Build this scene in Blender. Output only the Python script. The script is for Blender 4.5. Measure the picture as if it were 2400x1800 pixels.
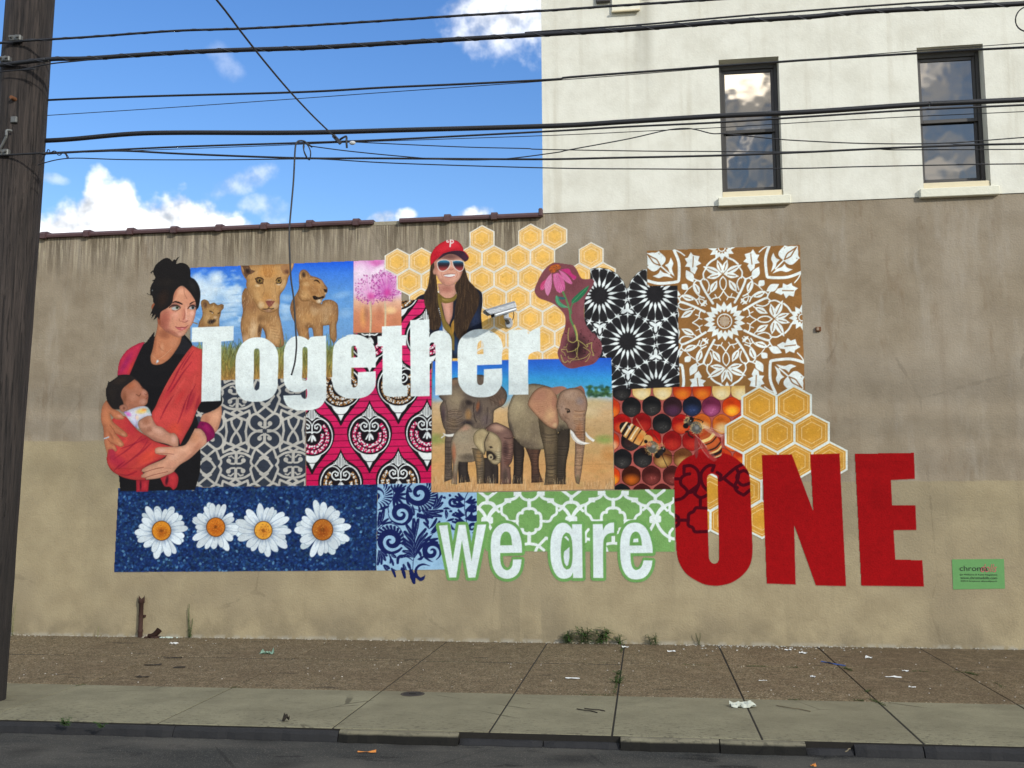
import bpy, bmesh, math, random
import numpy as np
from mathutils import Vector, Matrix
random.seed(11)
for o_ in list(bpy.data.objects): bpy.data.objects.remove(o_)
SCN = bpy.context.scene; COLL = SCN.collection
R_ = math.radians
# ---------------------------------------------------------------- camera
K_ = 1.3
CF, CPIT, CYAW, CROL, CD, CH = 2333.4, .107506, .132450, -.005718, 9.08357*K_, 1.35*K_
_fw = Vector((-math.sin(CYAW)*math.cos(CPIT), math.cos(CYAW)*math.cos(CPIT), math.sin(CPIT)))
_r0 = Vector((math.cos(CYAW), math.sin(CYAW), 0)); _u0 = _r0.cross(_fw)
CAM_R = _r0*math.cos(CROL)+_u0*math.sin(CROL); CAM_U = _u0*math.cos(CROL)-_r0*math.sin(CROL); CAM_O = Vector((0, -CD, CH))
cam_d = bpy.data.cameras.new('camera'); cam = bpy.data.objects.new('camera', cam_d); COLL.objects.link(cam)
cam_d.sensor_width = 36; cam_d.lens = 36*CF/2400; cam_d.clip_end = 3000; cam_d.clip_start = .05
M_ = Matrix.Identity(4)
for i_ in range(3): M_[i_][0] = CAM_R[i_]; M_[i_][1] = CAM_U[i_]; M_[i_][2] = -_fw[i_]; M_[i_][3] = CAM_O[i_]
cam.matrix_world = M_; SCN.camera = cam
SCN.cycles.max_bounces = 5; SCN.cycles.diffuse_bounces = 3; SCN.cycles.glossy_bounces = 3; SCN.cycles.transmission_bounces = 2
SCN.render.resolution_x = 1024; SCN.render.resolution_y = 768
# ---------------------------------------------------------------- sun, sky, exposure
SUN_AZ, SUN_EL = R_(44), R_(25)          # azimuth measured from the street side (-y), negative = towards the left
sd = Vector((math.sin(SUN_AZ)*math.cos(SUN_EL), -math.cos(SUN_AZ)*math.cos(SUN_EL), math.sin(SUN_EL)))
sl = bpy.data.lights.new('sun', 'SUN'); sun = bpy.data.objects.new('sun', sl); COLL.objects.link(sun)
sl.energy = 1.85; sl.angle = R_(2.4); sl.color = (1, .955, .87)
sun.rotation_euler = sd.to_track_quat('Z', 'Y').to_euler(); sun.location = sd*40
SCN.view_settings.view_transform = 'Standard'; SCN.view_settings.look = 'None'; SCN.view_settings.exposure = .62; SCN.view_settings.gamma = 1
SCN.view_settings.use_curve_mapping = False
wld = bpy.data.worlds.new('World'); SCN.world = wld; wld.use_nodes = True
def build_sky():
    nt = wld.node_tree; nt.nodes.clear(); N = nt.nodes.new; Lk = nt.links.new
    def val(x, sock):
        if isinstance(x, (int, float)): sock.default_value = x
        else: Lk(x, sock)
    def m(op, a, b=None, c=None, cl=False):
        n = N('ShaderNodeMath'); n.operation = op; n.use_clamp = cl
        val(a, n.inputs[0])
        if b is not None: val(b, n.inputs[1])
        if c is not None: val(c, n.inputs[2])
        return n.outputs[0]
    out = N('ShaderNodeOutputWorld'); bg = N('ShaderNodeBackground'); Lk(bg.outputs[0], out.inputs[0])
    sky = N('ShaderNodeTexSky'); sky.sky_type = 'NISHITA'; sky.sun_disc = False; sky.sun_elevation = SUN_EL
    sky.sun_rotation = math.atan2(sd.x, sd.y); sky.air_density = 1.25; sky.dust_density = .35; sky.ozone_density = 3.0; sky.altitude = 50
    tc = N('ShaderNodeTexCoord'); sp = N('ShaderNodeSeparateXYZ'); Lk(tc.outputs['Generated'], sp.inputs[0])
    X, Y, Z = sp.outputs
    az = m('MULTIPLY', m('ARCTAN2', X, Y), 57.2958); el = m('MULTIPLY', m('ARCSINE', Z), 57.2958)
    def noise(sc, det, rough, vec=None, dist=0):
        n = N('ShaderNodeTexNoise'); n.inputs['Scale'].default_value = sc; n.inputs['Detail'].default_value = det; n.inputs['Roughness'].default_value = rough; n.inputs['Distortion'].default_value = dist
        Lk(vec if vec is not None else tc.outputs['Generated'], n.inputs['Vector']); return n.outputs['Fac']
    def ss(x, a, b):
        n = N('ShaderNodeMapRange'); n.interpolation_type = 'SMOOTHSTEP'; val(x, n.inputs[0]); n.inputs[1].default_value = a; n.inputs[2].default_value = b; return n.outputs[0]
    def ray_(px, py): return (_fw+CAM_R*((px-1200)/CF)-CAM_U*((py-900)/CF)).normalized()
    def pang(px, py):
        d = (_fw+CAM_R*((px-1200)/CF)-CAM_U*((py-900)/CF)).normalized()
        return math.degrees(math.atan2(d.x, d.y)), math.degrees(math.asin(d.z))
    # towering cumulus above the parapet: its top follows a curve over azimuth
    prof = [(-40, 560), (40, 520), (89, 503), (111, 496), (145, 472), (189, 455), (203, 428), (216, 415), (243, 414), (270, 421), (297, 432), (314, 445), (327, 462), (368, 459), (405, 449), (435, 447), (454, 469), (486, 469), (513, 489), (553, 500), (587, 516), (601, 533), (640, 566)]
    pa = [pang(x, y) for x, y in prof]; a0, a1 = pa[0][0], pa[-1][0]
    rmp = N('ShaderNodeFloatCurve'); cu = rmp.mapping.curves[0]
    for k, (a, e) in enumerate(pa):
        x, y = (a-a0)/(a1-a0), e/40
        if k < 2: cu.points[k].location = (x, y)
        else: cu.points.new(x, y)
    for p_ in cu.points: p_.handle_type = 'AUTO'
    rmp.mapping.update()
    val(m('DIVIDE', m('SUBTRACT', az, a0), a1-a0, cl=True), rmp.inputs['Value'])
    nb = noise(26, 3, .6); nf = noise(58, 3, .6)
    top = m('MULTIPLY', rmp.outputs[0], 40)
    dd = m('ADD', m('SUBTRACT', top, el), m('ADD', m('MULTIPLY', m('SUBTRACT', nb, .5), 2.4), m('MULTIPLY', m('SUBTRACT', nf, .5), 1.5)))
    inaz = m('MULTIPLY', ss(az, a0-4, a0), m('SUBTRACT', 1, ss(az, a1-.3, a1+.6)))
    cum = m('MULTIPLY', m('MULTIPLY', ss(dd, -.25, .85), inaz), .985)
    # wisps and puffs: (px, py, half-width deg, half-height deg, tilt, strength, noise lo, hi)
    base = m('ADD', m('MULTIPLY', noise(13, 3, .64), .6), m('MULTIPLY', nf, .4))
    tot = None
    for px, py, w, h, tl, s, lo, hi in [(1190, 25, 4.4, 2.6, 8, .92, .16, .60), (1300, -25, 6, 3.6, 0, .95, .12, .52), (532, 150, 1.6, .8, -45, .22, .2, .6), (565, 428, 3.0, .95, 24, .6, .24, .62), (605, 482, 1.8, .9, 6, .5, .24, .62), (640, 505, 1.3, 1.2, 40, .35, .24, .62), (120, 417, 1.1, .4, -6, .35, .2, .55), (900, 508, 1.2, .6, 12, .85, .26, .52), (945, 505, 1.0, .55, 5, .8, .26, .52), (1110, 502, 1.8, .6, 8, .95, .24, .5)]:
        a, e = pang(px, py); t = math.radians(tl)
        dx = m('SUBTRACT', az, a); dy = m('SUBTRACT', el, e)
        u = m('DIVIDE', m('ADD', m('MULTIPLY', dx, math.cos(t)), m('MULTIPLY', dy, math.sin(t))), w)
        v = m('DIVIDE', m('SUBTRACT', m('MULTIPLY', dy, math.cos(t)), m('MULTIPLY', dx, math.sin(t))), h)
        r2 = m('ADD', m('MULTIPLY', u, u), m('MULTIPLY', v, v))
        g = m('SUBTRACT', 1, m('MULTIPLY', r2, .5), cl=True)
        k = m('MULTIPLY', ss(m('SUBTRACT', base, m('MULTIPLY', m('SUBTRACT', 1, g), .62)), lo, hi), s)
        tot = k if tot is None else m('MAXIMUM', tot, k)
    # broken cloud everywhere outside this stretch of sky
    ca, ce = pang(700, 260)
    inv = m('MULTIPLY', m('SUBTRACT', 1, ss(m('ABSOLUTE', m('SUBTRACT', az, ca)), 36, 56)), m('SUBTRACT', 1, ss(el, 36, 52)))
    gen = m('MULTIPLY', ss(m('ADD', m('MULTIPLY', noise(3.4, 3, .6), .55), m('MULTIPLY', base, .45)), .43, .55), m('SUBTRACT', 1, inv))
    gen = m('MULTIPLY', gen, .92)
    cloud = m('MAXIMUM', m('MAXIMUM', cum, tot), gen)
    # sunlit cloud edges over the far side of the street (they show up again in the window panes)
    hot = None
    for px, py, w, h_, tl, s, lo, hi in [(1752, 186, 2.1, .95, 8, 1.0, .10, .34), (1756, 356, 2.4, .36, -42, .30, .2, .5), (2185, 168, 1.7, .9, 10, .22, .22, .52), (2235, 392, 2.6, .8, 6, .12, .22, .55)]:
        d = ray_(px, py); a = math.degrees(math.atan2(d.x, -d.y)); e = math.degrees(math.asin(d.z)); t = math.radians(tl)
        dx = m('SUBTRACT', az, a); dy = m('SUBTRACT', el, e)
        u = m('DIVIDE', m('ADD', m('MULTIPLY', dx, math.cos(t)), m('MULTIPLY', dy, math.sin(t))), w); v = m('DIVIDE', m('SUBTRACT', m('MULTIPLY', dy, math.cos(t)), m('MULTIPLY', dx, math.sin(t))), h_)
        gg = m('SUBTRACT', 1, m('MULTIPLY', m('ADD', m('MULTIPLY', u, u), m('MULTIPLY', v, v)), .5), cl=True)
        k = m('MULTIPLY', ss(m('SUBTRACT', base, m('MULTIPLY', m('SUBTRACT', 1, gg), .7)), lo, hi), s); hot = k if hot is None else m('MAXIMUM', hot, k)
    # colours
    shade = ss(m('ADD', m('MULTIPLY', base, .6), m('MULTIPLY', nb, .4)), .36, .56)
    cc = N('ShaderNodeMixRGB'); val(shade, cc.inputs[0]); cc.inputs[1].default_value = (2.3, 2.5, 2.8, 1); cc.inputs[2].default_value = (6.2, 6.25, 6.3, 1)
    hs = N('ShaderNodeHueSaturation'); hs.inputs['Hue'].default_value = .514; hs.inputs['Saturation'].default_value = SKY_SAT; hs.inputs['Value'].default_value = SKY_VAL; Lk(sky.outputs[0], hs.inputs['Color'])
    mx = N('ShaderNodeMixRGB'); val(cloud, mx.inputs[0]); Lk(hs.outputs[0], mx.inputs[1]); Lk(cc.outputs[0], mx.inputs[2])
    mh = N('ShaderNodeMixRGB'); val(hot, mh.inputs[0]); Lk(mx.outputs[0], mh.inputs[1]); mh.inputs[2].default_value = (36, 34.5, 32, 1)
    Lk(mh.outputs[0], bg.inputs[0]); bg.inputs[1].default_value = SKY_STR
SKY_SAT, SKY_VAL, SKY_STR = 1.27, .76, .15
build_sky()
wld.cycles.sampling_method = 'MANUAL'; wld.cycles.sample_map_resolution = 512
# ---------------------------------------------------------------- helpers
def ray(px, py): return _fw+CAM_R*((px-1200)/CF)-CAM_U*((py-900)/CF)
def on_wall(px, py, y=0.0):
    d = ray(px, py); t = (y-CAM_O.y)/d.y; return CAM_O+d*t
def on_ground(px, py, z=0.0):
    d = ray(px, py); t = (z-CAM_O.z)/d.z; return CAM_O+d*t
def s2l(c):
    return tuple(((v/255)/12.92 if v/255 <= .04045 else ((v/255+.055)/1.055)**2.4) for v in c)+(1,)
def link(name, me, mat=None, parent=None):
    o = bpy.data.objects.new(name, me); COLL.objects.link(o)
    if mat is not None: me.materials.append(mat)
    if parent is not None: o.parent = parent
    return o
def mesh(name, V, F, mat=None, parent=None, smooth=False):
    me = bpy.data.meshes.new(name); me.from_pydata([tuple(v) for v in V], [], F); me.update()
    if smooth: me.polygons.foreach_set('use_smooth', [True]*len(me.polygons))
    return link(name, me, mat, parent)
def frombm(name, bm, mat=None, parent=None, smooth=False):
    me = bpy.data.meshes.new(name); bmesh.ops.recalc_face_normals(bm, faces=bm.faces[:]); bm.to_mesh(me); bm.free()
    if smooth: me.polygons.foreach_set('use_smooth', [True]*len(me.polygons))
    return link(name, me, mat, parent)
def empty(name, loc=(0, 0, 0)):
    o = bpy.data.objects.new(name, None); COLL.objects.link(o); o.location = loc; o.empty_display_size = .1; return o
def tag(o, label=None, cat=None, group=None, kind=None):
    if label: o['label'] = label
    if cat: o['category'] = cat
    if group: o['group'] = group
    if kind: o['kind'] = kind
    return o
def bx(bm, x0, x1, y0, y1, z0, z1, bev=0.0, M=None, seg=1):
    t = bmesh.new(); bmesh.ops.create_cube(t, size=1)
    for v in t.verts: v.co = Vector(((x0+x1)/2+v.co.x*(x1-x0), (y0+y1)/2+v.co.y*(y1-y0), (z0+z1)/2+v.co.z*(z1-z0)))
    if bev: bmesh.ops.bevel(t, geom=t.edges[:], offset=bev, segments=seg, affect='EDGES', profile=.5)
    if M is not None: t.transform(M)
    me = bpy.data.meshes.new('t'); t.to_mesh(me); t.free(); bm.from_mesh(me); bpy.data.meshes.remove(me)
def cr(P, n=6):
    P = [Vector(p) for p in P]; out = []
    for i in range(len(P)-1):
        a, b, c, d = P[max(i-1, 0)], P[i], P[i+1], P[min(i+2, len(P)-1)]
        for k in range(n):
            t = k/n; out.append(.5*((2*b)+(c-a)*t+(2*a-5*b+4*c-d)*t*t+(3*b-3*c+d-a)*t**3))
    out.append(P[-1]); return out
def tube(bm, P, r, seg=8, cap=True):
    P = [Vector(p) for p in P]; N = len(P); rr = r if hasattr(r, '__len__') else [r]*N
    up = Vector((0, 0, 1)); rings = []
    for i in range(N):
        t = (P[min(i+1, N-1)]-P[max(i-1, 0)])
        t = t.normalized() if t.length > 1e-9 else Vector((1, 0, 0))
        u = up if abs(t.dot(up)) < .95 else Vector((0, 1, 0))
        a = t.cross(u).normalized(); b = t.cross(a).normalized()
        if rings and a.dot(pa) < 0 and abs(a.dot(pa)) > .5: a, b = -a, -b
        pa = a
        rings.append([bm.verts.new(P[i]+(a*math.cos(2*math.pi*k/seg)+b*math.sin(2*math.pi*k/seg))*rr[i]) for k in range(seg)])
    for i in range(N-1):
        for k in range(seg): bm.faces.new((rings[i][k], rings[i][(k+1) % seg], rings[i+1][(k+1) % seg], rings[i+1][k]))
    if cap:
        bm.faces.new(rings[0]); bm.faces.new(rings[-1])
# ---------------------------------------------------------------- materials
def newmat(name):
    mt = bpy.data.materials.new(name); mt.use_nodes = True; nt = mt.node_tree
    b = nt.nodes['Principled BSDF']; return mt, nt, b
class NG:
    def __init__(s, nt): s.nt = nt; s.N = nt.nodes.new; s.L = nt.links.new; g = s.N('ShaderNodeNewGeometry'); s.P = g.outputs['Position']; s.g = g
    def set(s, x, sock):
        if isinstance(x, (int, float)): sock.default_value = x
        elif isinstance(x, tuple): sock.default_value = x
        else: s.L(x, sock)
    def m(s, op, a, b=None, c=None, cl=False):
        n = s.N('ShaderNodeMath'); n.operation = op; n.use_clamp = cl; s.set(a, n.inputs[0])
        if b is not None: s.set(b, n.inputs[1])
        if c is not None: s.set(c, n.inputs[2])
        return n.outputs[0]
    def xyz(s, v=None):
        n = s.N('ShaderNodeSeparateXYZ'); s.L(v if v is not None else s.P, n.inputs[0]); return n.outputs
    def scale(s, k, off=(0, 0, 0), v=None):
        n = s.N('ShaderNodeMapping'); n.inputs['Scale'].default_value = k; n.inputs['Location'].default_value = off; s.L(v if v is not None else s.P, n.inputs[0]); return n.outputs[0]
    def noise(s, sc, det=4, ro=.55, v=None, di=0):
        n = s.N('ShaderNodeTexNoise'); n.inputs['Scale'].default_value = sc; n.inputs['Detail'].default_value = det; n.inputs['Roughness'].default_value = ro; n.inputs['Distortion'].default_value = di
        s.L(v if v is not None else s.P, n.inputs['Vector']); return n.outputs['Fac']
    def vor(s, sc, v=None, feat='F1', out='Distance', rnd=1):
        n = s.N('ShaderNodeTexVoronoi'); n.feature = feat; n.inputs['Scale'].default_value = sc; n.inputs['Randomness'].default_value = rnd
        s.L(v if v is not None else s.P, n.inputs['Vector']); return n.outputs[out]
    def ss(s, x, a, b, lo=0, hi=1):
        n = s.N('ShaderNodeMapRange'); n.interpolation_type = 'SMOOTHSTEP'; s.set(x, n.inputs[0]); n.inputs[1].default_value = a; n.inputs[2].default_value = b; n.inputs[3].default_value = lo; n.inputs[4].default_value = hi; return n.outputs[0]
    def mix(s, f, a, b, mode='MIX'):
        n = s.N('ShaderNodeMixRGB'); n.blend_type = mode; s.set(f, n.inputs[0]); s.set(a, n.inputs[1]); s.set(b, n.inputs[2]); return n.outputs[0]
    def ramp(s, f, st):
        n = s.N('ShaderNodeValToRGB'); s.set(f, n.inputs[0]); e = n.color_ramp.elements
        while len(e) < len(st): e.new(.5)
        for k, (p, c) in enumerate(st): e[k].position = p; e[k].color = c
        return n.outputs[0]
    def bump(s, h, st, dist, b):
        n = s.N('ShaderNodeBump'); n.inputs['Strength'].default_value = st; n.inputs['Distance'].default_value = dist; s.L(h, n.inputs['Height']); s.L(n.outputs[0], b.inputs['Normal'])
def simple(name, c, rough=.7, var=.15, sc=8, metal=0, bump=0, bsc=40):
    mt, nt, b = newmat(name); g = NG(nt); tcn = g.N('ShaderNodeTexCoord')
    n = g.noise(sc, 4, .6)
    col_ = g.mix(n, tuple(v*(1-var) for v in s2l(c)[:3])+(1,), tuple(min(1, v*(1+var)) for v in s2l(c)[:3])+(1,))
    nt.links.new(col_, b.inputs['Base Color']); b.inputs['Roughness'].default_value = rough; b.inputs['Metallic'].default_value = metal
    if bump: g.bump(g.noise(bsc, 4, .6), bump, .01, b)
    return mt
# ================================================================ large structure
XL, XR = -22.0, 16.0
Z_PAR = on_wall(690, 534).z                 # top of the tan parapet
Z_WH = on_wall(1800, 478).z                 # where the white upper storey starts
X_ED = on_wall(1270.5, 250).x               # left edge of the white upper storey
Z_PAINT_L = on_wall(150, 1034).z; Z_PAINT_R = on_wall(2300, 1127).z
Y_MID = -2.9705; Y_ROW = on_ground(1100, 1551).y; Y_KERB = -4.43; Z_ROAD = -.085
def stucco(name, white):
    mt, nt, b = newmat(name); g = NG(nt); X, Y, Z = g.xyz()
    big = g.noise(.55, 3, .6, g.scale((1, 1, 1), (3.1, 0, 1.7))); mid = g.noise(2.6, 4, .62); fine = g.noise(45, 2, .6); ver = g.noise(1.0, 4, .65, g.scale((5.5, 5.5, .28)))
    if white:
        base = g.mix(g.ss(mid, .35, .7), s2l((225, 224, 210)), s2l((212, 210, 195)))
        base = g.mix(g.m('MULTIPLY', g.ss(big, .5, .8), .35), base, s2l((184, 178, 158)))
        # long grey run-down below the ledge at the top
        xs = g.m('ABSOLUTE', g.m('SUBTRACT', g.m('ADD', X, g.m('MULTIPLY', g.m('SUBTRACT', mid, .5), .10)), on_wall(1508, 120).x))
        zz = g.ss(Z, on_wall(1500, 300).z, on_wall(1500, 90).z)
        st = g.m('MULTIPLY', g.m('MULTIPLY', g.m('SUBTRACT', 1, g.ss(xs, .03, .17)), zz), g.ss(ver, .25, .6, .4, 1))
        base = g.mix(g.m('MULTIPLY', st, .42), base, s2l((150, 146, 130)))
        base = g.mix(g.m('MULTIPLY', g.ss(ver, .5, .75), .4), base, s2l((184, 177, 156)))
    else:
        up = g.mix(g.ss(mid, .3, .72), s2l((150, 138, 118)), s2l((133, 121, 102)))
        up = g.mix(g.m('MULTIPLY', g.ss(big, .42, .75), .6), up, s2l((168, 158, 142)))
        up = g.mix(g.m('MULTIPLY', g.ss(ver, .5, .78), .35), up, s2l((128, 112, 92)))
        vr2 = g.noise(1.0, 4, .7, g.scale((2.6, 2.6, .5), (7, 0, 3))); up = g.mix(g.m('MULTIPLY', g.ss(vr2, .5, .72), .34), up, s2l((176, 170, 158)))
        vr3 = g.noise(1.0, 4, .7, g.scale((3.4, 3.4, .9), (1, 0, 9))); up = g.mix(g.m('MULTIPLY', g.ss(vr3, .54, .7), .5), up, s2l((122, 104, 82)))
        lo = g.mix(g.ss(mid, .3, .7), s2l((164, 151, 121)), s2l((150, 137, 109)))
        lo = g.mix(g.m('MULTIPLY', g.ss(ver, .55, .8), .35), lo, s2l((124, 114, 91)))
        lo = g.mix(g.m('MULTIPLY', g.ss(big, .42, .62), .5), lo, s2l((138, 127, 105)))
        edge = g.m('ADD', g.m('MULTIPLY', g.ss(X, -3, 2), Z_PAINT_R-Z_PAINT_L), Z_PAINT_L)
        f = g.ss(g.m('SUBTRACT', g.m('ADD', Z, g.m('MULTIPLY', g.m('SUBTRACT', mid, .5), .06)), edge), -.012, .012)
        base = g.mix(f, lo, up)
        # old patch of darker render beside the drain line
        px0, px1, px2 = on_wall(1172, 1400).x, on_wall(1218, 1400).x, on_wall(1268, 1400).x
        pz = on_wall(1200, 1368).z
        mk = g.m('MULTIPLY', g.m('MULTIPLY', g.ss(X, px0-.02, px0+.03), g.m('SUBTRACT', 1, g.ss(X, px1-.004, px1+.004))), g.m('SUBTRACT', 1, g.ss(Z, pz-.2, pz+.1)))
        base = g.mix(g.m('MULTIPLY', mk, .45), base, s2l((132, 122, 100)))
        mk2 = g.m('MULTIPLY', g.m('MULTIPLY', g.ss(X, px2-.01, px2+.01), g.m('SUBTRACT', 1, g.ss(X, px2+.12, px2+.5))), g.m('SUBTRACT', 1, g.ss(Z, .25, .7)))
        base = g.mix(g.m('MULTIPLY', mk2, .4), base, s2l((128, 118, 98)))
        # black drips under the coping
        dr = g.noise(1.0, 5, .7, g.scale((13, 13, .7))); dr2 = g.noise(1.0, 4, .6, g.scale((26, 26, 1.2)))
        ln = g.m('ADD', g.m('MULTIPLY', g.noise(1.3, 3, .5), .9), .05)
        hz = g.m('MULTIPLY', g.m('SUBTRACT', 1, g.ss(g.m('SUBTRACT', Z_PAR, Z), 0, .75)), g.m('SUBTRACT', 1, g.ss(X, X_ED-.05, X_ED+.15)))
        d = g.m('MULTIPLY', g.ss(g.m('ADD', g.m('MULTIPLY', dr, .65), g.m('MULTIPLY', dr2, .35)), .42, .57), g.m('POWER', hz, .9))
        base = g.mix(g.m('MULTIPLY', d, .6), base, s2l((62, 52, 40)))
        d2 = g.m('MULTIPLY', g.ss(dr2, .5, .6), g.m('POWER', hz, 1.4)); base = g.mix(g.m('MULTIPLY', d2, .5), base, s2l((206, 194, 166)))
        # damp and splash grime along the foot of the wall
        ft = g.m('MULTIPLY', g.m('SUBTRACT', 1, g.ss(Z, 0, .42)), g.ss(mid, .32, .7)); base = g.mix(g.m('MULTIPLY', ft, .5), base, s2l((112, 104, 86)))
        pale = g.m('MULTIPLY', g.m('SUBTRACT', 1, g.ss(Z, .01, .055)), g.ss(g.noise(7, 3), .42, .55)); base = g.mix(g.m('MULTIPLY', pale, .4), base, s2l((176, 174, 164)))
        # hairline cracks
        ck = g.vor(.55, g.scale((1, 1, .55), v=None), 'DISTANCE_TO_EDGE'); nn = g.noise(6, 3)
        ckm = g.m('MULTIPLY', g.m('SUBTRACT', 1, g.ss(g.m('ADD', ck, g.m('MULTIPLY', g.m('SUBTRACT', nn, .5), .05)), .001, .006)), g.ss(big, .5, .6))
        base = g.mix(g.m('MULTIPLY', ckm, .22), base, s2l((84, 74, 60)))
    base = g.mix(g.m('MULTIPLY', g.ss(fine, .55, .75), .16), base, s2l((104, 98, 86)) if not white else s2l((188, 186, 170)))
    nt.links.new(base, b.inputs['Base Color']); b.inputs['Roughness'].default_value = .95; b.inputs['Specular IOR Level'].default_value = .08
    g.bump(g.m('ADD', g.m('MULTIPLY', mid, 1.0), g.m('MULTIPLY', fine, .5)), .22 if white else .5, .02, b)
    return mt
M_tan = stucco('tan_render', False); M_white = stucco('white_render', True)
M_roof = simple('roof_felt', (60, 58, 56), .9)
building = empty('building', (0, 0, 0)); tag(building, 'two-storey corner building with tan lower wall, red-brown coping and white upper storey', 'building')
# openings of the two windows, read off the facade
def rect(x0, y0, x1, y1):
    a = on_wall(x0, y0); b = on_wall(x1, y1); return a.x, b.x, b.z, a.z
WIN = []
for tl, br in (((1684, 139), (1836, 462)), ((2147.5, 115.5), (2322, 436))):
    x0, x1, z0, z1 = rect(*tl, *br); WIN.append((x0, x1, z0, z1))
zb = sum(w[2] for w in WIN)/2; zt = sum(w[3] for w in WIN)/2
WIN = [(w[0], w[1], zb, zt) for w in WIN]
def holed_wall(name, x0, x1, z0, z1, holes, depth, mat, parent, back=None):
    xs = sorted({x0, x1}|{h[0] for h in holes}|{h[1] for h in holes}); zs = sorted({z0, z1}|{h[2] for h in holes}|{h[3] for h in holes})
    bm = bmesh.new(); V = {}
    def v(x, y, z):
        k = (round(x, 5), round(y, 5), round(z, 5))
        if k not in V: V[k] = bm.verts.new(k)
        return V[k]
    for i in range(len(xs)-1):
        for j in range(len(zs)-1):
            cx, cz = (xs[i]+xs[i+1])/2, (zs[j]+zs[j+1])/2
            if any(h[0] < cx < h[1] and h[2] < cz < h[3] for h in holes): continue
            bm.faces.new((v(xs[i], 0, zs[j]), v(xs[i+1], 0, zs[j]), v(xs[i+1], 0, zs[j+1]), v(xs[i], 0, zs[j+1])))
    for h in holes:
        a, b, c, d = h
        for p, q in (((a, c), (b, c)), ((b, c), (b, d)), ((b, d), (a, d)), ((a, d), (a, c))):
            bm.faces.new((v(p[0], 0, p[1]), v(q[0], 0, q[1]), v(q[0], depth, q[1]), v(p[0], depth, p[1])))
    # returns round the outside
    for p, q in (((x0, z0), (x0, z1)), ((x0, z1), (x1, z1)), ((x1, z1), (x1, z0))):
        y2 = back or depth
        bm.faces.new((v(p[0], 0, p[1]), v(p[0], y2, p[1]), v(q[0], y2, q[1]), v(q[0], 0, q[1])))
    return frombm(name, bm, mat, parent)
Z_TOP = 10.2
low = holed_wall('lower_wall', XL, XR, -.12, Z_WH, [], .3, M_tan, building, .35)
# parapet part stops a little lower than the storey band: cut it left of the white storey
me_ = low.data; bmw = bmesh.new(); bmw.from_mesh(me_); bmw.clear()
def quad(bm, *p): bm.faces.new([bm.verts.new(q) for q in p])
quad(bmw, (XL, 0, -.12), (X_ED, 0, -.12), (X_ED, 0, Z_PAR), (XL, 0, Z_PAR)); quad(bmw, (X_ED, 0, -.12), (XR, 0, -.12), (XR, 0, Z_WH), (X_ED, 0, Z_WH), (X_ED, 0, Z_PAR))
quad(bmw, (XL, 0, Z_PAR), (X_ED, 0, Z_PAR), (X_ED, .3, Z_PAR), (XL, .3, Z_PAR)); quad(bmw, (XL, .3, Z_PAR), (X_ED, .3, Z_PAR), (X_ED, .3, Z_PAR-.5), (XL, .3, Z_PAR-.5)); quad(bmw, (XL, 0, -.12), (XL, 0, Z_PAR), (XL, .3, Z_PAR), (XL, .3, -.12))
bmesh.ops.remove_doubles(bmw, verts=bmw.verts[:], dist=.0005); bmesh.ops.recalc_face_normals(bmw, faces=bmw.faces[:]); bmw.to_mesh(me_); bmw.free()
upper = holed_wall('upper_wall', X_ED, XR, Z_WH+.001, Z_TOP, WIN, .27, M_white, building, 9)
for v_ in upper.data.vertices: v_.co.y -= .012
bm = bmesh.new(); bx(bm, XL, X_ED-.01, .301, 9, Z_PAR-.52, Z_PAR-.42); bx(bm, X_ED, XR, .2, 9, Z_TOP-.1, Z_TOP-.01); frombm('roof', bm, M_roof, building)
bm = bmesh.new(); bx(bm, X_ED, XR, .28, .36, -.1, Z_TOP-.12); frombm('inner_wall', bm, simple('dark_room', (22, 24, 28), .9), building)
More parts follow.
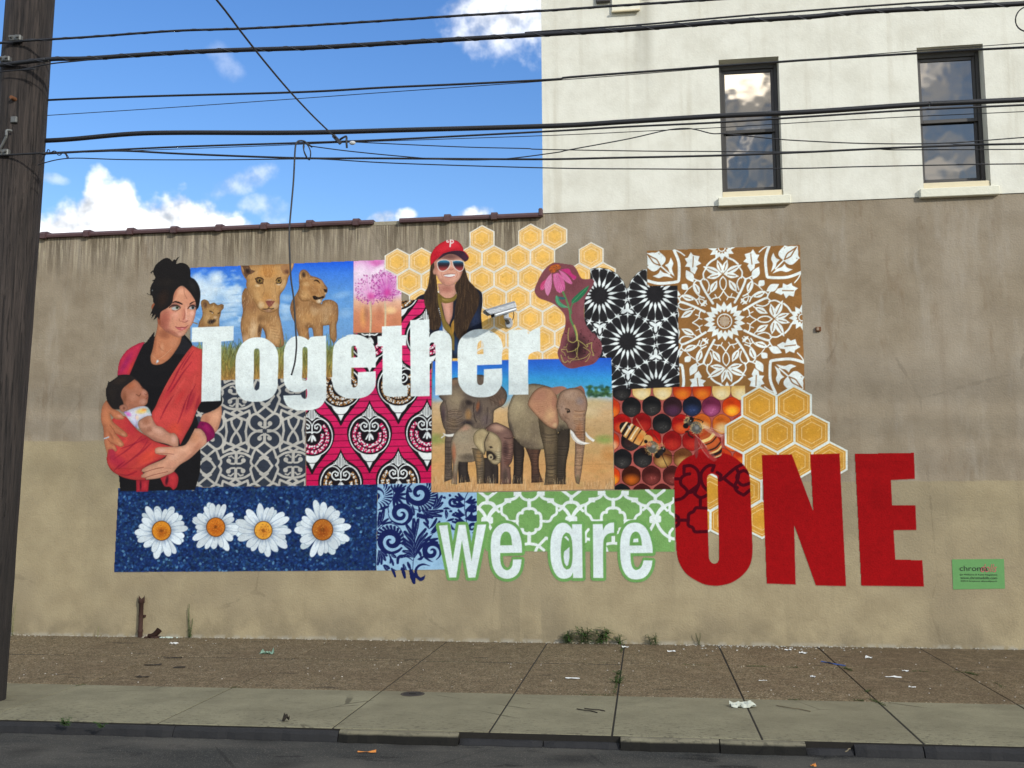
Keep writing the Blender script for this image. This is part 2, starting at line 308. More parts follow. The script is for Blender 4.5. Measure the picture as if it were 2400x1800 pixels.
# ---- windows
M_frame = simple('bronze_frame', (58, 55, 51), .45, .12); M_sill = simple('cast_sill', (222, 220, 200), .85, .08, 14, bump=.4, bsc=30)
M_caulk = simple('cream_subsill', (216, 204, 172), .8, .08)
mt, nt, b = newmat('window_glass'); b.inputs['Base Color'].default_value = (.012, .014, .017, 1); b.inputs['Roughness'].default_value = .03; b.inputs['IOR'].default_value = 2.5; b.inputs['Specular Tint'].default_value = (1, .90, .76, 1)
g = NG(nt); g.bump(g.noise(2.2, 2, .5), .06, .05, b); M_glass = mt
for wi, (x0, x1, z0, z1) in enumerate(WIN):
    wn = empty('window', (0, 0, 0)); wn.parent = building
    wn['label'] = 'tall dark-framed sash window, the one nearer the building corner' if wi == 0 else 'tall dark-framed sash window at the right end of the white wall'
    sub = .085
    bm = bmesh.new()
    fr = .045; y0, y1 = .14, .235
    zf = z0+sub
    for a in ((x0+.002, x0+fr, y0, y1, zf, z1-.002), (x1-fr, x1-.002, y0, y1, zf, z1-.002), (x0+fr, x1-fr, y0, y1, z1-.075, z1-.002), (x0+fr, x1-fr, y0, y1, zf, zf+.05)): bx(bm, *a, bev=.004)
    frombm('frame', bm, M_frame, wn)
    zm = zf+(z1-zf)*.475
    for nm, za, zc, yy in (('upper_sash', zm-.01, z1-.075, .16), ('lower_sash', zf+.05, zm+.035, .19)):
        bm = bmesh.new(); s = .034
        xa, xb = x0+fr, x1-fr
        for a in ((xa, xa+s, yy, yy+.03, za, zc), (xb-s, xb, yy, yy+.03, za, zc), (xa+s, xb-s, yy, yy+.03, za, za+.042), (xa+s, xb-s, yy, yy+.03, zc-.038, zc)): bx(bm, *a, bev=.003)
        o = frombm('sash', bm, M_frame, wn)
        t = 0.0
        cz = (za+zc)/2; hw = (xb-xa)/2-s+.002; hh = (zc-za)/2-.036; cx = (xa+xb)/2
        V = [(cx+sx*hw, yy+.014+sz*hh*math.sin(t)*.6+sx*.002, cz+sz*hh) for sx, sz in ((-1, -1), (1, -1), (1, 1), (-1, 1))]
        pn = mesh('pane', V, [(0, 1, 2, 3)], M_glass); pn.parent = wn
    bm = bmesh.new(); bx(bm, x0+.003, x1-.003, .004, .25, z0+.002, zf-.002, .004); frombm('sub_sill', bm, M_caulk, wn)
    bm = bmesh.new(); bx(bm, x0-.055, x1+.075, -.07, .02, z0-.105, z0-.002, .006)
    o = frombm('sill', bm, M_sill, wn)
# ledge / underside of something fixed higher up at the top edge of the picture
bm = bmesh.new(); p = on_wall(1434, 30, -.02); q = on_wall(1499, 24, -.02)
bx(bm, p.x, q.x, -.05, .0, p.z, p.z+.45, .004); frombm('vent_box', bm, M_sill, building)
bm = bmesh.new(); bx(bm, p.x-.004, q.x+.004, -.075, -.0505, p.z-.016, p.z+.004, .003); frombm('drip_edge', bm, M_caulk, building)
bm = bmesh.new(); l = on_wall(1397, 9, -.02); bx(bm, l.x, p.x-.02, -.06, -.013, l.z, l.z+.12, .01); frombm('bracket', bm, M_frame, building); bm = bmesh.new(); bx(bm, q.x+.06, q.x+.17, -.06, -.013, l.z+.03, l.z+.15, .01); frombm('bracket', bm, M_frame, building)
# ---- coping
M_cope = simple('coping_glaze', (82, 58, 58), .5, .3, 9, bump=.2)
def cope(x0, x1, collar=True):
    bm = bmesh.new(); prof = [(-.055, -.012), (-.06, .012), (-.045, .038), (-.01, .052), (.15, .06), (.31, .052), (.345, .038), (.36, .012), (.355, -.012)]
    for xa, xb, gsc in ((x0, x1, 1.0),)+(((x0-.028, x0+.045, 1.0),) if collar else ()):
        r = []
        for x in (xa, xb):
            g_ = .02 if (xa, xb) != (x0, x1) else 0
            r.append([bm.verts.new((x, y+(-.02 if y < .1 else .02)*(g_ > 0), Z_PAR+.012+z+(g_ if z > -.01 else -.012*(g_ > 0)))) for y, z in prof])
        for k in range(len(prof)-1): bm.faces.new((r[0][k], r[0][k+1], r[1][k+1], r[1][k]))
        bm.faces.new(r[0]); bm.faces.new(r[1]); bm.faces.new((r[0][0], r[1][0], r[1][-1], r[0][-1]))
    o = frombm('coping_tile', bm, M_cope, building); o.rotation_euler = (0, 0, 0); o.location = (0, random.uniform(-.006, .006), random.uniform(-.006, .004)); return o
jx = [on_wall(x, 545-(x-100)*.036).x for x in (106, 207, 310, 413, 518, 623, 728, 835)]
st_ = (jx[-1]-jx[0])/7
for k in range(-22, 7): cope(jx[0]+k*st_, jx[0]+(k+1)*st_-.004)
xg = on_wall(875, 530).x; cope(jx[-1], xg)
xr = [on_wall(x, 525).x for x in (938, 1048, 1158)]
cope(xr[0], xr[1]-.004, False); cope(xr[1], xr[2]-.004); cope(xr[2], X_ED-.02)
bm = bmesh.new(); bx(bm, X_ED-.05, X_ED+.0, -.075, .3, Z_PAR-.0, Z_PAR+.1, .012); frombm('coping_end', bm, M_cope, building)
bm = bmesh.new(); bx(bm, xg+.002, xr[0]-.002, -.004, .3, Z_PAR-.02, Z_PAR+.035, .008); frombm('mortar_bed', bm, simple('pale_mortar', (150, 142, 122), .9, .2, 20, bump=.5), building)
# ---- sidewalk: bed, slabs, kerb, road
def agg_mat():
    mt, nt, b = newmat('exposed_aggregate'); g = NG(nt)
    v = g.vor(80, None, 'F1', 'Color'); sp = g.N('ShaderNodeSeparateColor'); g.L(v, sp.inputs[0])
    pal = g.ramp(sp.outputs[0], [(0, s2l((58, 52, 40))), (.3, s2l((110, 100, 75))), (.6, s2l((131, 117, 89))), (.85, s2l((145, 127, 101))), (1, s2l((184, 173, 146)))])
    d = g.vor(80); pal = g.mix(g.ss(d, .4, .8), pal, s2l((90, 78, 60)))
    pal = g.mix(g.m('MULTIPLY', g.ss(g.noise(1.1, 5, .6), .45, .7), .4), pal, s2l((92, 76, 58)))
    dk = g.ss(g.noise(3.4, 5, .62, g.scale((.55, 1.5, 1))), .6, .7); pal = g.mix(g.m('MULTIPLY', dk, .7), pal, s2l((46, 42, 36)))
    rd = g.m('MULTIPLY', g.ss(g.xyz()[0], .6, 3.0), .35); pal = g.mix(rd, pal, s2l((92, 78, 58)))
    oi = g.N('ShaderNodeObjectInfo').outputs['Random']; pal = g.mix(g.ss(oi, 0, 1, 0, .34), pal, s2l((92, 80, 62))); pal = g.mix(g.m('MULTIPLY', g.ss(g.noise(6, 4, .65), .5, .7), .3), pal, s2l((158, 140, 112)))
    nt.links.new(pal, b.inputs['Base Color']); b.inputs['Roughness'].default_value = .9; b.inputs['Specular IOR Level'].default_value = .15; g.bump(d, .5, .006, b); return mt
def conc_mat(name, c1, c2):
    mt, nt, b = newmat(name); g = NG(nt); X, Y, Z = g.xyz()
    n1 = g.noise(2.2, 6, .6); c = g.mix(g.ss(n1, .3, .7), s2l(c1), s2l(c2))
    spk = g.ss(g.noise(26, 5, .65, g.scale((.7, 1.3, 1))), .54, .62); near = g.m('SUBTRACT', 1, g.ss(Y, Y_KERB, Y_KERB+.9, .0, .75))
    c = g.mix(g.m('MULTIPLY', g.m('MULTIPLY', spk, near), .75), c, s2l((66, 64, 56)))
    c = g.mix(g.m('MULTIPLY', g.ss(g.noise(70, 2), .52, .7), .45), c, s2l((96, 92, 78)))
    st = g.ss(g.noise(1.2, 5, .62), .56, .75); c = g.mix(g.m('MULTIPLY', st, .3), c, s2l((112, 104, 84)))
    oi = g.N('ShaderNodeObjectInfo').outputs['Random']; c = g.mix(g.ss(oi, 0, 1, 0, .4), c, s2l((112, 107, 87)))
    gum = g.m('SUBTRACT', 1, g.ss(g.vor(3.1), .035, .055)); c = g.mix(g.m('MULTIPLY', gum, .45), c, s2l((70, 67, 58)))
    smu = g.ss(g.noise(5.5, 3, .6, g.scale((.45, 1.6, 1), (2, 5, 0))), .57, .72); c = g.mix(g.m('MULTIPLY', smu, .28), c, s2l((88, 84, 70)))
    lgt = g.ss(g.noise(1.7, 3, .6, g.scale((1, 1, 1), (9, 2, 0))), .5, .7); c = g.mix(g.m('MULTIPLY', lgt, .35), c, s2l((142, 138, 113)))
    ed = g.vor(.8, None, 'DISTANCE_TO_EDGE'); ce = g.m('SUBTRACT', 1, g.ss(g.m('ADD', ed, g.m('MULTIPLY', g.m('SUBTRACT', n1, .5), .03)), .002, .007)); c = g.mix(g.m('MULTIPLY', g.m('MULTIPLY', ce, g.ss(g.noise(.9, 2), .54, .6)), .6), c, s2l((52, 48, 40)))
    gm = g.m('SUBTRACT', 1, g.ss(g.m('ADD', Z, g.m('MULTIPLY', g.m('SUBTRACT', n1, .5), .012)), -.034, -.014)); c = g.mix(g.m('MULTIPLY', gm, .96), c, s2l((22, 22, 22)))
    nt.links.new(c, b.inputs['Base Color']); b.inputs['Roughness'].default_value = .9; b.inputs['Specular IOR Level'].default_value = .15; g.bump(g.noise(60, 3, .6), .35, .008, b); return mt
M_agg = agg_mat(); M_conc = conc_mat('footway_concrete', (136, 132, 108), (118, 114, 93)); M_kerb = conc_mat('kerb_concrete', (122, 117, 98), (100, 96, 82)); M_kdark = simple('tarred_kerb', (28, 28, 29), .85, .3, 12, bump=.5)
M_bed = simple('joint_dirt', (27, 24, 18), .95, .3, 20)
bm = bmesh.new(); bx(bm, XL, XR, Y_KERB+.06, -.001, -.6, -.0035); sidewalk = frombm('sidewalk', bm, M_bed); tag(sidewalk, kind='structure')
J = [(177, 1609), (542.5, 1613), (888.6, 1624), (1205, 1626), (1447, 1629), (1746.5, 1647), (2055.7, 1644), (2388, 1654)]
jx = [on_ground(*p).x for p in J]; dj = (jx[-1]-jx[0])/7
jx = [jx[0]-dj*k for k in range(11, 0, -1)]+jx+[jx[-1]+dj*k for k in range(1, 9)]
def slab(name, x0, x1, y0, y1, mat):
    bm = bmesh.new(); g_ = random.uniform(.0055, .0085); h = random.uniform(-.0005, .0035)
    gy0 = .02 if abs(y0-Y_ROW) < .01 else .004; gy1 = .02 if abs(y1-Y_ROW) < .01 else .004
    bx(bm, x0+g_, x1-g_, y0+gy0, y1-gy1, -.06, h, .003)
    for v in bm.verts:
        if v.co.z > -.03: v.co.z += (v.co.x-x0)*random.uniform(-.001, .001)
    return frombm(name, bm, mat, sidewalk)
for k in range(len(jx)-1):
    s1 = 0.0
    slab('aggregate_slab', jx[k], jx[k+1], Y_ROW, -.012, M_agg); slab('aggregate_slab', jx[k], jx[k+1], Y_MID, Y_ROW, M_agg)
    slab('concrete_slab', jx[k], jx[k+1], Y_KERB+.062, Y_MID, M_conc)
kx = [on_ground(x, y).x for x, y in ((-300, 1672), (409, 1699), (800, 1705), (1072, 1722), (1270, 1728), (1452, 1738), (1690, 1745), (1897, 1752), (2010, 1752), (2175, 1755), (2520, 1764))]
kind = ['k', 'k', 'c', 'd', 'd', 'c', 'c', 'd', 'k', 'k']
kx = [XL, kx[0]-6]+kx+[kx[-1]+1.6, XR]; kind = ['k', 'k']+kind+['k', 'k']
for k in range(len(kx)-1):
    kd = kind[k]; bm = bmesh.new()
    top = {'c': -.002, 'd': -.045, 'k': -.012}[kd]; fy = Y_KERB+{'c': 0, 'd': .02, 'k': .01}[kd]
    n = max(2, int((kx[k+1]-kx[k])/.07))
    rows = []
    for i in range(n+1):
        x = kx[k]+.004+(kx[k+1]-kx[k]-.008)*i/n; j = random.uniform(-.012, .006); t = random.uniform(-.006, .001)
        if i in (0, n): j += .01; t -= .012
        rows.append([bm.verts.new(v) for v in ((x, fy-.02+j*.4, -.4), (x, fy-.012+j, Z_ROAD+.005), (x, fy+j, top-.02+t), (x, fy+.018+j, top+t), (x, Y_KERB+.058, top+.001+t*.3), (x, Y_KERB+.058, -.4))])
    for i in range(n):
        for c in range(5): bm.faces.new((rows[i][c], rows[i][c+1], rows[i+1][c+1], rows[i+1][c]))
    bm.faces.new(rows[0]); bm.faces.new(rows[-1])
    frombm('kerb_stone', bm, M_kerb if kd == 'c' else M_kdark, sidewalk)
mt, nt, b = newmat('asphalt'); g = NG(nt)
n1 = g.noise(1.6, 6, .62, g.scale((.5, 1, 1))); c = g.mix(g.ss(n1, .3, .72), s2l((52, 53, 51)), s2l((82, 80, 74)))
c = g.mix(g.m('MULTIPLY', g.ss(g.noise(3.2, 4, .6, g.scale((.5, 1.3, 1))), .58, .68), .75), c, s2l((24, 25, 25)))
c = g.mix(g.m('MULTIPLY', g.ss(g.noise(110, 2), .55, .75), .6), c, s2l((124, 120, 110))); c = g.mix(g.m('MULTIPLY', g.m('SUBTRACT', 1, g.ss(g.m('ADD', g.vor(1.6), g.m('MULTIPLY', g.m('SUBTRACT', n1, .5), .5)), .05, .4)), .5), c, s2l((30, 30, 30)))
ed = g.vor(.7, None, 'DISTANCE_TO_EDGE'); c = g.mix(g.m('MULTIPLY', g.m('SUBTRACT', 1, g.ss(g.m('ADD', ed, g.m('MULTIPLY', g.m('SUBTRACT', n1, .5), .05)), .001, .005)), .35), c, s2l((20, 20, 20)))
nt.links.new(c, b.inputs['Base Color']); b.inputs['Roughness'].default_value = .9; b.inputs['Specular IOR Level'].default_value = .15; g.bump(g.noise(140, 2, .6), .6, .006, b); M_asph = mt
road = mesh('road', [(-150, -150, Z_ROAD), (150, -150, Z_ROAD), (150, Y_KERB+.06, Z_ROAD), (-150, Y_KERB+.06, Z_ROAD)], [(0, 1, 2, 3)], M_asph); tag(road, kind='structure')
gr = mesh('ground', [(-150, Y_KERB+.05, -.62), (150, Y_KERB+.05, -.62), (150, 150, -.62), (-150, 150, -.62)], [(0, 1, 2, 3)], M_bed); tag(gr, kind='structure')
# ---------------------------------------------------------------- mural painter
# A small brush engine: shapes are laid down in the mural's own sheet coordinates and end up as
# colours of a fine sheet of paint lying on the wall.
import numpy as np, math
PX0, PX1, PY0, PY1, PST = 224.0, 2200.0, 516.0, 1392.0, 1.3
PW = int((PX1-PX0)/PST)+1; PH = int((PY1-PY0)/PST)+1
gx = (PX0+np.arange(PW)*PST).astype(np.float32); gy = (PY0+np.arange(PH)*PST).astype(np.float32)
CAN = np.zeros((PH, PW, 3), np.float32); CAN[:] = np.array([150, 141, 122], np.float32)/255
OWN = np.zeros((PH, PW), np.int16)
COV = np.zeros((PH, PW), np.float32)
PARTS = ['']
prng = np.random.RandomState(7)
cur = 0; CLIP = None
class View:
    def __init__(s, x0, y0, x1, y1, w): s.x0, s.y0, s.k = x0, y0, (x1-x0)/w
    def p(s, x, y): return (s.x0+x*s.k, s.y0+y*s.k)
SRC = View(0, 0, 1, 1, 1)
vA = View(220, 590, 540, 830, 2212); vB = View(220, 800, 540, 1040, 2212); vC = View(220, 960, 540, 1200, 2212)
vD = View(430, 590, 830, 890, 2212); vE = View(440, 860, 760, 1160, 1770); vF = View(700, 860, 1040, 1160, 1880)
vG = View(800, 590, 1180, 875, 2212); vH = View(960, 540, 1160, 840, 1106); vI = View(1080, 500, 1480, 800, 2212)
vJ = View(1100, 680, 1440, 900, 2212); vK = View(1360, 620, 1620, 930, 1391); vL = View(1500, 560, 1900, 960, 1659)
vM = View(1000, 830, 1450, 1160, 2212); vN = View(1420, 890, 1780, 1160, 2212); vO = View(1700, 880, 2010, 1180, 1714)
vP = View(250, 1120, 620, 1360, 2212); vQ = View(600, 1120, 900, 1360, 2074); vR = View(860, 1120, 1240, 1380, 2212)
vS = View(1100, 1120, 1620, 1390, 2212); vT = View(1540, 1040, 2190, 1400, 2212)

def part(name):
    global cur
    PARTS.append(name); cur = len(PARTS)-1
def pts(v, s):
    if isinstance(s, str):
        s = [tuple(float(c) for c in t.split(',')) for t in s.split()]
    return np.array([v.p(*t[:2]) for t in s], np.float32)
def smooth(P, closed=True, n=5, corner=62):
    """Hermite curve through the points; sharp turns stay sharp"""
    P = np.asarray(P, np.float32); N = len(P)
    if N < 3: return P
    cc = math.cos(math.radians(corner)); T = []
    for i in range(N):
        a, b, c = P[i-1] if (closed or i > 0) else P[i], P[i], P[(i+1) % N] if (closed or i < N-1) else P[i]
        u, w = b-a, c-b; lu, lw = float(np.hypot(*u)), float(np.hypot(*w))
        if lu < 1e-6: T.append((w/max(lw, 1e-6),)*2); continue
        if lw < 1e-6: T.append((u/lu,)*2); continue
        u, w = u/lu, w/lw
        if float(u @ w) < cc: T.append((u, w))
        else:
            d = u*lu+w*lw; d = d/max(float(np.hypot(*d)), 1e-6); T.append((d, d))
    out = []
    for i in (range(N) if closed else range(N-1)):
        b, c = P[i], P[(i+1) % N]; L = float(np.hypot(*(c-b))); m0 = T[i][1]*L; m1 = T[(i+1) % N][0]*L
        for k in range(n):
            t = k/n; t2 = t*t; t3 = t2*t
            out.append((2*t3-3*t2+1)*b+(t3-2*t2+t)*m0+(-2*t3+3*t2)*c+(t3-t2)*m1)
    if not closed: out.append(P[-1])
    return np.array(out, np.float32)
def win(P, m):
    x0, y0 = P.min(0)-m; x1, y1 = P.max(0)+m
    i0 = max(int((x0-PX0)/PST), 0); i1 = min(int((x1-PX0)/PST)+2, PW)
    j0 = max(int((y0-PY0)/PST), 0); j1 = min(int((y1-PY0)/PST)+2, PH)
    return (j0, j1, i0, i1) if (i1 > i0 and j1 > j0) else None
def sdf(P, X, Y):
    d = np.full(np.broadcast(X, Y).shape, 1e9, np.float32); ins = np.zeros(d.shape, bool)
    N = len(P)
    for i in range(N):
        ax, ay = P[i]; bx, by = P[(i+1) % N]
        ex, ey = bx-ax, by-ay; L = ex*ex+ey*ey
        wx = X-ax; wy = Y-ay
        if L < 1e-9: continue
        t = np.clip((wx*ex+wy*ey)/L, 0, 1)
        q = (wx-ex*t)**2+(wy-ey*t)**2
        np.minimum(d, q, out=d)
        if ay != by:
            c = ((Y >= ay) != (Y >= by)) & (X < ax+(Y-ay)*ex/ey)
            ins ^= c
    d = np.sqrt(d); d[ins] *= -1
    return d
def col(c): return np.array(c, np.float32)/255
def put(w, a, c, own=True):
    j0, j1, i0, i1 = w
    if CLIP is not None: a = a*CLIP[j0:j1, i0:i1]
    if isinstance(c, tuple) or isinstance(c, list): c = col(c)
    s = CAN[j0:j1, i0:i1]; s += (c-s)*a[..., None]
    if own:
        m = a > .5
        OWN[j0:j1, i0:i1][m] = cur
        cv = COV[j0:j1, i0:i1]; np.maximum(cv, a, out=cv)
def fill(v, s, c, soft=1.3, sm=True, a=1.0, own=True, n=4, holes=(), grow=0.0):
    P = pts(v, s)
    if sm: P = smooth(P, True, n)
    w = win(P, soft+2+max(grow, 0))
    if w is None: return
    X = gx[None, w[2]:w[3]]; Y = gy[w[0]:w[1], None]
    d = sdf(P, X, Y)-grow
    for h in holes:
        H = pts(v, h)
        if sm: H = smooth(H, True, n)
        d = np.maximum(d, -sdf(H, X, Y)-grow)
    al = np.clip(.5-d/soft, 0, 1)*a
    if callable(c): c = c(X+0*Y, Y+0*X)
    put(w, al, c, own)
def mask(v, s, soft=1.3, sm=True, n=4):
    M = np.zeros((PH, PW), np.float32)
    P = pts(v, s)
    if sm: P = smooth(P, True, n)
    w = win(P, soft+2)
    if w is None: return M
    d = sdf(P, gx[None, w[2]:w[3]], gy[w[0]:w[1], None])
    M[w[0]:w[1], w[2]:w[3]] = np.clip(.5-d/soft, 0, 1)
    return M
def clip(m=None):
    global CLIP
    CLIP = m
def line(v, s, wd, c, soft=1.2, a=1.0, sm=True, own=True, taper=None, closed=False):
    """wd in view pixels; taper=(w0,w1) overrides"""
    P = pts(v, s)
    if sm and len(P) > 2: P = smooth(P, closed, 5)
    elif closed: P = np.vstack([P, P[:1]])
    N = len(P)
    W = np.full(N, wd*v.k/2, np.float32) if taper is None else np.interp(np.linspace(0, 1, N), np.linspace(0, 1, len(taper)), np.array(taper)*v.k/2).astype(np.float32)
    w = win(P, W.max()+soft+1)
    if w is None: return
    X = gx[None, w[2]:w[3]]; Y = gy[w[0]:w[1], None]
    d = np.full((w[1]-w[0], w[3]-w[2]), 1e9, np.float32)
    for i in range(N-1):
        ax, ay = P[i]; ex, ey = P[i+1]-P[i]; L = ex*ex+ey*ey+1e-9
        m = max(W[i], W[i+1])+soft+1
        # local window for speed
        lx0 = max(int((min(ax, ax+ex)-m-PX0)/PST)-w[2], 0); lx1 = min(int((max(ax, ax+ex)+m-PX0)/PST)+2-w[2], d.shape[1])
        ly0 = max(int((min(ay, ay+ey)-m-PY0)/PST)-w[0], 0); ly1 = min(int((max(ay, ay+ey)+m-PY0)/PST)+2-w[0], d.shape[0])
        if lx1 <= lx0 or ly1 <= ly0: continue
        wx = X[:, lx0:lx1]-ax; wy = Y[ly0:ly1]-ay
        t = np.clip((wx*ex+wy*ey)/L, 0, 1)
        q = np.sqrt((wx-ex*t)**2+(wy-ey*t)**2)-(W[i]+(W[i+1]-W[i])*t)
        sl = d[ly0:ly1, lx0:lx1]; np.minimum(sl, q, out=sl)
    # thin lines: keep coverage right when narrower than the sheet's grain
    put(w, np.clip(.5-d/soft, 0, 1)*a, c, own)
def blob(v, x, y, rx, ry, rot, c, a=.6, own=False, hard=0.0):
    cx, cy = v.p(x, y); rx = rx*v.k; ry = ry*v.k
    R = max(rx, ry)*1.05
    w = win(np.array([[cx-R, cy-R], [cx+R, cy+R]], np.float32), 1)
    if w is None: return
    X = gx[None, w[2]:w[3]]-cx; Y = gy[w[0]:w[1], None]-cy
    cs, sn = math.cos(math.radians(rot)), math.sin(math.radians(rot))
    q = ((X*cs+Y*sn)/rx)**2+((-X*sn+Y*cs)/ry)**2
    if hard: al = np.clip((1-np.sqrt(q))*min(rx, ry)/1.2+.5, 0, 1)*a
    else: al = np.clip(1-q, 0, 1)**1.3*a
    put(w, al, c, own)
def ell(v, x, y, rx, ry, rot, c, a=1.0, own=True): blob(v, x, y, rx, ry, rot, c, a, own, 1.0)
def vnoise(sc, seed, oct=3):
    r = np.random.RandomState(seed); out = np.zeros((PH, PW), np.float32); amp = 1; tot = 0
    for o in range(oct):
        s = sc/2**o
        nx = int((PX1-PX0)/s)+3; ny = int((PY1-PY0)/s)+3
        g = r.rand(ny, nx).astype(np.float32)
        fx = (gx-PX0)/s; fy = (gy-PY0)/s
        ix = fx.astype(int); iy = fy.astype(int); tx = fx-ix; ty = fy-iy
        tx = tx*tx*(3-2*tx); ty = ty*ty*(3-2*ty)
        a = g[iy][:, ix]; b = g[iy][:, ix+1]; c_ = g[iy+1][:, ix]; d = g[iy+1][:, ix+1]
        out += amp*((a*(1-tx)+b*tx)*(1-ty)[:, None]+(c_*(1-tx)+d*tx)*ty[:, None]); tot += amp; amp *= .55
    return out/tot
def grad(stops, vert=True):
    ys = [s[0] for s in stops]; cs = np.array([s[1] for s in stops], np.float32)/255
    def f(X, Y):
        T = Y if vert else X
        return np.stack([np.interp(T, ys, cs[:, k]) for k in range(3)], -1).astype(np.float32)
    return f
def mott(amp, sc, seed, m=None):
    """brushy unevenness inside the current clip"""
    global CAN
    n = (vnoise(sc, seed)-.5)*2*amp
    mm = CLIP if m is None else m
    if mm is not None: n = n*mm
    CAN *= (1+n)[..., None]
# ---------------------------------------------------------------- mural: picture panels, back to front
WHT = (226, 236, 233)
def P_lions():
    part('lion_panel')
    R = '446,627 829,611 829,887 446,894'
    clip(mask(SRC, R, sm=False))
    fill(SRC, R, grad([(612, (38, 100, 222)), (640, (72, 132, 222)), (690, (104, 158, 216)), (760, (118, 166, 214)), (808, (112, 154, 202)), (822, (134, 142, 104)), (850, (118, 124, 70)), (872, (140, 128, 72)), (890, (172, 134, 80))]), sm=False)
    for x, y, rx, ry, a in [(190, 400, 150, 150, .8), (430, 340, 150, 120, .95), (330, 480, 240, 170, .9), (540, 520, 170, 110, .7), (660, 560, 150, 130, .7), (300, 620, 220, 130, .8), (600, 680, 240, 140, .7),
                            (560, 820, 240, 80, .55), (660, 930, 200, 60, .4), (690, 480, 110, 60, .8), (1340, 600, 120, 60, .35), (1320, 760, 120, 90, .5), (1330, 860, 130, 50, .35), (2050, 560, 170, 60, .25), (2100, 800, 130, 80, .25), (1330, 700, 120, 40, .4)]:
        blob(vD, x, y, rx, ry, prng.uniform(-15, 15), (222, 236, 242), a)
    for i in range(90):
        blob(vD, prng.uniform(110, 760), prng.uniform(240, 900), prng.uniform(25, 70), prng.uniform(14, 40), prng.uniform(-30, 30), [(235, 243, 246), (190, 215, 232)][prng.randint(2)], .3)
    for i in range(30):
        blob(vD, prng.uniform(100, 2212), prng.uniform(450, 1150), prng.uniform(90, 240), prng.uniform(8, 18), -3, [(150, 190, 225), (85, 135, 190)][prng.randint(2)], .35)
    # grass
    for i in range(1500):
        x = prng.uniform(60, 2212); y = prng.uniform(1250, 1700); h = prng.uniform(50, 150); k = prng.uniform(-45, 45)
        t = (y-1250)/400
        base = np.array([118, 134, 72])*(1-t)+np.array([176, 138, 78])*t
        c = tuple(np.clip(base*prng.uniform(.55, 1.3), 0, 255))
        line(vD, [(x, y), (x+k*.4, y-h*.6), (x+k, y-h)], 9, c, a=.55, own=False, sm=False)
    fur = [(176, 134, 88), (206, 168, 118), (134, 96, 62), (150, 110, 70), (224, 194, 150)]
    def furry(box, n, ln, ang, cols=fur, a=.35, sp=25):
        for i in range(n):
            x = prng.uniform(box[0], box[2]); y = prng.uniform(box[1], box[3]); q = math.radians(ang+prng.uniform(-sp, sp)); l = ln*prng.uniform(.5, 1.2)
            line(vD, [(x, y), (x+math.cos(q)*l, y+math.sin(q)*l)], 7, cols[prng.randint(len(cols))], a=a, own=False, sm=False)
    def rim(P):
        line(vD, P, 60, (92, 64, 42), a=.42, soft=10, own=False, closed=True); line(vD, P, 12, (60, 42, 28), a=.35, soft=2, own=False, closed=True)
    # far cub on the left
    S = '190,985 205,915 240,850 250,800 240,740 228,670 240,632 280,620 320,640 345,680 400,662 440,690 465,690 490,678 522,690 520,735 490,770 482,820 465,880 468,985'
    fill(vD, S, (172, 136, 88)); m = mask(vD, S); clip(m*mask(SRC, R, sm=False)); rim(S)
    blob(vD, 285, 690, 40, 60, -15, (92, 66, 52), .9); blob(vD, 500, 715, 22, 30, 20, (120, 88, 62), .7)
    blob(vD, 300, 860, 60, 120, 10, (196, 160, 112), .6); blob(vD, 400, 760, 70, 70, 0, (190, 150, 96), .7); blob(vD, 440, 900, 40, 90, 0, (205, 170, 120), .5)
    blob(vD, 355, 910, 55, 45, 0, (46, 40, 40), 1); blob(vD, 395, 895, 40, 30, -20, (52, 44, 42), .9); blob(vD, 415, 850, 32, 26, 0, (206, 180, 150), .8)
    blob(vD, 240, 940, 60, 60, 0, (140, 100, 64), .6)
    line(vD, '345,770 365,778 385,795', 14, (40, 30, 28), own=False); line(vD, '450,800 470,792', 12, (40, 30, 28), own=False); ell(vD, 375, 795, 8, 5, 30, (230, 225, 210), 1, False)
    furry((200, 680, 480, 960), 120, 26, 100)
    clip(mask(SRC, R, sm=False))
    line(vD, '120,915 180,935', 14, (150, 118, 76), own=True)
    # big lion
    B = '800,470 765,540 758,650 772,770 748,890 744,980 760,1090 776,1190 1000,1190 1004,1100 1022,985 1060,1060 1066,1190 1240,1240 1300,1210 1302,1140 1288,1030 1262,900 1238,790 1250,640'
    fill(vD, B, (178, 138, 94)); m = mask(vD, B); clip(m*mask(SRC, R, sm=False)); rim(B)
    blob(vD, 800, 640, 70, 190, 5, (118, 84, 60), .75); blob(vD, 900, 700, 110, 120, 20, (140, 100, 68), .7); blob(vD, 1080, 850, 120, 90, 0, (150, 116, 78), .7)
    blob(vD, 900, 1010, 90, 170, 5, (214, 186, 150), .8); blob(vD, 830, 960, 60, 180, 5, (160, 120, 78), .6); blob(vD, 1170, 1080, 110, 150, -8, (208, 172, 126), .7)
    blob(vD, 985, 1020, 30, 110, 5, (84, 60, 44), .9); blob(vD, 1055, 1060, 28, 90, -15, (92, 66, 48), .8); blob(vD, 1000, 870, 60, 70, 20, (120, 88, 60), .6)
    blob(vD, 800, 1130, 60, 80, 0, (206, 172, 140), .6); blob(vD, 1230, 930, 50, 120, -8, (196, 158, 112), .5)
    for i in range(5): blob(vD, 1150+20*i, 960+40*i, 70, 10, 12, (140, 104, 70), .5)
    furry((745, 500, 1300, 1200), 420, 46, 95)
    clip(mask(SRC, R, sm=False))
    H = '742,178 870,160 1200,150 1436,140 1425,195 1392,275 1362,330 1345,400 1310,480 1256,560 1250,640 1240,700 1215,750 1160,785 1090,790 1020,770 978,740 940,680 900,620 850,540 815,440 818,370 790,330 757,262'
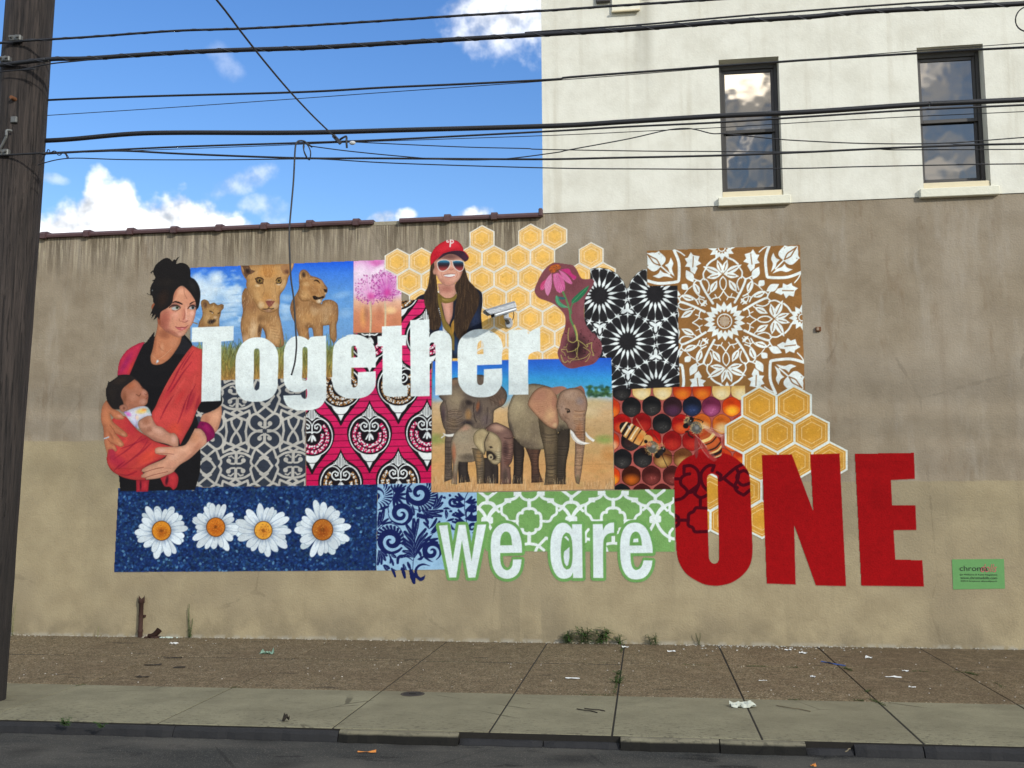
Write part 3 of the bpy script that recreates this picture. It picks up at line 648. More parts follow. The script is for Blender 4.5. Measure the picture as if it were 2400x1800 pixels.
    fill(vD, H, (194, 152, 100)); m = mask(vD, H); clip(m*mask(SRC, R, sm=False)); rim(H)
    blob(vD, 1090, 260, 170, 110, 0, (206, 150, 84), .8); blob(vD, 900, 520, 80, 150, -20, (168, 128, 84), .7); blob(vD, 1090, 600, 110, 120, 0, (190, 140, 84), .7)
    blob(vD, 1180, 560, 60, 120, 0, (200, 160, 110), .6); blob(vD, 960, 560, 50, 110, -25, (206, 170, 120), .5); blob(vD, 1010, 690, 60, 60, 0, (216, 190, 152), .8)
    blob(vD, 1190, 700, 60, 60, 0, (206, 180, 150), .7); blob(vD, 1300, 430, 40, 100, 15, (214, 182, 134), .6)
    fill(vD, '752,182 845,180 880,230 935,250 880,290 845,300 815,345 775,270', (96, 70, 56), own=False, a=.9); blob(vD, 830, 250, 50, 40, 40, (44, 36, 36), .9); blob(vD, 770, 230, 14, 60, -20, (200, 160, 110), .9)
    fill(vD, '1260,190 1330,165 1390,190 1370,290 1330,300 1280,270', (160, 118, 82), own=False, a=.8); blob(vD, 1340, 260, 40, 40, 0, (96, 66, 56), .9); blob(vD, 1410, 180, 20, 60, 15, (206, 166, 118), .9)
    for s_, x in ((1, 990), (-1, 1238)):
        ell(vD, x, 378, 52 if s_ > 0 else 38, 44, 0, (86, 62, 46), .85, False); ell(vD, x-2, 380, 32, 30, 0, (150, 122, 70), 1, False); ell(vD, x, 376, 14, 16, 0, (20, 16, 14), 1, False)
        line(vD, [(x-58*s_, 350), (x-20*s_, 395 if s_ > 0 else 340), (x+40*s_, 412)] if s_ > 0 else [(x-36, 405), (x, 418), (x+32, 392)], 12, (46, 34, 28), own=False)
    line(vD, '935,355 965,335 1010,338 1040,360', 12, (60, 44, 34), own=False); line(vD, '1200,372 1225,342 1262,335', 12, (60, 44, 34), own=False)
    blob(vD, 960, 440, 40, 22, 10, (232, 210, 170), .8); blob(vD, 1235, 425, 34, 16, 0, (236, 218, 190), .8)
    fill(vD, '1062,640 1110,632 1190,640 1160,680 1135,710 1112,715 1085,685', (140, 84, 74), own=False); blob(vD, 1120, 625, 60, 16, 0, (196, 166, 146), .8)
    line(vD, '1112,712 1105,735 1060,745 1030,742', 12, (60, 44, 40), own=False); line(vD, '1105,730 1140,742 1170,735', 12, (60, 44, 40), own=False); blob(vD, 1100, 765, 70, 28, 0, (150, 116, 98), .8)
    for i in range(7): line(vD, [(1030+i*24, 170), (1045+i*18, 260), (1060+i*12, 330)], 8, (150, 96, 52), a=.6, own=False)
    line(vD, '1035,420 1050,500 1020,600', 10, (150, 112, 74), a=.6, own=False); line(vD, '1190,420 1195,500 1210,600', 10, (150, 112, 74), a=.6, own=False)
    furry((780, 180, 1340, 760), 330, 32, 100, a=.28)
    clip(mask(SRC, R, sm=False))
    # right lioness
    B = '1500,360 1500,470 1450,570 1405,640 1384,740 1410,850 1450,930 1480,1040 1520,1130 1640,1160 1622,1000 1640,985 1670,995 1690,1110 1810,1110 1812,960 1890,950 1900,1100 1950,1190 1985,1130 1985,940 2004,880 2006,720 1990,670 1930,630 1870,622 1810,640 1795,680 1700,640 1640,560'
    fill(vD, B, (170, 130, 88)); m = mask(vD, B); clip(m*mask(SRC, R, sm=False)); rim(B)
    blob(vD, 1440, 720, 60, 140, 10, (122, 88, 62), .8); blob(vD, 1600, 860, 120, 130, 0, (196, 152, 100), .7); blob(vD, 1700, 760, 70, 100, 0, (206, 176, 136), .7)
    blob(vD, 1850, 760, 130, 110, 0, (186, 156, 120), .7); blob(vD, 1960, 740, 50, 100, 0, (150, 114, 82), .7); blob(vD, 1840, 880, 60, 90, 0, (200, 174, 136), .6); blob(vD, 1940, 1000, 40, 140, 0, (180, 146, 104), .6)
    blob(vD, 1760, 1040, 50, 90, 0, (176, 136, 96), .6); blob(vD, 1560, 1050, 60, 100, 0, (180, 134, 86), .7); blob(vD, 1620, 960, 60, 60, 0, (110, 78, 52), .6); blob(vD, 1700, 700, 100, 60, 10, (130, 96, 66), .6)
    furry((1390, 520, 2000, 1160), 420, 42, 100)
    clip(mask(SRC, R, sm=False))
    H = '1500,370 1502,290 1530,240 1580,236 1625,275 1650,310 1720,330 1790,365 1830,420 1865,470 1865,520 1840,560 1835,590 1800,620 1790,660 1750,678 1690,660 1620,640 1540,640 1480,560 1500,460'
    fill(vD, H, (182, 138, 90)); m = mask(vD, H); clip(m*mask(SRC, R, sm=False)); rim(H)
    blob(vD, 1560, 300, 34, 50, -10, (60, 48, 44), .95); blob(vD, 1515, 320, 16, 70, 0, (206, 168, 120), .8); blob(vD, 1700, 500, 110, 90, 20, (160, 116, 74), .7); blob(vD, 1780, 430, 60, 70, 30, (196, 150, 96), .8)
    blob(vD, 1580, 560, 80, 80, 20, (206, 168, 118), .7); blob(vD, 1760, 640, 50, 40, 0, (232, 220, 196), .9); blob(vD, 1590, 420, 60, 40, 0, (210, 176, 128), .6)
    fill(vD, '1672,580 1700,570 1760,590 1820,570 1826,595 1780,610 1720,625 1690,615', (30, 26, 28), own=False); fill(vD, '1815,482 1862,490 1858,530 1835,525', (44, 34, 34), own=False); blob(vD, 1845, 545, 26, 22, 0, (226, 210, 186), .8)
    line(vD, '1690,380 1730,372 1770,410', 20, (44, 32, 28), own=False, taper=(6, 24, 8)); line(vD, '1640,350 1700,350 1790,375', 8, (206, 170, 124), a=.7, own=False)
    furry((1500, 260, 1850, 660), 170, 30, 60)
    clip(mask(SRC, R, sm=False))
    for i in range(60):
        x = prng.uniform(1240, 2190); y = prng.uniform(1180, 1300)
        line(vD, [(x, y), (x+prng.uniform(-30, 30), y-prng.uniform(60, 130))], 8, [(120, 136, 76), (158, 160, 100), (90, 104, 56)][prng.randint(3)], a=.6, own=False, sm=False)
    clip()

def P_allium():
    part('allium_panel')
    R = '829,611 941,607 941,779 828,780'
    clip(mask(SRC, R, sm=False))
    fill(SRC, R, grad([(607, (222, 150, 205)), (640, (232, 205, 226)), (690, (228, 196, 218)), (706, (222, 178, 150)), (735, (206, 138, 104)), (780, (200, 122, 88))]), sm=False)
    blob(vG, 480, 150, 130, 70, 10, (206, 90, 165), .7); blob(vG, 260, 260, 120, 160, 0, (236, 218, 232), .7); blob(vG, 520, 250, 160, 70, -40, (244, 230, 240), .8)
    blob(vG, 670, 800, 110, 70, 0, (240, 206, 150), .9); blob(vG, 300, 900, 60, 200, 0, (232, 166, 96), .7); blob(vG, 340, 840, 50, 160, 0, (150, 104, 86), .5); blob(vG, 520, 850, 60, 160, 0, (180, 110, 84), .5); blob(vG, 760, 950, 80, 100, 0, (184, 120, 86), .6)
    line(vG, '395,680 405,880 398,1090', 26, (206, 186, 150), own=False); line(vG, '592,600 603,800 600,1010', 24, (206, 186, 150), own=False)
    line(vG, '405,680 415,880 408,1090', 8, (150, 130, 100), a=.6, own=False)
    for cx, cy, rx, ry, c1, n in ((395, 590, 225, 240, (214, 130, 190), 230), (620, 540, 215, 260, (196, 84, 170), 260)):
        blob(vG, cx, cy-60, rx*1.0, ry*.95, 0, (226, 180, 216) if cx < 500 else (210, 130, 194), .65)
        for i in range(n):
            q = prng.uniform(0, 2*math.pi); r = math.sqrt(prng.uniform(.05, 1))
            ex, ey = cx+math.cos(q)*rx*r, cy-50+math.sin(q)*ry*r*(1 if math.sin(q) < 0 else .75)
            if ex < 175 or ex > 820: continue
            line(vG, [(cx, cy+40), (ex, ey)], 4, (c1[0]+prng.randint(-20, 20), c1[1]+prng.randint(-30, 40), c1[2]), a=.28, own=False, sm=False)
            if r > .45: ell(vG, ex, ey, prng.uniform(6, 12), prng.uniform(5, 9), math.degrees(q), [(168, 50, 140), (206, 110, 184), (130, 44, 110)][prng.randint(3)], .75, False)
        blob(vG, cx+10, cy+20, 70, 70, 0, (206, 60, 140), .6)
    clip()

def hexcell(cx, cy, rx, ry, skew, cols, border, out=1.0):
    b, f1, f2, ln = cols
    def H(k): return [(cx+skew*0+rx*k*.866*sx, cy+ry*k*sy-rx*k*.866*sx*.035) for sx, sy in ((0, -1), (1, -.5), (1, .5), (0, 1), (-1, .5), (-1, -.5))]
    fill(SRC, H(1.045), b, sm=False)
    k1 = 1-border
    fill(SRC, H(k1), f1, sm=False)
    blob(SRC, cx, cy-1, rx*.62, ry*.62, 0, f2, .75)
    line(SRC, H(k1-.11), 1.1, ln, sm=False, closed=True, own=False, a=.85, soft=1.4)
    line(SRC, H(k1-.35), 1.1, ln, sm=False, closed=True, own=False, a=.85, soft=1.4)
    for i in range(14):
        q = prng.uniform(0, 6.28); r = prng.uniform(.3, .85)
        blob(SRC, cx+math.cos(q)*rx*r*.8, cy+math.sin(q)*ry*r*.8, 3, 2, 0, [(198, 140, 56), (252, 214, 120)][prng.randint(2)], .4)
def P_comb_up():
    part('honeycomb_panel')
    clip(mask(SRC, '880,500 1500,500 1500,846 1060,848 1060,760 941,704 941,780 880,780', sm=False))
    for r, ks in ((-2, (1, 3, 4)), (-1, (-3, -2, -1, 0, 1, 2, 3, 5)), (0, (-3, -2, -1, 0, 1, 2, 3, 4, 5)), (1, (-3, -2, -1, 0, 1, 2, 3)), (2, (-2, -1, 0, 1, 2, 3)), (3, (-3, -2, -1, 0, 1, 2, 3)), (4, (-4, -3, -2, -1, 0, 1, 2))):
        for k in ks:
            x, y = vI.p(275+157*r+314*k, 860+260*r-10*k)
            hexcell(x, y, 33.0, 31.6, 0, ((224, 219, 204), (226, 182, 108), (242, 190, 90), (248, 230, 198)), .085)
    clip()

def P_damask():
    part('damask_panel')
    R = '65,112 1555,55 1605,1512 90,1500'
    clip(mask(vL, R, sm=False))
    fill(vL, R, (142, 101, 57), sm=False)
    W = (228, 236, 232); Br = (142, 101, 57)
    def tr(u, w): return (822+7.55*u-.28*w, 800-.36*u-7.12*w)
    SY = [(1, 0, 0, 1), (-1, 0, 0, 1), (1, 0, 0, -1), (-1, 0, 0, -1), (0, 1, 1, 0), (0, -1, 1, 0), (0, 1, -1, 0), (0, -1, -1, 0)]
    def each(pt, f, half=False):
        for a, b, c, d in (SY[:1]+SY[2:3]+SY[4:5]+SY[6:7] if half else SY):
            f([tr(a*u+b*w, c*u+d*w) for u, w in pt])
    def leaf(x0, y0, x1, y1, wd, vein=True, half=False):
        dx, dy = x1-x0, y1-y0; L = math.hypot(dx, dy); nx, ny = -dy/L*wd, dx/L*wd
        P = [(x0, y0), (x0+dx*.3+nx*.8, y0+dy*.3+ny*.8), (x0+dx*.55+nx, y0+dy*.55+ny), (x0+dx*.85+nx*.4, y0+dy*.85+ny*.4), (x1, y1), (x0+dx*.85-nx*.4, y0+dy*.85-ny*.4), (x0+dx*.55-nx, y0+dy*.55-ny), (x0+dx*.3-nx*.8, y0+dy*.3-ny*.8)]
        each(P, lambda q: fill(vL, q, W, own=False), half)
        if vein: each([(x0+dx*.25, y0+dy*.25), (x0+dx*.75, y0+dy*.75)], lambda q: line(vL, q, 9, Br, own=False, sm=False), half)
    def stem(pt, w, half=False): each(pt, lambda q: line(vL, q, w, W, own=False), half)
    # centre flower
    def star(cx, cy, n, r0, r1, c, ph=0):
        fill(vL, [tr(cx+(r1 if i % 2 == 0 else r0)*math.sin(math.pi*i/n+ph), cy+(r1 if i % 2 == 0 else r0)*math.cos(math.pi*i/n+ph)) for i in range(2*n)], c, sm=False, own=False)
    star(0, 0, 18, 20.5, 27, W); star(0, 0, 18, 12.5, 17, Br, .17)
    ell(vL, 822, 800, 74, 74, 0, W, 1, False); ell(vL, 822, 800, 64, 64, 0, Br, 1, False)
    for i in range(-4, 5):
        for j in range(-4, 5):
            if i*i+j*j < 17: ell(vL, 822+i*12.5, 800+j*12.5, 4.2, 4.2, 0, W, .9, False)
    for cx, cy in ((0, 100), (100, 0), (0, -100), (-100, 0)):
        star(cx, cy, 12, 12, 17.5, W); star(cx, cy, 12, 6, 8.5, Br, .2); x, y = tr(cx, cy); ell(vL, x, y, 38, 38, 0, W, 1, False); ell(vL, x, y, 28, 28, 0, Br, 1, False)
    # lens + fan of leaves
    each([(0, 61), (3.6, 56), (4, 50), (2.5, 45), (0, 42), (-2.5, 45), (-4, 50), (-3.6, 56)], lambda q: line(vL, q, 11, W, closed=True, own=False), True)
    leaf(1, 64, 25, 76, 4.2); leaf(1.5, 64, 21, 60, 3.8); leaf(.5, 65, 6.5, 84, 3.6); leaf(17, 39, 7.5, 56, 4.2)
    stem([(0, 41), (6, 33), (12, 32), (16, 30)], 11); stem([(6, 33), (4, 29)], 9); stem([(9, 32.5), (11, 37)], 9); stem([(17, 39), (21, 36)], 10)
    stem([(24, 58), (25, 66), (22, 72)], 14); stem([(8, 86), (15, 82), (20, 77)], 18)
    # diagonal trellis
    stem([(14, 25), (22, 39), (28, 52), (29, 56)], 22); stem([(29, 56), (25, 60), (20, 56), (18, 50), (20, 42)], 12); stem([(29, 56), (34, 57), (38, 52), (37, 44), (31, 36), (25, 33)], 13)
    leaf(31, 38, 37, 54, 3.8); leaf(38, 55, 47, 72, 5, False); stem([(30, 56), (36, 59), (40, 62)], 12); leaf(22, 30, 27, 24, 2, False)
    stem([(22, 24), (26, 30), (33, 32), (36, 30)], 10); stem([(40, 50), (45, 46), (50, 50)], 9); leaf(45, 47, 53, 53, 3.6, False)
    # big jagged leaves
    each([(36, 66), (32, 74), (34, 77), (27, 80), (31, 84), (29, 90), (37, 92), (40, 96), (44, 89), (48, 88), (45, 82), (48, 77), (42, 76), (41, 70)], lambda q: fill(vL, q, W, own=False, sm=False))
    each([(38, 76), (37, 90)], lambda q: line(vL, q, 10, Br, own=False))
    # corner arcs and palmettes
    stem([(62, 102), (56, 84), (56, 66), (57, 58)], 27); stem([(48, 92), (54, 97), (62, 101)], 11)
    stem([(68, 68), (76, 76), (86, 85)], 12, False)
    each([(79, 79), (73, 86), (74, 92), (82, 95), (80, 100), (88, 97), (97, 98), (98, 88), (95, 80), (100, 82), (92, 74), (86, 73)], lambda q: fill(vL, q, W, own=False))
    each([(80, 80), (84, 88), (90, 92), (96, 96)], lambda q: line(vL, q, 12, Br, own=False)); each([(80, 80), (88, 84), (92, 90), (96, 96)], lambda q: line(vL, q, 9, Br, own=False))
    each([(62, 64), (65, 75), (63, 82), (66, 90), (69, 83), (74, 80), (70, 76), (68, 70)], lambda q: fill(vL, q, W, own=False))
    mott(.07, 30, 5)
    clip()

def P_stars():
    part('star_tile_panel')
    c1 = mask(vK, [(240+350*math.cos(t*.1257), 390+350*math.sin(t*.1257)) for t in range(50)], sm=False)*mask(vK, '125,40 700,40 700,760 50,760 50,185 125,185', sm=False)
    c2 = mask(vK, [(940+350*math.cos(t*.1257), 370+350*math.sin(t*.1257)) for t in range(50)], sm=False)*mask(vK, '560,60 835,60 835,700 560,700', sm=False)
    rr = mask(vK, '50,400 540,340 585,285 640,340 835,268 1218,265 1247,1578 50,1586', sm=False)
    clip(np.maximum(np.maximum(c1, c2), rr))
    fill(vK, '0,0 1391,0 1391,1659 0,1659', (40, 39, 41), sm=False)
    W = (226, 234, 232)
    C = [(240, 390), (940, 370), (595, 965), (1295, 945), (950, 1540), (250, 1560), (-105, 985)]
    for cx, cy in C:
        N = 18
        for i in range(N):
            q = 2*math.pi*(i+.5)/N
            def pp(r, da): return (cx+r*math.cos(q+da), cy+r*math.sin(q+da))
            fill(vK, [pp(104, 0), pp(140, .125), pp(165, .1), pp(248, 0), pp(165, -.1), pp(140, -.125)], W, sm=False, own=False)
            # rim shards
            q2 = 2*math.pi*i/N
            def p2(r, da): return (cx+r*math.cos(q2+da), cy+r*math.sin(q2+da))
            line(vK, [pp(246, 0), pp(330, 0)], 7, (150, 155, 156), a=.7, sm=False, own=False)
            fill(vK, [pp(292, 0), pp(330, .035), pp(336, .15), pp(346, .03), pp(372, .0), pp(346, -.03), pp(336, -.15), pp(330, -.035)], W, sm=False, own=False)
    for cx, cy in C[:5]:
        for s in (1, -1):
            tx, ty = (cx+5, cy+398) if s > 0 else (cx-5+0, cy-398)
            for k in range(3):
                q = math.radians(90*s+120*k)
                ux, uy = math.cos(q), math.sin(q); nx, ny = -uy, ux
                fill(vK, [(tx+nx*21, ty+ny*21), (tx+ux*62+nx*21, ty+uy*62+ny*21), (tx+ux*94, ty+uy*94), (tx+ux*62-nx*21, ty+uy*62-ny*21), (tx-nx*21, ty-ny*21)], W, sm=False, own=False)
    mott(.14, 22, 9)
    clip()

def P_lattice():
    part('grey_lattice_panel')
    R = '440,893 716.7,886 716.5,1139 430,1142'
    clip(mask(SRC, R, sm=False))
    D = (54, 60, 71); Lt = (184, 181, 172)
    fill(SRC, R, D, sm=False)
    def st(cx, cy, pl, w=30, circ=None):
        for sx in (1, -1):
            for sy in (1, -1):
                line(vE, [(cx+x*sx-.03*y*sy, cy+y*sy-.02*x*sx) for x, y in pl], w, Lt, own=False)
                if circ: ell(vE, cx+circ[0]*sx-.03*circ[1]*sy, cy+circ[1]*sy-.02*circ[0]*sx, circ[2], circ[2], 0, Lt, 1, False)
    for r in range(-2, 3):
        for k in range(-2, 3):
            ax, ay = 1000+740*k-20*r, 830-15*k+904*r; bx_, by_ = ax-374, ay+453
            if not (-500 < ax < 2300 and -700 < ay < 2100): continue
            st(ax, ay, [(0, -140), (60, -190), (115, -222), (170, -205), (205, -150), (200, -80), (160, -30), (100, 0), (40, 8)])
            st(ax, ay, [(0, -140), (0, -35)], 36); st(ax, ay, [(5, -42), (45, -56), (66, -78)], 22, (64, -95, 30))
            fill(vE, [(ax, ay-34), (ax+34, ay), (ax, ay+34), (ax-34, ay)], D, sm=False, own=False)
            st(ax, ay, [(0, -140), (112, -225), (5, -312), (-50, -352)])
            st(ax, ay, [(225, -165), (238, -60), (248, 0)]); st(ax, ay, [(300, -150), (318, -80), (368, 0)])
            st(ax, ay, [(368, -195), (212, -265)]); st(ax, ay, [(368, -195), (225, -135)]); st(ax, ay, [(212, -265), (200, -205), (225, -140)]); st(ax, ay, [(368, -195), (300, -150)])
            st(ax, ay, [(112, -225), (145, -300), (160, -350)])
            # second motif
            st(bx_, by_, [(0, -168), (0, -30)], 36); st(bx_, by_, [(8, -28), (60, -30), (92, -50)], 24, (95, -68, 30))
            fill(vE, [(bx_, by_-28), (bx_+28, by_), (bx_, by_+28), (bx_-28, by_)], D, sm=False, own=False)
            st(bx_, by_, [(0, -168), (50, -165), (120, -150), (205, -100), (192, -45), (218, 0)])
            st(bx_, by_, [(0, -168), (65, -215), (0, -258)]); st(bx_, by_, [(30, -100), (62, -130), (95, -118)], 20)
            # star ring
            ox, oy = ax-14, ay+453
            P = [(ox+(112 if i % 4 == 0 else 92)*math.cos(math.pi*i/8), oy+(108 if i % 4 == 0 else 94)*math.sin(math.pi*i/8)) for i in range(16)]
            line(vE, P, 30, Lt, own=False, sm=False, closed=True)
    mott(.05, 24, 15)
    clip()

def P_pink():
    part('pink_fabric_panel')
    R = '717,886 829,883 829,781 941,779 941,704 1040,700 1040,846 1012,847 1012,1139 716.5,1142'
    clip(mask(SRC, R, sm=False))
    K = (30, 26, 30); W = (226, 232, 230); PK = (206, 34, 92); GO = (158, 112, 62)
    fill(SRC, R, grad([(700, (212, 44, 104)), (900, (208, 40, 98)), (1140, (196, 24, 80))]), sm=False)
    for i in range(-12, 21):
        y = 20+i*84.5
        line(vF, [(-800, y+40), (2000, y-24)], 8, (58, 14, 34), own=False, sm=False, a=.9)
    def motif(cx, cy, fc):
        def q(l): return [(cx+x, cy+y) for x, y in l]
        def mir(l): return l+[(-x, y) for x, y in l[::-1]]
        on = mir([(0, -452), (30, -380), (75, -310), (150, -262), (235, -190), (285, -90), (290, 10), (255, 130), (180, 240), (110, 330), (50, 410), (6, 492)])
        fill(vF, q(on), K, own=False, n=3)
        fill(vF, q(mir([(0, -400), (28, -340), (60, -295), (98, -262), (50, -238), (0, -200)])), W, own=False, n=2)
        for k in range(-4, 5): line(vF, q([(k*20, -225-abs(k)*6), (k*20, -370+abs(k)*24)]), 7, K, own=False, sm=False)
        fill(vF, q(mir([(0, 262), (60, 256), (120, 240), (92, 290), (46, 340), (0, 342)])), W, own=False, n=2)
        fill(vF, q(mir([(0, 352), (38, 352), (10, 410), (0, 430)])), W, own=False, n=2)
        for r, w in ((262, 13),):
            line(vF, q([(r*math.sin(t), -r*math.cos(t)) for t in np.linspace(.25, 6.03, 40)]), w, W, own=False)
        # mosaic crescents
        for (r0, r1, t0, t1, n) in ((176, 226, .72, 5.56, 19), (112, 160, 1.25, 5.03, 15)):
            tt = np.linspace(t0, t1, n+1)
            for i in range(n):
                a, b = tt[i]+.03, tt[i+1]-.03
                fill(vF, q([(r0*math.sin(a), -r0*math.cos(a)+8), (r1*math.sin(a), -r1*math.cos(a)+8), (r1*math.sin(b), -r1*math.cos(b)+8), (r0*math.sin(b), -r0*math.cos(b)+8)]), fc, sm=False, own=False)
                for j in range(3):
                    m = prng.uniform(a, b); r = prng.uniform(r0+8, r1-8)
                    ell(vF, cx+r*math.sin(m), cy-r*math.cos(m)+8, prng.uniform(7, 13), prng.uniform(6, 10), 57*m, W, .95, False)
        # scrolls
        for s in (1, -1):
            sp = [(s*(14+t*0), -60) for t in (0,)]+[(s*(58+ (56-4.6*t)*math.cos(3.3+ .62*t)), -105+(56-4.6*t)*math.sin(3.3-.62*t+ -.0)) for t in range(0, 11)]
            line(vF, q([(0, -40), (s*20, -55), (s*70, -50), (s*108, -82), (s*112, -130), (s*75, -160), (s*35, -140), (s*38, -105), (s*62, -98), (s*70, -118)]), 17, W, own=False)
            line(vF, q([(0, -60), (s*8, -150), (s*50, -205), (s*120, -222), (s*200, -175), (s*240, -100)]), 13, W, own=False)
        for s, l in ((0, 75), (1, 62), (-1, 62)):
            fill(vF, q([(s*6, -25), (s*30+14, l*.6-20), (s*46+8, l), (s*46-12, l), (s*22-14, l*.6-20)]), W, own=False, n=2)
    for r in range(-4, 3):
        for k in range(-3, 4):
            cx = 920+745*k+372*r; cy = 880-20*k+612*r
            if -700 < cx < 2100 and -1500 < cy < 1900:
                motif(cx, cy, PK if r % 2 == 0 else GO)
    clip()
def P_elephants():
    part('elephant_panel')
    R = '1013,847 1433,838.5 1439.5,1146.5 1011,1154.5'
    CL = mask(SRC, R, sm=False); clip(CL)
    fill(SRC, R, grad([(838, (44, 92, 196)), (866, (54, 124, 208)), (890, (66, 164, 216)), (912, (92, 178, 222)), (930, (170, 196, 208)), (944, (196, 172, 138)), (980, (200, 168, 124)), (1040, (190, 158, 110)), (1090, (204, 158, 104)), (1154, (200, 158, 110))]), sm=False)
    blob(vM, 80, 450, 220, 130, 0, (110, 160, 210), .8); blob(vM, 880, 480, 120, 160, 0, (100, 175, 220), .7)
    for x, y, rx, ry, c, a in [(100, 980, 170, 90, (134, 152, 84), .8), (1880, 640, 160, 170, (206, 190, 150), .6), (2050, 980, 150, 70, (134, 160, 84), .8), (1950, 560, 200, 80, (196, 176, 130), .6), (850, 740, 100, 150, (206, 170, 118), .6), (2100, 1150, 120, 120, (186, 128, 70), .6), (540, 1350, 90, 120, (204, 160, 96), .6), (1950, 1330, 200, 150, (202, 150, 92), .5), (300, 1560, 500, 60, (190, 148, 104), .5)]:
        blob(vM, x, y, rx, ry, 0, c, a)
    for i in range(70): blob(vM, prng.uniform(1845, 2140), prng.uniform(370, 490), prng.uniform(18, 45), prng.uniform(14, 34), 0, [(52, 88, 52), (80, 116, 60), (40, 70, 48)][prng.randint(3)], .6)
    for i in range(160): blob(vM, prng.uniform(60, 2150), prng.uniform(560, 1550), prng.uniform(40, 130), prng.uniform(10, 40), prng.uniform(-10, 10), [(214, 180, 132), (186, 146, 96), (176, 160, 104)][prng.randint(3)], .22)
    def piece(s, c, blobs=(), wr=None):
        fill(vM, s, c); clip(CL*mask(vM, s))
        for b in blobs: blob(vM, *b)
        if wr:
            for (x0, y0, x1, y1, n, dy0, cc) in wr:
                for i in range(n):
                    if prng.rand() < .25: continue
                    t = i/max(n-1, 1); y = y0+(y1-y0)*t+prng.uniform(-9, 9); dy = dy0*prng.uniform(.2, 1.8)
                    line(vM, [(x0+prng.uniform(-6, 6), y), ((x0+x1)/2, y+dy), (x1+prng.uniform(-6, 6), y+prng.uniform(-5, 5))], 8, cc, a=.55, own=False)
                    line(vM, [(x0+prng.uniform(-6, 6), y+9), ((x0+x1)/2, y+dy+9), (x1, y+9)], 6, tuple(min(255, int(q*2.3)) for q in cc), a=.3, own=False)
        # turned edges: the form darkens towards its outline, the back catches light
        line(vM, s, 34, tuple(int(q*.45) for q in c), a=.42, soft=6, own=False, closed=True)
        line(vM, s, 9, tuple(int(q*.3) for q in c), a=.6, soft=2, own=False, closed=True)
        clip(CL)
    def hide(s, n, c, a=.3, l=30):
        clip(CL*mask(vM, s)); P = pts(vM, s); x0, y0 = P.min(0); x1, y1 = P.max(0)
        for i in range(n):
            x = prng.uniform(x0, x1); y = prng.uniform(y0, y1); q = prng.uniform(.7, 2.2)
            line(SRC, [(x, y), (x+math.cos(q)*l*.2, y+math.sin(q)*l*.2)], 1.3, c[prng.randint(len(c))], a=a, own=False, sm=False)
        clip(CL)
    G = [(150, 138, 116), (84, 72, 62), (176, 160, 132), (60, 52, 48)]
    # left elephant
    S = '140,490 290,285 420,270 640,240 850,360 915,430 925,500 890,580 800,635 775,660 770,760 755,820 640,880 480,860 400,880 330,930 296,1000 296,1440 205,1470 212,1000 218,890 195,840 165,720 155,600 190,540'
    piece(S, (112, 98, 86), [(800, 470, 140, 150, 0, (112, 92, 78), .8), (880, 560, 60, 60, 0, (150, 104, 78), .7), (340, 520, 150, 180, 0, (158, 142, 116), .9), (440, 590, 80, 110, 20, (74, 64, 58), .7), (480, 700, 50, 90, 0, (164, 124, 78), .8), (600, 640, 60, 130, 8, (70, 60, 62), .8), (590, 600, 28, 80, 10, (150, 92, 60), .85), (190, 700, 40, 150, 0, (78, 64, 68), .9), (680, 760, 80, 100, 0, (110, 96, 96), .7), (300, 800, 70, 100, 0, (132, 112, 88), .7), (470, 800, 90, 60, 0, (50, 44, 48), .9), (250, 1200, 30, 260, 0, (72, 62, 56), .7), (310, 320, 70, 60, 0, (150, 118, 92), .7), (560, 470, 180, 60, 0, (84, 74, 70), .6)],
          [(250, 640, 400, 700, 5, -14, (84, 70, 58)), (230, 720, 420, 900, 9, 22, (70, 58, 48)), (214, 980, 292, 1440, 24, 6, (52, 44, 40))])
    for x, y in ((700, 500), (740, 520), (780, 560)): line(vM, [(x, y), (x+60, y+40), (x+110, y+60)], 7, (80, 64, 56), a=.6, own=False)
    line(vM, '548,560 540,640 560,760 575,780', 10, (46, 38, 38), a=.8, own=False); line(vM, '700,620 700,700 690,800', 14, (60, 50, 50), a=.6, soft=3, own=False); line(vM, '215,540 235,640 240,760', 12, (70, 60, 54), a=.6, soft=3, own=False)
    for x in (730, 770, 815, 850): line(vM, [(x-40, 470), (x, 520), (x+20, 590)], 12, (78, 64, 56), a=.5, soft=3, own=False)
    blob(vM, 490, 560, 60, 40, 20, (44, 38, 38), .8)
    hide(S, 500, G, .2)
    fill(vM, '188,905 230,925 320,915 318,948 240,950 200,930', (226, 224, 214)); line(vM, '172,962 205,938', 14, (214, 212, 202))
    # big right elephant : far legs, body
    piece('995,960 1115,1050 1112,1300 1105,1495 988,1492 1005,1300', (58, 50, 46), [(1060, 1250, 40, 200, 0, (74, 62, 54), .7)], [(1010, 1100, 1105, 1480, 14, 8, (40, 36, 34))])
    piece('1130,1060 1320,1080 1292,1200 1300,1350 1345,1475 1205,1482 1200,1250', (86, 64, 54), [(1260, 1200, 40, 150, 0, (112, 80, 64), .7), (1260, 1420, 60, 60, 0, (70, 58, 50), .7)], [(1200, 1150, 1300, 1470, 12, 8, (52, 42, 38))])
    piece('1490,1000 1560,850 1650,840 1645,1050 1605,1280 1605,1500 1495,1500', (66, 58, 50), [(1580, 1150, 50, 200, 0, (82, 72, 60), .6)], [(1500, 1000, 1630, 1500, 16, 8, (42, 38, 34))])
    S = '935,640 960,560 1000,470 1080,400 1190,345 1310,350 1420,380 1560,440 1640,760 1640,860 1510,900 1500,1020 1360,1090 1300,1100 1150,1085 1060,1020 990,930 945,820'
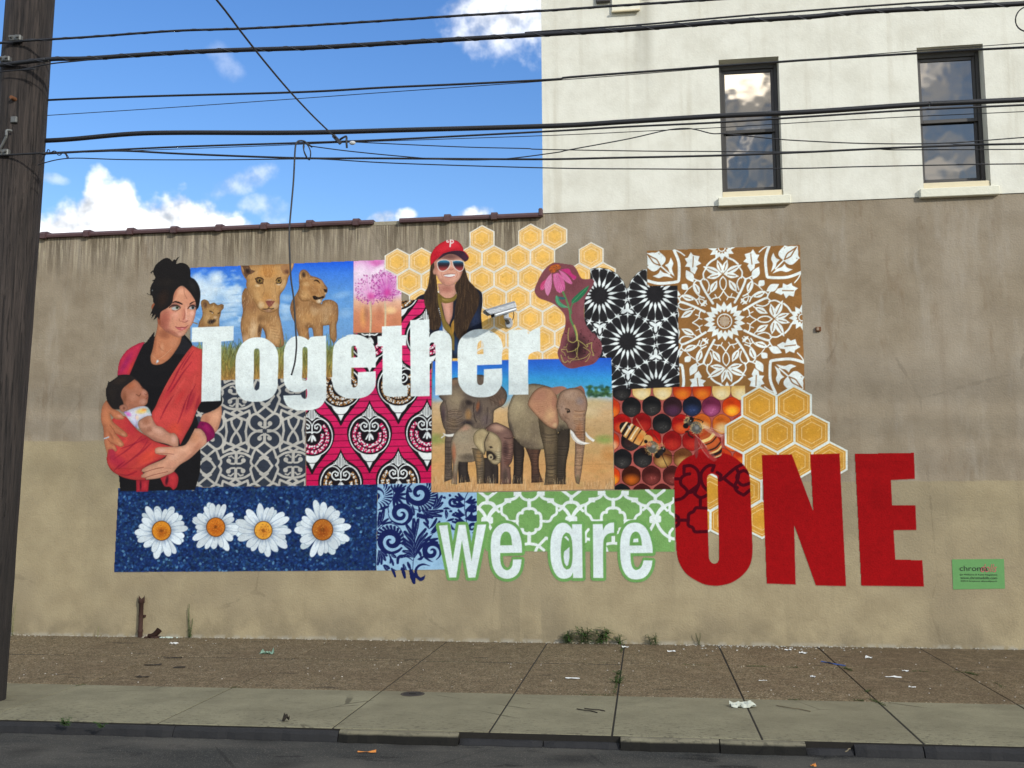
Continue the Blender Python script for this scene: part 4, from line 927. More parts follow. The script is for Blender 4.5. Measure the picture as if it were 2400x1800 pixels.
    piece(S, (140, 126, 102), [(1050, 600, 130, 190, 10, (174, 160, 128), .85), (1250, 440, 150, 90, 0, (166, 150, 124), .7), (1130, 780, 140, 150, 0, (150, 136, 108), .6), (1150, 1040, 200, 80, 10, (96, 84, 72), .85), (970, 860, 40, 140, -15, (84, 74, 68), .8), (1250, 900, 90, 160, 0, (120, 106, 88), .6), (1560, 900, 100, 110, 0, (50, 44, 40), .9)])
    hide(S, 1100, [(180, 166, 138), (118, 104, 86), (190, 174, 146), (104, 92, 78)], .2, 18)
    S = '1285,740 1380,800 1480,850 1508,980 1502,1300 1498,1500 1355,1505 1372,1300 1345,1060 1310,920'
    piece(S, (106, 92, 72), [(1400, 950, 60, 150, 0, (128, 112, 88), .7), (1440, 1400, 60, 100, 0, (134, 116, 86), .7), (1340, 900, 30, 160, -10, (70, 60, 50), .6), (1480, 1200, 24, 250, 0, (70, 62, 52), .6)], [(1330, 900, 1500, 1300, 14, 12, (60, 52, 44)), (1375, 1280, 1490, 1480, 14, 12, (54, 46, 38))])
    S = '1165,570 1200,480 1260,410 1340,373 1430,388 1480,440 1508,520 1500,600 1515,700 1522,800 1500,858 1460,862 1380,822 1290,735 1220,660 1180,610'
    piece(S, (186, 140, 110), [(1300, 480, 120, 90, -20, (176, 126, 104), .7), (1420, 700, 80, 130, 20, (206, 168, 126), .8), (1280, 620, 90, 70, 30, (170, 124, 98), .6), (1470, 560, 40, 120, 0, (160, 112, 92), .6), (1480, 820, 40, 40, 0, (206, 176, 136), .8)])
    for i in range(9): line(vM, [(1480, 480+i*20), (1380-i*8, 520+i*26), (1230+i*10, 520+i*30)], 6, (140, 98, 78), a=.3, own=False)
    fill(vM, '1420,390 1560,370 1620,395 1540,440 1500,470', (168, 122, 102))
    S = '1500,610 1512,520 1545,440 1620,400 1700,388 1765,405 1812,445 1845,520 1852,600 1832,700 1826,850 1826,1000 1812,1120 1785,1350 1758,1500 1722,1480 1702,1350 1712,1050 1690,900 1640,860 1600,790 1545,745'
    fill(vM, '1690,392 1780,362 1815,405 1830,500 1790,450', (150, 104, 86))
    piece(S, (160, 130, 108), [(1660, 470, 110, 80, 0, (186, 158, 136), .8), (1800, 560, 50, 110, 0, (150, 122, 110), .7), (1760, 540, 60, 60, 0, (146, 136, 136), .6), (1560, 620, 60, 90, 0, (156, 132, 116), .6), (1730, 730, 70, 90, 0, (176, 142, 112), .7), (1760, 880, 60, 120, 0, (164, 112, 78), .85), (1765, 1050, 50, 60, 0, (128, 96, 74), .7), (1760, 1250, 60, 170, 0, (170, 136, 102), .7), (1740, 1440, 30, 70, 0, (120, 112, 82), .8), (1590, 730, 50, 60, 30, (126, 96, 80), .6)],
          [(1700, 640, 1825, 860, 13, 10, (120, 88, 66)), (1705, 860, 1825, 1000, 8, 12, (92, 64, 46)), (1712, 1040, 1810, 1360, 26, 6, (104, 84, 66))])
    line(vM, '1600,630 1640,640 1650,665 1620,675', 12, (50, 40, 36), own=False); ell(vM, 1628, 660, 16, 10, 20, (34, 28, 26), 1, False)
    line(vM, '1570,690 1600,730 1640,750', 8, (100, 78, 66), a=.6, own=False)
    hide(S, 260, [(196, 170, 146), (110, 84, 70)], .25)
    fill(vM, '1655,868 1690,900 1730,960 1790,1005 1885,1026 1800,1043 1740,1028 1688,982 1660,925', (230, 228, 220)); fill(vM, '1830,888 1870,940 1938,990 1920,1012 1870,978 1834,938', (224, 222, 214))
    line(vM, '1665,920 1700,980 1750,1022 1800,1036', 8, (160, 150, 140), a=.7, own=False)
    # calf behind
    S = '680,850 740,805 800,788 860,808 925,840 965,870 998,935 1002,1010 998,1150 980,1240 942,1292 965,1300 975,1495 845,1497 850,1300 840,1200 760,1000'
    piece(S, (124, 96, 86), [(830, 850, 120, 60, 10, (190, 154, 132), .9), (900, 920, 70, 70, 0, (134, 104, 94), .7), (960, 1060, 30, 150, 0, (128, 98, 84), .7), (910, 1100, 50, 120, 0, (62, 46, 46), .8), (905, 1400, 50, 110, 0, (70, 60, 54), .8), (930, 1250, 50, 50, 0, (100, 66, 56), .7)], [(890, 960, 995, 1240, 18, 10, (70, 50, 46))])
    # calf in front
    piece('360,1200 480,1200 475,1330 505,1470 370,1485', (58, 52, 50), [(430, 1300, 50, 150, 0, (70, 62, 58), .6)])
    piece('650,1200 790,1180 825,1300 825,1490 660,1490', (64, 56, 52), [(760, 1350, 40, 130, 0, (50, 44, 42), .7)])
    S = '285,1010 300,960 330,900 400,840 450,802 505,815 560,850 640,860 680,960 640,1130 560,1230 430,1245 372,1240 358,1340 352,1500 285,1492 305,1290 290,1180 280,1080'
    piece(S, (160, 144, 120), [(430, 850, 100, 50, -10, (190, 146, 122), .85), (420, 960, 130, 100, 0, (166, 154, 130), .7), (310, 1150, 40, 160, 0, (176, 104, 72), .8), (480, 1190, 140, 60, 0, (90, 80, 70), .85), (320, 1420, 40, 100, 0, (120, 92, 76), .7), (600, 900, 60, 60, 0, (176, 160, 132), .6)])
    hide(S, 500, [(186, 172, 148), (112, 98, 82), (96, 84, 74)], .2, 16)
    S = '520,1080 640,1100 668,1250 655,1490 580,1492 570,1300'
    piece(S, (120, 104, 82), [(600, 1200, 40, 130, 0, (160, 124, 78), .7), (640, 1350, 40, 120, 0, (90, 80, 70), .7)], [(570, 1150, 650, 1480, 14, 8, (70, 62, 52))])
    fill(vM, '690,1090 800,1110 815,1240 730,1235 690,1180', (52, 46, 42))
    S = '660,900 720,885 790,915 840,965 864,1030 862,1120 855,1225 822,1268 772,1268 722,1225 705,1180 725,1150 760,1160 770,1185 755,1205 790,1215 800,1180 740,1120 680,1120 650,1000'
    piece(S, (170, 152, 118), [(760, 950, 80, 50, 20, (190, 172, 136), .7), (700, 1080, 50, 70, 0, (140, 124, 98), .6), (830, 1150, 40, 100, 0, (192, 176, 142), .7), (780, 1250, 60, 30, 0, (190, 172, 138), .6), (690, 960, 40, 80, 0, (120, 104, 84), .7)], [(790, 1120, 860, 1230, 10, 6, (130, 114, 90))])
    ell(vM, 738, 1185, 30, 34, 0, (178, 162, 128)); ell(vM, 742, 1188, 12, 14, 0, (60, 50, 44), 1, False); line(vM, '735,1130 760,1160 775,1200 765,1215', 9, (50, 42, 38), own=False)
    ell(vM, 740, 1075, 14, 9, 20, (40, 34, 32), 1, False); line(vM, '715,1070 745,1062 765,1082', 7, (90, 76, 62), own=False)
    S = '535,960 560,900 600,868 650,855 700,885 720,910 690,960 670,1020 672,1120 662,1158 620,1120 575,1070 545,1020'
    piece(S, (184, 166, 128), [(620, 940, 60, 60, 0, (166, 148, 112), .7), (640, 1080, 30, 70, 0, (196, 178, 138), .7), (560, 980, 30, 60, 0, (150, 132, 100), .6)])
    line(vM, '720,905 690,960 670,1020 674,1120 664,1158', 9, (60, 50, 44), a=.8, own=False)
    for i in range(360):
        x = prng.uniform(70, 2140); y = prng.uniform(1470, 1590)
        if x > 1640 and y < 1500: continue
        line(vM, [(x, y), (x+prng.uniform(-14, 14), y-prng.uniform(30, 90))], 5, [(216, 186, 140), (160, 124, 84), (226, 204, 164), (140, 108, 76)][prng.randint(4)], a=.5, own=False, sm=False)
    clip()

def P_bees():
    part('bee_panel')
    R = '1436,914 1593,907 1746,904 1752,1147 1440,1147.5'
    CL = mask(SRC, R, sm=False); clip(CL)
    fill(SRC, R, (176, 98, 90), sm=False)
    for i in range(120): blob(vN, prng.uniform(100, 2000), prng.uniform(90, 1600), 60, 30, prng.uniform(0, 180), [(200, 130, 118), (140, 66, 66)][prng.randint(2)], .4)
    cells = [(225, 160, 'k'), (515, 150, 'c'), (815, 150, 'c'), (1100, 150, 'o'), (1382, 150, 'o'), (1662, 150, 'c'), (1935, 150, 'c'),
             (70, 410, 'o'), (368, 395, 'k'), (660, 378, 'k'), (960, 390, 'p'), (1240, 385, 'b'), (1518, 388, 'm'), (1812, 390, 'y'),
             (228, 635, 'ro'), (520, 620, 'r'), (808, 632, 'k'), (1085, 640, 'ro'), (1380, 630, 'oc'), (1670, 640, 'oc'), (1960, 640, 'o'),
             (60, 890, 'rc'), (355, 880, 'k'), (660, 860, 'ro'), (955, 880, 'r'), (1235, 880, 'r'), (1520, 880, 'r'), (1830, 890, 'o'),
             (238, 1140, 'k'), (530, 1125, 'k'), (820, 1130, 'br'), (1110, 1130, 'br'), (1400, 1130, 'ro'), (1680, 1130, 'o'), (1960, 1140, 'o'),
             (70, 1390, 'y'), (365, 1385, 'kb'), (655, 1380, 'w'), (955, 1380, 'w'), (1240, 1390, 'w'), (225, 1640, 'k'), (520, 1640, 'w'), (810, 1640, 'w'), (1100, 1640, 'k')]
    pal = {'k': ((38, 38, 40), (70, 68, 66)), 'c': ((226, 190, 120), (236, 222, 180)), 'o': ((196, 70, 36), (232, 140, 52)), 'p': ((62, 40, 46), (92, 58, 84)), 'b': ((36, 40, 54), (56, 70, 108)), 'm': ((120, 50, 78), (176, 96, 138)), 'y': ((206, 74, 30), (250, 196, 60)),
           'ro': ((176, 34, 32), (222, 110, 56)), 'r': ((150, 30, 32), (190, 60, 48)), 'oc': ((206, 110, 44), (234, 206, 150)), 'rc': ((196, 70, 40), (230, 214, 170)), 'br': ((120, 74, 44), (206, 170, 104)), 'kb': ((70, 34, 24), (206, 112, 40)), 'w': ((84, 38, 36), (140, 70, 64))}
    for x, y, k in cells:
        a, b = pal[k]
        H = [(x+148*math.cos(math.pi/6+i*math.pi/3), y+152*math.sin(math.pi/6+i*math.pi/3)) for i in range(6)]
        H2 = []
        for i in range(6):
            p, q = np.array(H[i]), np.array(H[(i+1) % 6]); H2 += [tuple(p*.8+q*.2), tuple(p*.2+q*.8)]
        fill(vN, H2, tuple(int(c*.55) for c in a), grow=.8, n=2); fill(vN, H2, a, n=2)
        clip(CL*mask(vN, H2, n=2))
        blob(vN, x+5, y+60, 150, 110, 0, b, .95); blob(vN, x-30, y-70, 90, 50, 0, tuple(int(c*.8) for c in a), .5)
        if k in ('b', 'm', 'w', 'k'):
            for j in range(7): blob(vN, x+prng.uniform(-30, 60), y+prng.uniform(20, 100), 14, 9, 0, tuple(min(255, c+46) for c in b), .5)
        clip(CL)
    clip()
def P_bee(over):
    def fuzz(x, y, rx, ry, rot, n, cs):
        for i in range(n):
            q = prng.uniform(0, 6.28); r = prng.uniform(.6, 1.1); a = math.radians(rot)
            ux, uy = math.cos(q)*rx*r, math.sin(q)*ry*r
            px, py = x+ux*math.cos(a)-uy*math.sin(a), y+ux*math.sin(a)+uy*math.cos(a)
            line(vN, [(px, py), (px+prng.uniform(-22, 22), py+prng.uniform(-22, 22))], 6, cs[prng.randint(len(cs))], a=.55, own=False, sm=False)
    if not over:
        part('bee_left')
        line(vN, '440,560 500,660 560,750', 9, (206, 150, 110), a=.8); line(vN, '655,520 660,700 690,820', 6, (90, 50, 44), a=.8); line(vN, '700,800 740,860 760,880', 8, (60, 40, 34))
        line(vN, '800,1060 840,1160 890,1260', 10, (30, 22, 22)); line(vN, '850,1070 900,1085 985,1095', 8, (60, 20, 24))
        blob(vN, 330, 900, 120, 120, 40, (46, 24, 24), .8, own=True); blob(vN, 560, 1030, 110, 60, 40, (36, 22, 22), .7)
        S = '195,660 230,618 320,612 420,660 520,720 600,800 610,880 560,940 500,950 420,920 320,860 240,800 210,740'
        fill(vN, S, (206, 150, 84)); clip(mask(vN, S))
        for x, y, c, w in ((215, 670, (36, 32, 32), 60), (290, 690, (40, 34, 32), 44), (370, 730, (60, 44, 34), 30), (455, 790, (70, 44, 28), 20), (540, 850, (80, 44, 26), 16)):
            line(vN, [(x+70, y-95), (x+20, y-20), (x-60, y+110)], w, c, own=False)
        for x, y in ((250, 680), (330, 705), (410, 760)): line(vN, [(x+70, y-90), (x+10, y-10), (x-50, y+90)], 22, (236, 214, 170), own=False)
        blob(vN, 500, 830, 90, 70, 40, (214, 122, 52), .85); blob(vN, 340, 690, 50, 20, 60, (226, 232, 236), .8)
        clip()
        ell(vN, 610, 860, 70, 60, 40, (204, 160, 92)); ell(vN, 670, 970, 95, 85, 40, (84, 82, 74)); blob(vN, 620, 930, 60, 50, 0, (206, 110, 74), .9); blob(vN, 690, 960, 40, 34, 0, (150, 150, 144), .9)
        fuzz(670, 990, 110, 95, 40, 130, [(206, 166, 100), (170, 130, 76), (226, 196, 136)])
        ell(vN, 820, 1005, 42, 46, 0, (26, 24, 26)); ell(vN, 745, 1090, 42, 42, 0, (26, 24, 26)); ell(vN, 785, 1050, 46, 40, -45, (40, 36, 36)); blob(vN, 828, 995, 14, 14, 0, (190, 190, 190), .9); ell(vN, 575, 890, 26, 26, 0, (30, 26, 26))
        fuzz(790, 960, 60, 40, 0, 40, [(226, 196, 130), (206, 166, 100)])
    else:
        part('bee_right')
        fill(vN, '1290,800 1330,900 1325,1090 1300,1140 1280,1080 1275,900', (120, 60, 58), a=.75); line(vN, '1160,490 1158,560', 9, (30, 24, 24)); line(vN, '1010,555 1120,585', 7, (110, 30, 30)); line(vN, '1270,560 1340,575 1400,600 1390,620', 12, (30, 24, 24))
        line(vN, '1150,750 1180,740 1200,800 1250,830', 22, (50, 30, 28))
        S = '1340,740 1420,700 1520,740 1600,820 1650,900 1670,1000 1660,1090 1610,1130 1550,1115 1490,1060 1430,960 1360,860'
        fill(vN, S, (176, 84, 44)); clip(mask(vN, S))
        for x, y, c, w in ((1400, 780, (176, 70, 36), 40), (1470, 850, (226, 192, 120), 46), (1500, 900, (60, 34, 26), 18), (1530, 930, (190, 90, 44), 40), (1560, 980, (54, 36, 30), 24), (1585, 1020, (220, 186, 120), 22), (1610, 1050, (36, 30, 32), 40), (1630, 1085, (200, 180, 140), 12), (1640, 1110, (30, 26, 28), 30)):
            line(vN, [(x+100, y-90), (x+20, y), (x-110, y+50)], w, c, own=False)
        clip()
        fill(vN, '1390,650 1480,690 1580,750 1700,800 1640,830 1520,780 1430,720', (206, 170, 150), a=.55); line(vN, '1390,650 1500,690 1700,760', 6, (226, 206, 196), a=.7)
        fill(vN, '1290,800 1400,900 1480,1000 1560,1080 1605,1150 1560,1180 1480,1130 1400,1040 1340,930', (170, 90, 84), a=.5); line(vN, '1290,800 1400,900 1450,970', 6, (226, 200, 190), a=.8); line(vN, '1330,900 1400,1020 1480,1120', 5, (206, 160, 150), a=.7)
        ell(vN, 1300, 690, 85, 92, -30, (92, 90, 84)); blob(vN, 1310, 690, 44, 44, 0, (140, 140, 138), .9)
        fuzz(1300, 700, 100, 100, 0, 120, [(206, 166, 100), (170, 130, 76), (226, 196, 136)])
        ell(vN, 1190, 600, 60, 70, 35, (70, 66, 60)); ell(vN, 1230, 575, 38, 42, 0, (26, 24, 26)); ell(vN, 1150, 665, 40, 38, 0, (26, 24, 26)); blob(vN, 1220, 590, 12, 12, 0, (200, 200, 200), .9)
        fuzz(1160, 580, 50, 30, -45, 50, [(226, 196, 130), (196, 160, 96)])

def P_comb_low():
    part('honeycomb_lower_panel')
    for r, k in ((0, 0), (0, 1), (1, -1), (1, 0), (1, 1), (2, -1), (2, 0), (2, 1), (3, -2), (3, -3), (4, -3), (4, -4), (4, -2)):
        x, y = vO.p(440+232*r+446*k, 392+362*r-12*k)
        hexcell(x, y, 47.0, 44.5, 0, ((214, 222, 214), (198, 146, 62), (206, 150, 48), (240, 220, 170)), .075)

def P_daisies():
    part('daisy_panel')
    R = '277,1143.5 455,1149 457,1141.5 717,1138.5 885,1135 882,1337 266.7,1341'
    CL = mask(SRC, R, sm=False); clip(CL)
    fill(SRC, R, (24, 44, 86), sm=False)
    for i in range(9500):
        x = prng.uniform(262, 890); y = prng.uniform(1132, 1345); b = prng.rand()
        c = [(20, 38, 84), (32, 62, 120), (16, 26, 58), (40, 72, 106), (26, 50, 108), (30, 52, 104), (52, 98, 152), (36, 58, 78)][int(min(b*8.2, 7))] if b < .97 else (112, 166, 198)
        ell(SRC, x, y, prng.uniform(1.6, 4.2), prng.uniform(1.2, 3.2), prng.uniform(0, 180), c, .62, False)
    n = vnoise(60, 77)
    for cx, cy, R0, r0, seed, oc in ((378.8, 1243.8, 62, 22.5, 1, ((206, 132, 40), (150, 74, 22))), (506, 1235.5, 58, 22, 2, ((196, 112, 36), (170, 84, 24))), (617.4, 1243, 62, 21, 3, ((222, 160, 60), (196, 120, 44))), (756.2, 1241.5, 66, 24.5, 4, ((176, 104, 40), (140, 66, 24)))):
        r = np.random.RandomState(seed+40)
        part('daisy')
        for ly, (nn, f) in enumerate(((11, .94), (18, 1.0))):
            for i in range(nn):
                q = 2*math.pi*(i+r.uniform(-.28, .28))/nn+ly*.3; L = R0*f*r.uniform(.8, 1.12); w = R0*r.uniform(.105, .15)
                def pp(d, s): return (cx+d*math.cos(q)-s*math.sin(q), cy+d*math.sin(q)+s*math.cos(q))
                fill(SRC, [pp(r0*.6, w*.35), pp(L*.5, w*.85), pp(L*.78, w), pp(L*.95, w*.6), pp(L, 0), pp(L*.95, -w*.6), pp(L*.78, -w), pp(L*.5, -w*.85), pp(r0*.6, -w*.35)], (70, 92, 126), a=.55, n=3, grow=.8)
                S = [pp(r0*.6, w*.35), pp(L*.5, w*.85), pp(L*.78, w), pp(L*.95, w*.6), pp(L, 0), pp(L*.95, -w*.6), pp(L*.78, -w), pp(L*.5, -w*.85), pp(r0*.6, -w*.35)]
                t = r.uniform(.9, 1.02)
                fill(SRC, S, tuple(np.array(((206, 222, 228), (214, 226, 232))[ly])*t), n=3)
                line(SRC, [pp(r0, 0), pp(L*.62, w*.1)], 2.2, (136, 158, 186), a=.55, own=False, taper=(5, 1), soft=2.4)
                line(SRC, [pp(r0, w*.35), pp(L*.55, w*.5)], 1.2, (120, 140, 170), a=.4, own=False, soft=1.8)
        blob(SRC, cx, cy, r0*1.5, r0*1.5, 0, (70, 84, 104), .75)
        ell(SRC, cx, cy, r0*1.03, r0*1.05, 0, (92, 60, 26)); ell(SRC, cx, cy, r0*.94, r0*.97, 0, oc[0]); blob(SRC, cx+1, cy+4, r0*.85, r0*.8, 0, oc[1], .75); blob(SRC, cx, cy, r0*.28, r0*.25, 0, (96, 52, 22), .7)
        for i in range(90):
            q = r.uniform(0, 6.28); d = r0*.9*math.sqrt(r.rand()); ell(SRC, cx+d*math.cos(q), cy+d*math.sin(q), 1.1, 1.0, 0, [(226, 166, 70), (120, 60, 22), (206, 124, 40)][r.randint(3)], .5, False)
    clip()

def P_navy():
    part('navy_scroll_panel')
    R = '885,1134.6 1011,1132 1011,1154 1117.7,1153.5 1118,1292 1046,1334.7 882,1337'
    NV = (24, 34, 84); LB = (146, 184, 212)
    fill(SRC, R, LB, sm=False)
    CL = mask(SRC, R, sm=False)
    clip(np.maximum(CL, mask(SRC, '882,1300 1040,1300 1040,1385 882,1385', sm=False)*mask(SRC, '905,1330 1000,1330 1000,1385 905,1385', sm=False)))
    def spiral(cx, cy, R0, ang, dirn, turns=1.6, w0=70):
        P = []
        for i in range(26):
            t = i/25; r = R0*(1-t)**.85+12; a = math.radians(ang)+dirn*t*turns*2*math.pi
            P.append((cx+r*math.cos(a), cy+r*math.sin(a)*.96))
        line(vR, P, 0, NV, taper=(10, w0*.95, w0*1.15, w0*.95, w0*.65, 14), own=False)
    def drop(x0, y0, x1, y1, w, bend=0):
        dx, dy = x1-x0, y1-y0; L = math.hypot(dx, dy); nx, ny = -dy/L, dx/L
        line(vR, [(x0, y0), (x0+dx*.5+nx*bend, y0+dy*.5+ny*bend), (x1, y1)], 0, NV, taper=(5, w*.95, w*1.2, w*.8), own=False)
        if w > 38: line(vR, [(x0+dx*.12+nx*bend*.3, y0+dy*.12+ny*bend*.3), (x0+dx*.5+nx*(bend*1.0+w*.16), y0+dy*.5+ny*(bend+w*.16)), (x0+dx*.85+nx*w*.1, y0+dy*.85+ny*w*.1)], 4, LB, a=.75, own=False)
    def feather(cx, cy, R0, a0, a1, n, l, dirn, w=20):
        for i in range(n):
            a = math.radians(a0+(a1-a0)*i/(n-1)); ll = l*(.75+.35*math.sin(math.pi*i/(n-1)))
            x0, y0 = cx+R0*math.cos(a), cy+R0*math.sin(a)
            x1, y1 = cx+(R0-ll)*math.cos(a+dirn*.28), cy+(R0-ll)*math.sin(a+dirn*.28)
            line(vR, [(x0, y0), ((x0+x1)/2+8, (y0+y1)/2), (x1, y1)], 0, NV, taper=(w*1.9, w*1.3, 6), own=False)
    spiral(715, 215, 165, -120, -1, 1.5, 74); feather(740, 240, 215, -70, 95, 13, 110, 1); line(vR, [(740+222*math.cos(t), 230+212*math.sin(t)) for t in np.linspace(-1.3, 2.3, 16)], 10, NV, own=False)
    spiral(465, 490, 150, 130, -1, 1.6, 66); line(vR, '290,430 300,520 350,590 450,630 540,625 610,560', 16, NV, own=False, taper=(6, 10, 20, 30, 24, 8))
    spiral(330, 860, 170, 40, 1, 1.6, 76); feather(310, 850, 190, 180, 370, 13, 95, 1); line(vR, [(310+188*math.cos(t), 830+210*math.sin(t)) for t in np.linspace(3.3, 6.7, 16)], 11, NV, own=False)
    line(vR, '190,930 240,1000 330,1025 420,1000 475,955', 0, NV, own=False, taper=(6, 26, 40, 40, 26))
    spiral(880, 1000, 125, 60, -1, 1.5, 64); line(vR, '770,980 790,1070 860,1130 900,1145', 0, NV, taper=(30, 40, 22, 4), own=False)
    spiral(1460, 480, 100, 150, 1, 1.3, 44); line(vR, '1360,440 1400,390 1480,365', 14, NV, own=False); line(vR, '1370,540 1420,580 1500,580', 0, NV, own=False, taper=(10, 26, 22))
    # central plume
    for x, y, b, w in ((640, 570, 0, 56), (700, 570, -6, 48), (545, 650, 30, 52), (520, 740, 40, 58), (510, 840, 34, 54), (505, 900, 30, 50), (500, 1000, 26, 46), (470, 1080, 30, 40), (800, 700, -26, 44), (820, 760, -24, 40), (840, 840, -20, 36)):
        drop(650, min(y+300, 1090), x, y, w, b)
    line(vR, '625,1260 640,1100 700,960 800,840 900,770', 9, NV, own=False); line(vR, '420,1160 430,1090 480,1060 560,1080 630,1130', 0, NV, taper=(36, 44, 30, 20, 8), own=False)
    # upper left ferns
    spiral(130, 230, 90, 0, -1, 1.2, 50); feather(170, 230, 170, -70, 80, 10, 90, 1, 16); line(vR, '335,85 365,190 350,290 290,390 300,470', 10, NV, own=False)
    for a in range(7): drop(380, 220, 380+150*math.cos(-.9+a*.42), 230+170*math.sin(-.9+a*.42), 34, 8)
    for a in range(5): drop(390, 205, 330+a*50, 90+abs(a-2)*10, 26, 0)
    for x, y in ((180, 480), (230, 440), (170, 560)): drop(150, 680, x, y, 50, 10)
    drop(180, 640, 290, 560, 30); drop(180, 640, 340, 600, 26); drop(150, 440, 290, 390, 34)
    # between scrolls
    for x, y in ((1000, 300), (1020, 250), (960, 260), (1030, 340)): drop(900, 430, x, y, 40, 10)
    for x, y in ((940, 520), (1010, 520), (890, 540), (1030, 450)): drop(760, 450, x, y, 46, 14)
    for i in range(8): drop(690, 480, 690+i*26, 560-abs(i-4)*6, 22)
    drop(620, 370, 640, 500, 40); drop(560, 120, 600, 180, 50, 10); line(vR, '560,180 545,260 560,340 590,370', 0, NV, taper=(10, 34, 36, 14), own=False)
    # right column
    line(vR, '1380,195 1340,280 1330,380 1345,500 1360,610', 10, NV, own=False)
    for y, s in ((250, -1), (290, 1), (340, -1), (400, 1), (470, -1), (520, 1), (560, -1)):
        for d in range(3): drop(1340, y+40, 1340+s*(90+d*40), y-30+d*34, 34, 14*s)
    for i in range(9): drop(1060+prng.uniform(-10, 200), 250+i*36, 1080+prng.uniform(-40, 160), 230+i*38, 28, 10)
    spiral(1180, 330, 60, 0, 1, 1.2, 34); drop(1080, 560, 1080, 450, 40, 8); drop(1090, 590, 1180, 560, 30); line(vR, '1150,640 1170,690 1210,710', 0, NV, taper=(10, 34, 14), own=False); spiral(1440, 680, 60, 90, -1, 1.2, 40)
    for x, y, x1, y1 in ((840, 640, 800, 560), (850, 700, 950, 560), (870, 740, 990, 600), (850, 700, 780, 610), (870, 760, 950, 690), (830, 840, 960, 830), (840, 850, 960, 880), (760, 860, 870, 800), (740, 1090, 700, 1000), (690, 1110, 760, 1080)): drop(x, y, x1, y1, 36, 10)
    # lower ferns
    for x, y in ((150, 1180), (200, 1170), (250, 1120), (270, 1060)): drop(160, 990, x, y, 40, -10)
    drop(330, 1040, 390, 1080, 40); drop(300, 1040, 320, 1160, 26, -16); drop(340, 1100, 360, 1190, 30); drop(220, 1190, 300, 1230, 46); drop(290, 1280, 240, 1200, 40)
    drop(340, 1235, 385, 1350, 44, -20); drop(545, 1310, 500, 1190, 40); drop(600, 1260, 560, 1160, 38); drop(470, 1220, 515, 1360, 54, 6); drop(590, 1250, 645, 1425, 84, 6); line(vR, '860,1200 760,1180 680,1230 670,1330 730,1380 790,1330', 0, NV, taper=(4, 28, 36, 40, 44, 8), own=True)
    clip()
    # overhanging tips are paint on the bare wall, too
    for a in ((340, 1240, 385, 1345, 40), (480, 1240, 515, 1355, 52), (600, 1270, 640, 1420, 78)):
        line(vR, [(a[0], a[1]), ((a[0]+a[2])/2+4, (a[1]+a[3])/2), (a[2], a[3])], 0, NV, taper=(a[4]*.7, a[4], a[4]*.6))
    line(vR, '668,1290 690,1350 730,1385 770,1370 792,1320', 0, NV, taper=(36, 40, 44, 34, 6))

def P_green():
    part('green_lattice_panel')
    R = '1117.6,1153.4 1579.6,1146.3 1582,1293.5 1140,1292 1118,1260'
    clip(mask(SRC, R, sm=False))
    fill(SRC, R, (116, 160, 92), sm=False)
    W = (220, 230, 226)
    def st(ax, pl, w, dy=0):
        for s in (1, -1): line(vS, [(ax+s*(x-597), y+dy) for x, y in pl], w, W, own=False, sm=True)
    for ax, dy in ((597-838, 8), (597, 0), (1435, -6), (1435+838, -12)):
        arc = [(597+95*math.cos(t), 145+78*math.sin(t)) for t in np.linspace(.0, math.pi, 12)]
        line(vS, [(x-597+ax, y+dy) for x, y in arc], 26, W, own=False, sm=False)
        st(ax, [(597, 222), (597, 305)], 34, dy)
        st(ax, [(597, 304), (560, 308), (532, 328), (530, 350), (500, 352), (482, 378), (478, 430), (482, 485), (502, 512), (532, 514), (534, 536), (562, 554), (597, 558)], 28, dy)
        st(ax, [(597, 552), (597, 650)], 34, dy); st(ax, [(482, 430), (395, 430), (365, 385), (325, 355), (322, 285)], 26, dy)
        st(ax, [(505, 150), (460, 200), (385, 228), (330, 268), (255, 300), (205, 360), (180, 425)], 30, dy); fill(vS, [(ax-247, 205+dy), (ax-180, 200+dy), (ax-180, 250+dy), (ax-247, 250+dy)], W, sm=False, own=False); fill(vS, [(ax+247, 205+dy), (ax+180, 200+dy), (ax+180, 250+dy), (ax+247, 250+dy)], W, sm=False, own=False)
        fill(vS, [(ax-155, 135+dy), (ax-90, 135+dy), (ax-90, 180+dy), (ax-155, 180+dy)], W, sm=False, own=False); fill(vS, [(ax+155, 135+dy), (ax+90, 135+dy), (ax+90, 180+dy), (ax+155, 180+dy)], W, sm=False, own=False)
        st(ax, [(180, 190), (180, 245)], 30, dy); st(ax, [(180, 200), (90, 130)], 30, dy)
        st(ax, [(180, 242), (130, 255), (95, 298), (60, 330)], 26, dy); st(ax, [(180, 242), (235, 256), (268, 298)], 26, dy)
        st(ax, [(80, 290), (140, 350), (180, 425)], 30, dy); st(ax, [(140, 405), (220, 405), (220, 440), (180, 440)], 34, dy)
        st(ax, [(180, 430), (225, 520), (280, 580), (360, 620), (430, 600)], 30, dy); st(ax, [(322, 640), (322, 560), (350, 520)], 26, dy); st(ax, [(597, 655), (520, 670), (450, 720)], 28, dy); st(ax, [(430, 600), (520, 700), (540, 760)], 28, dy)
    clip()
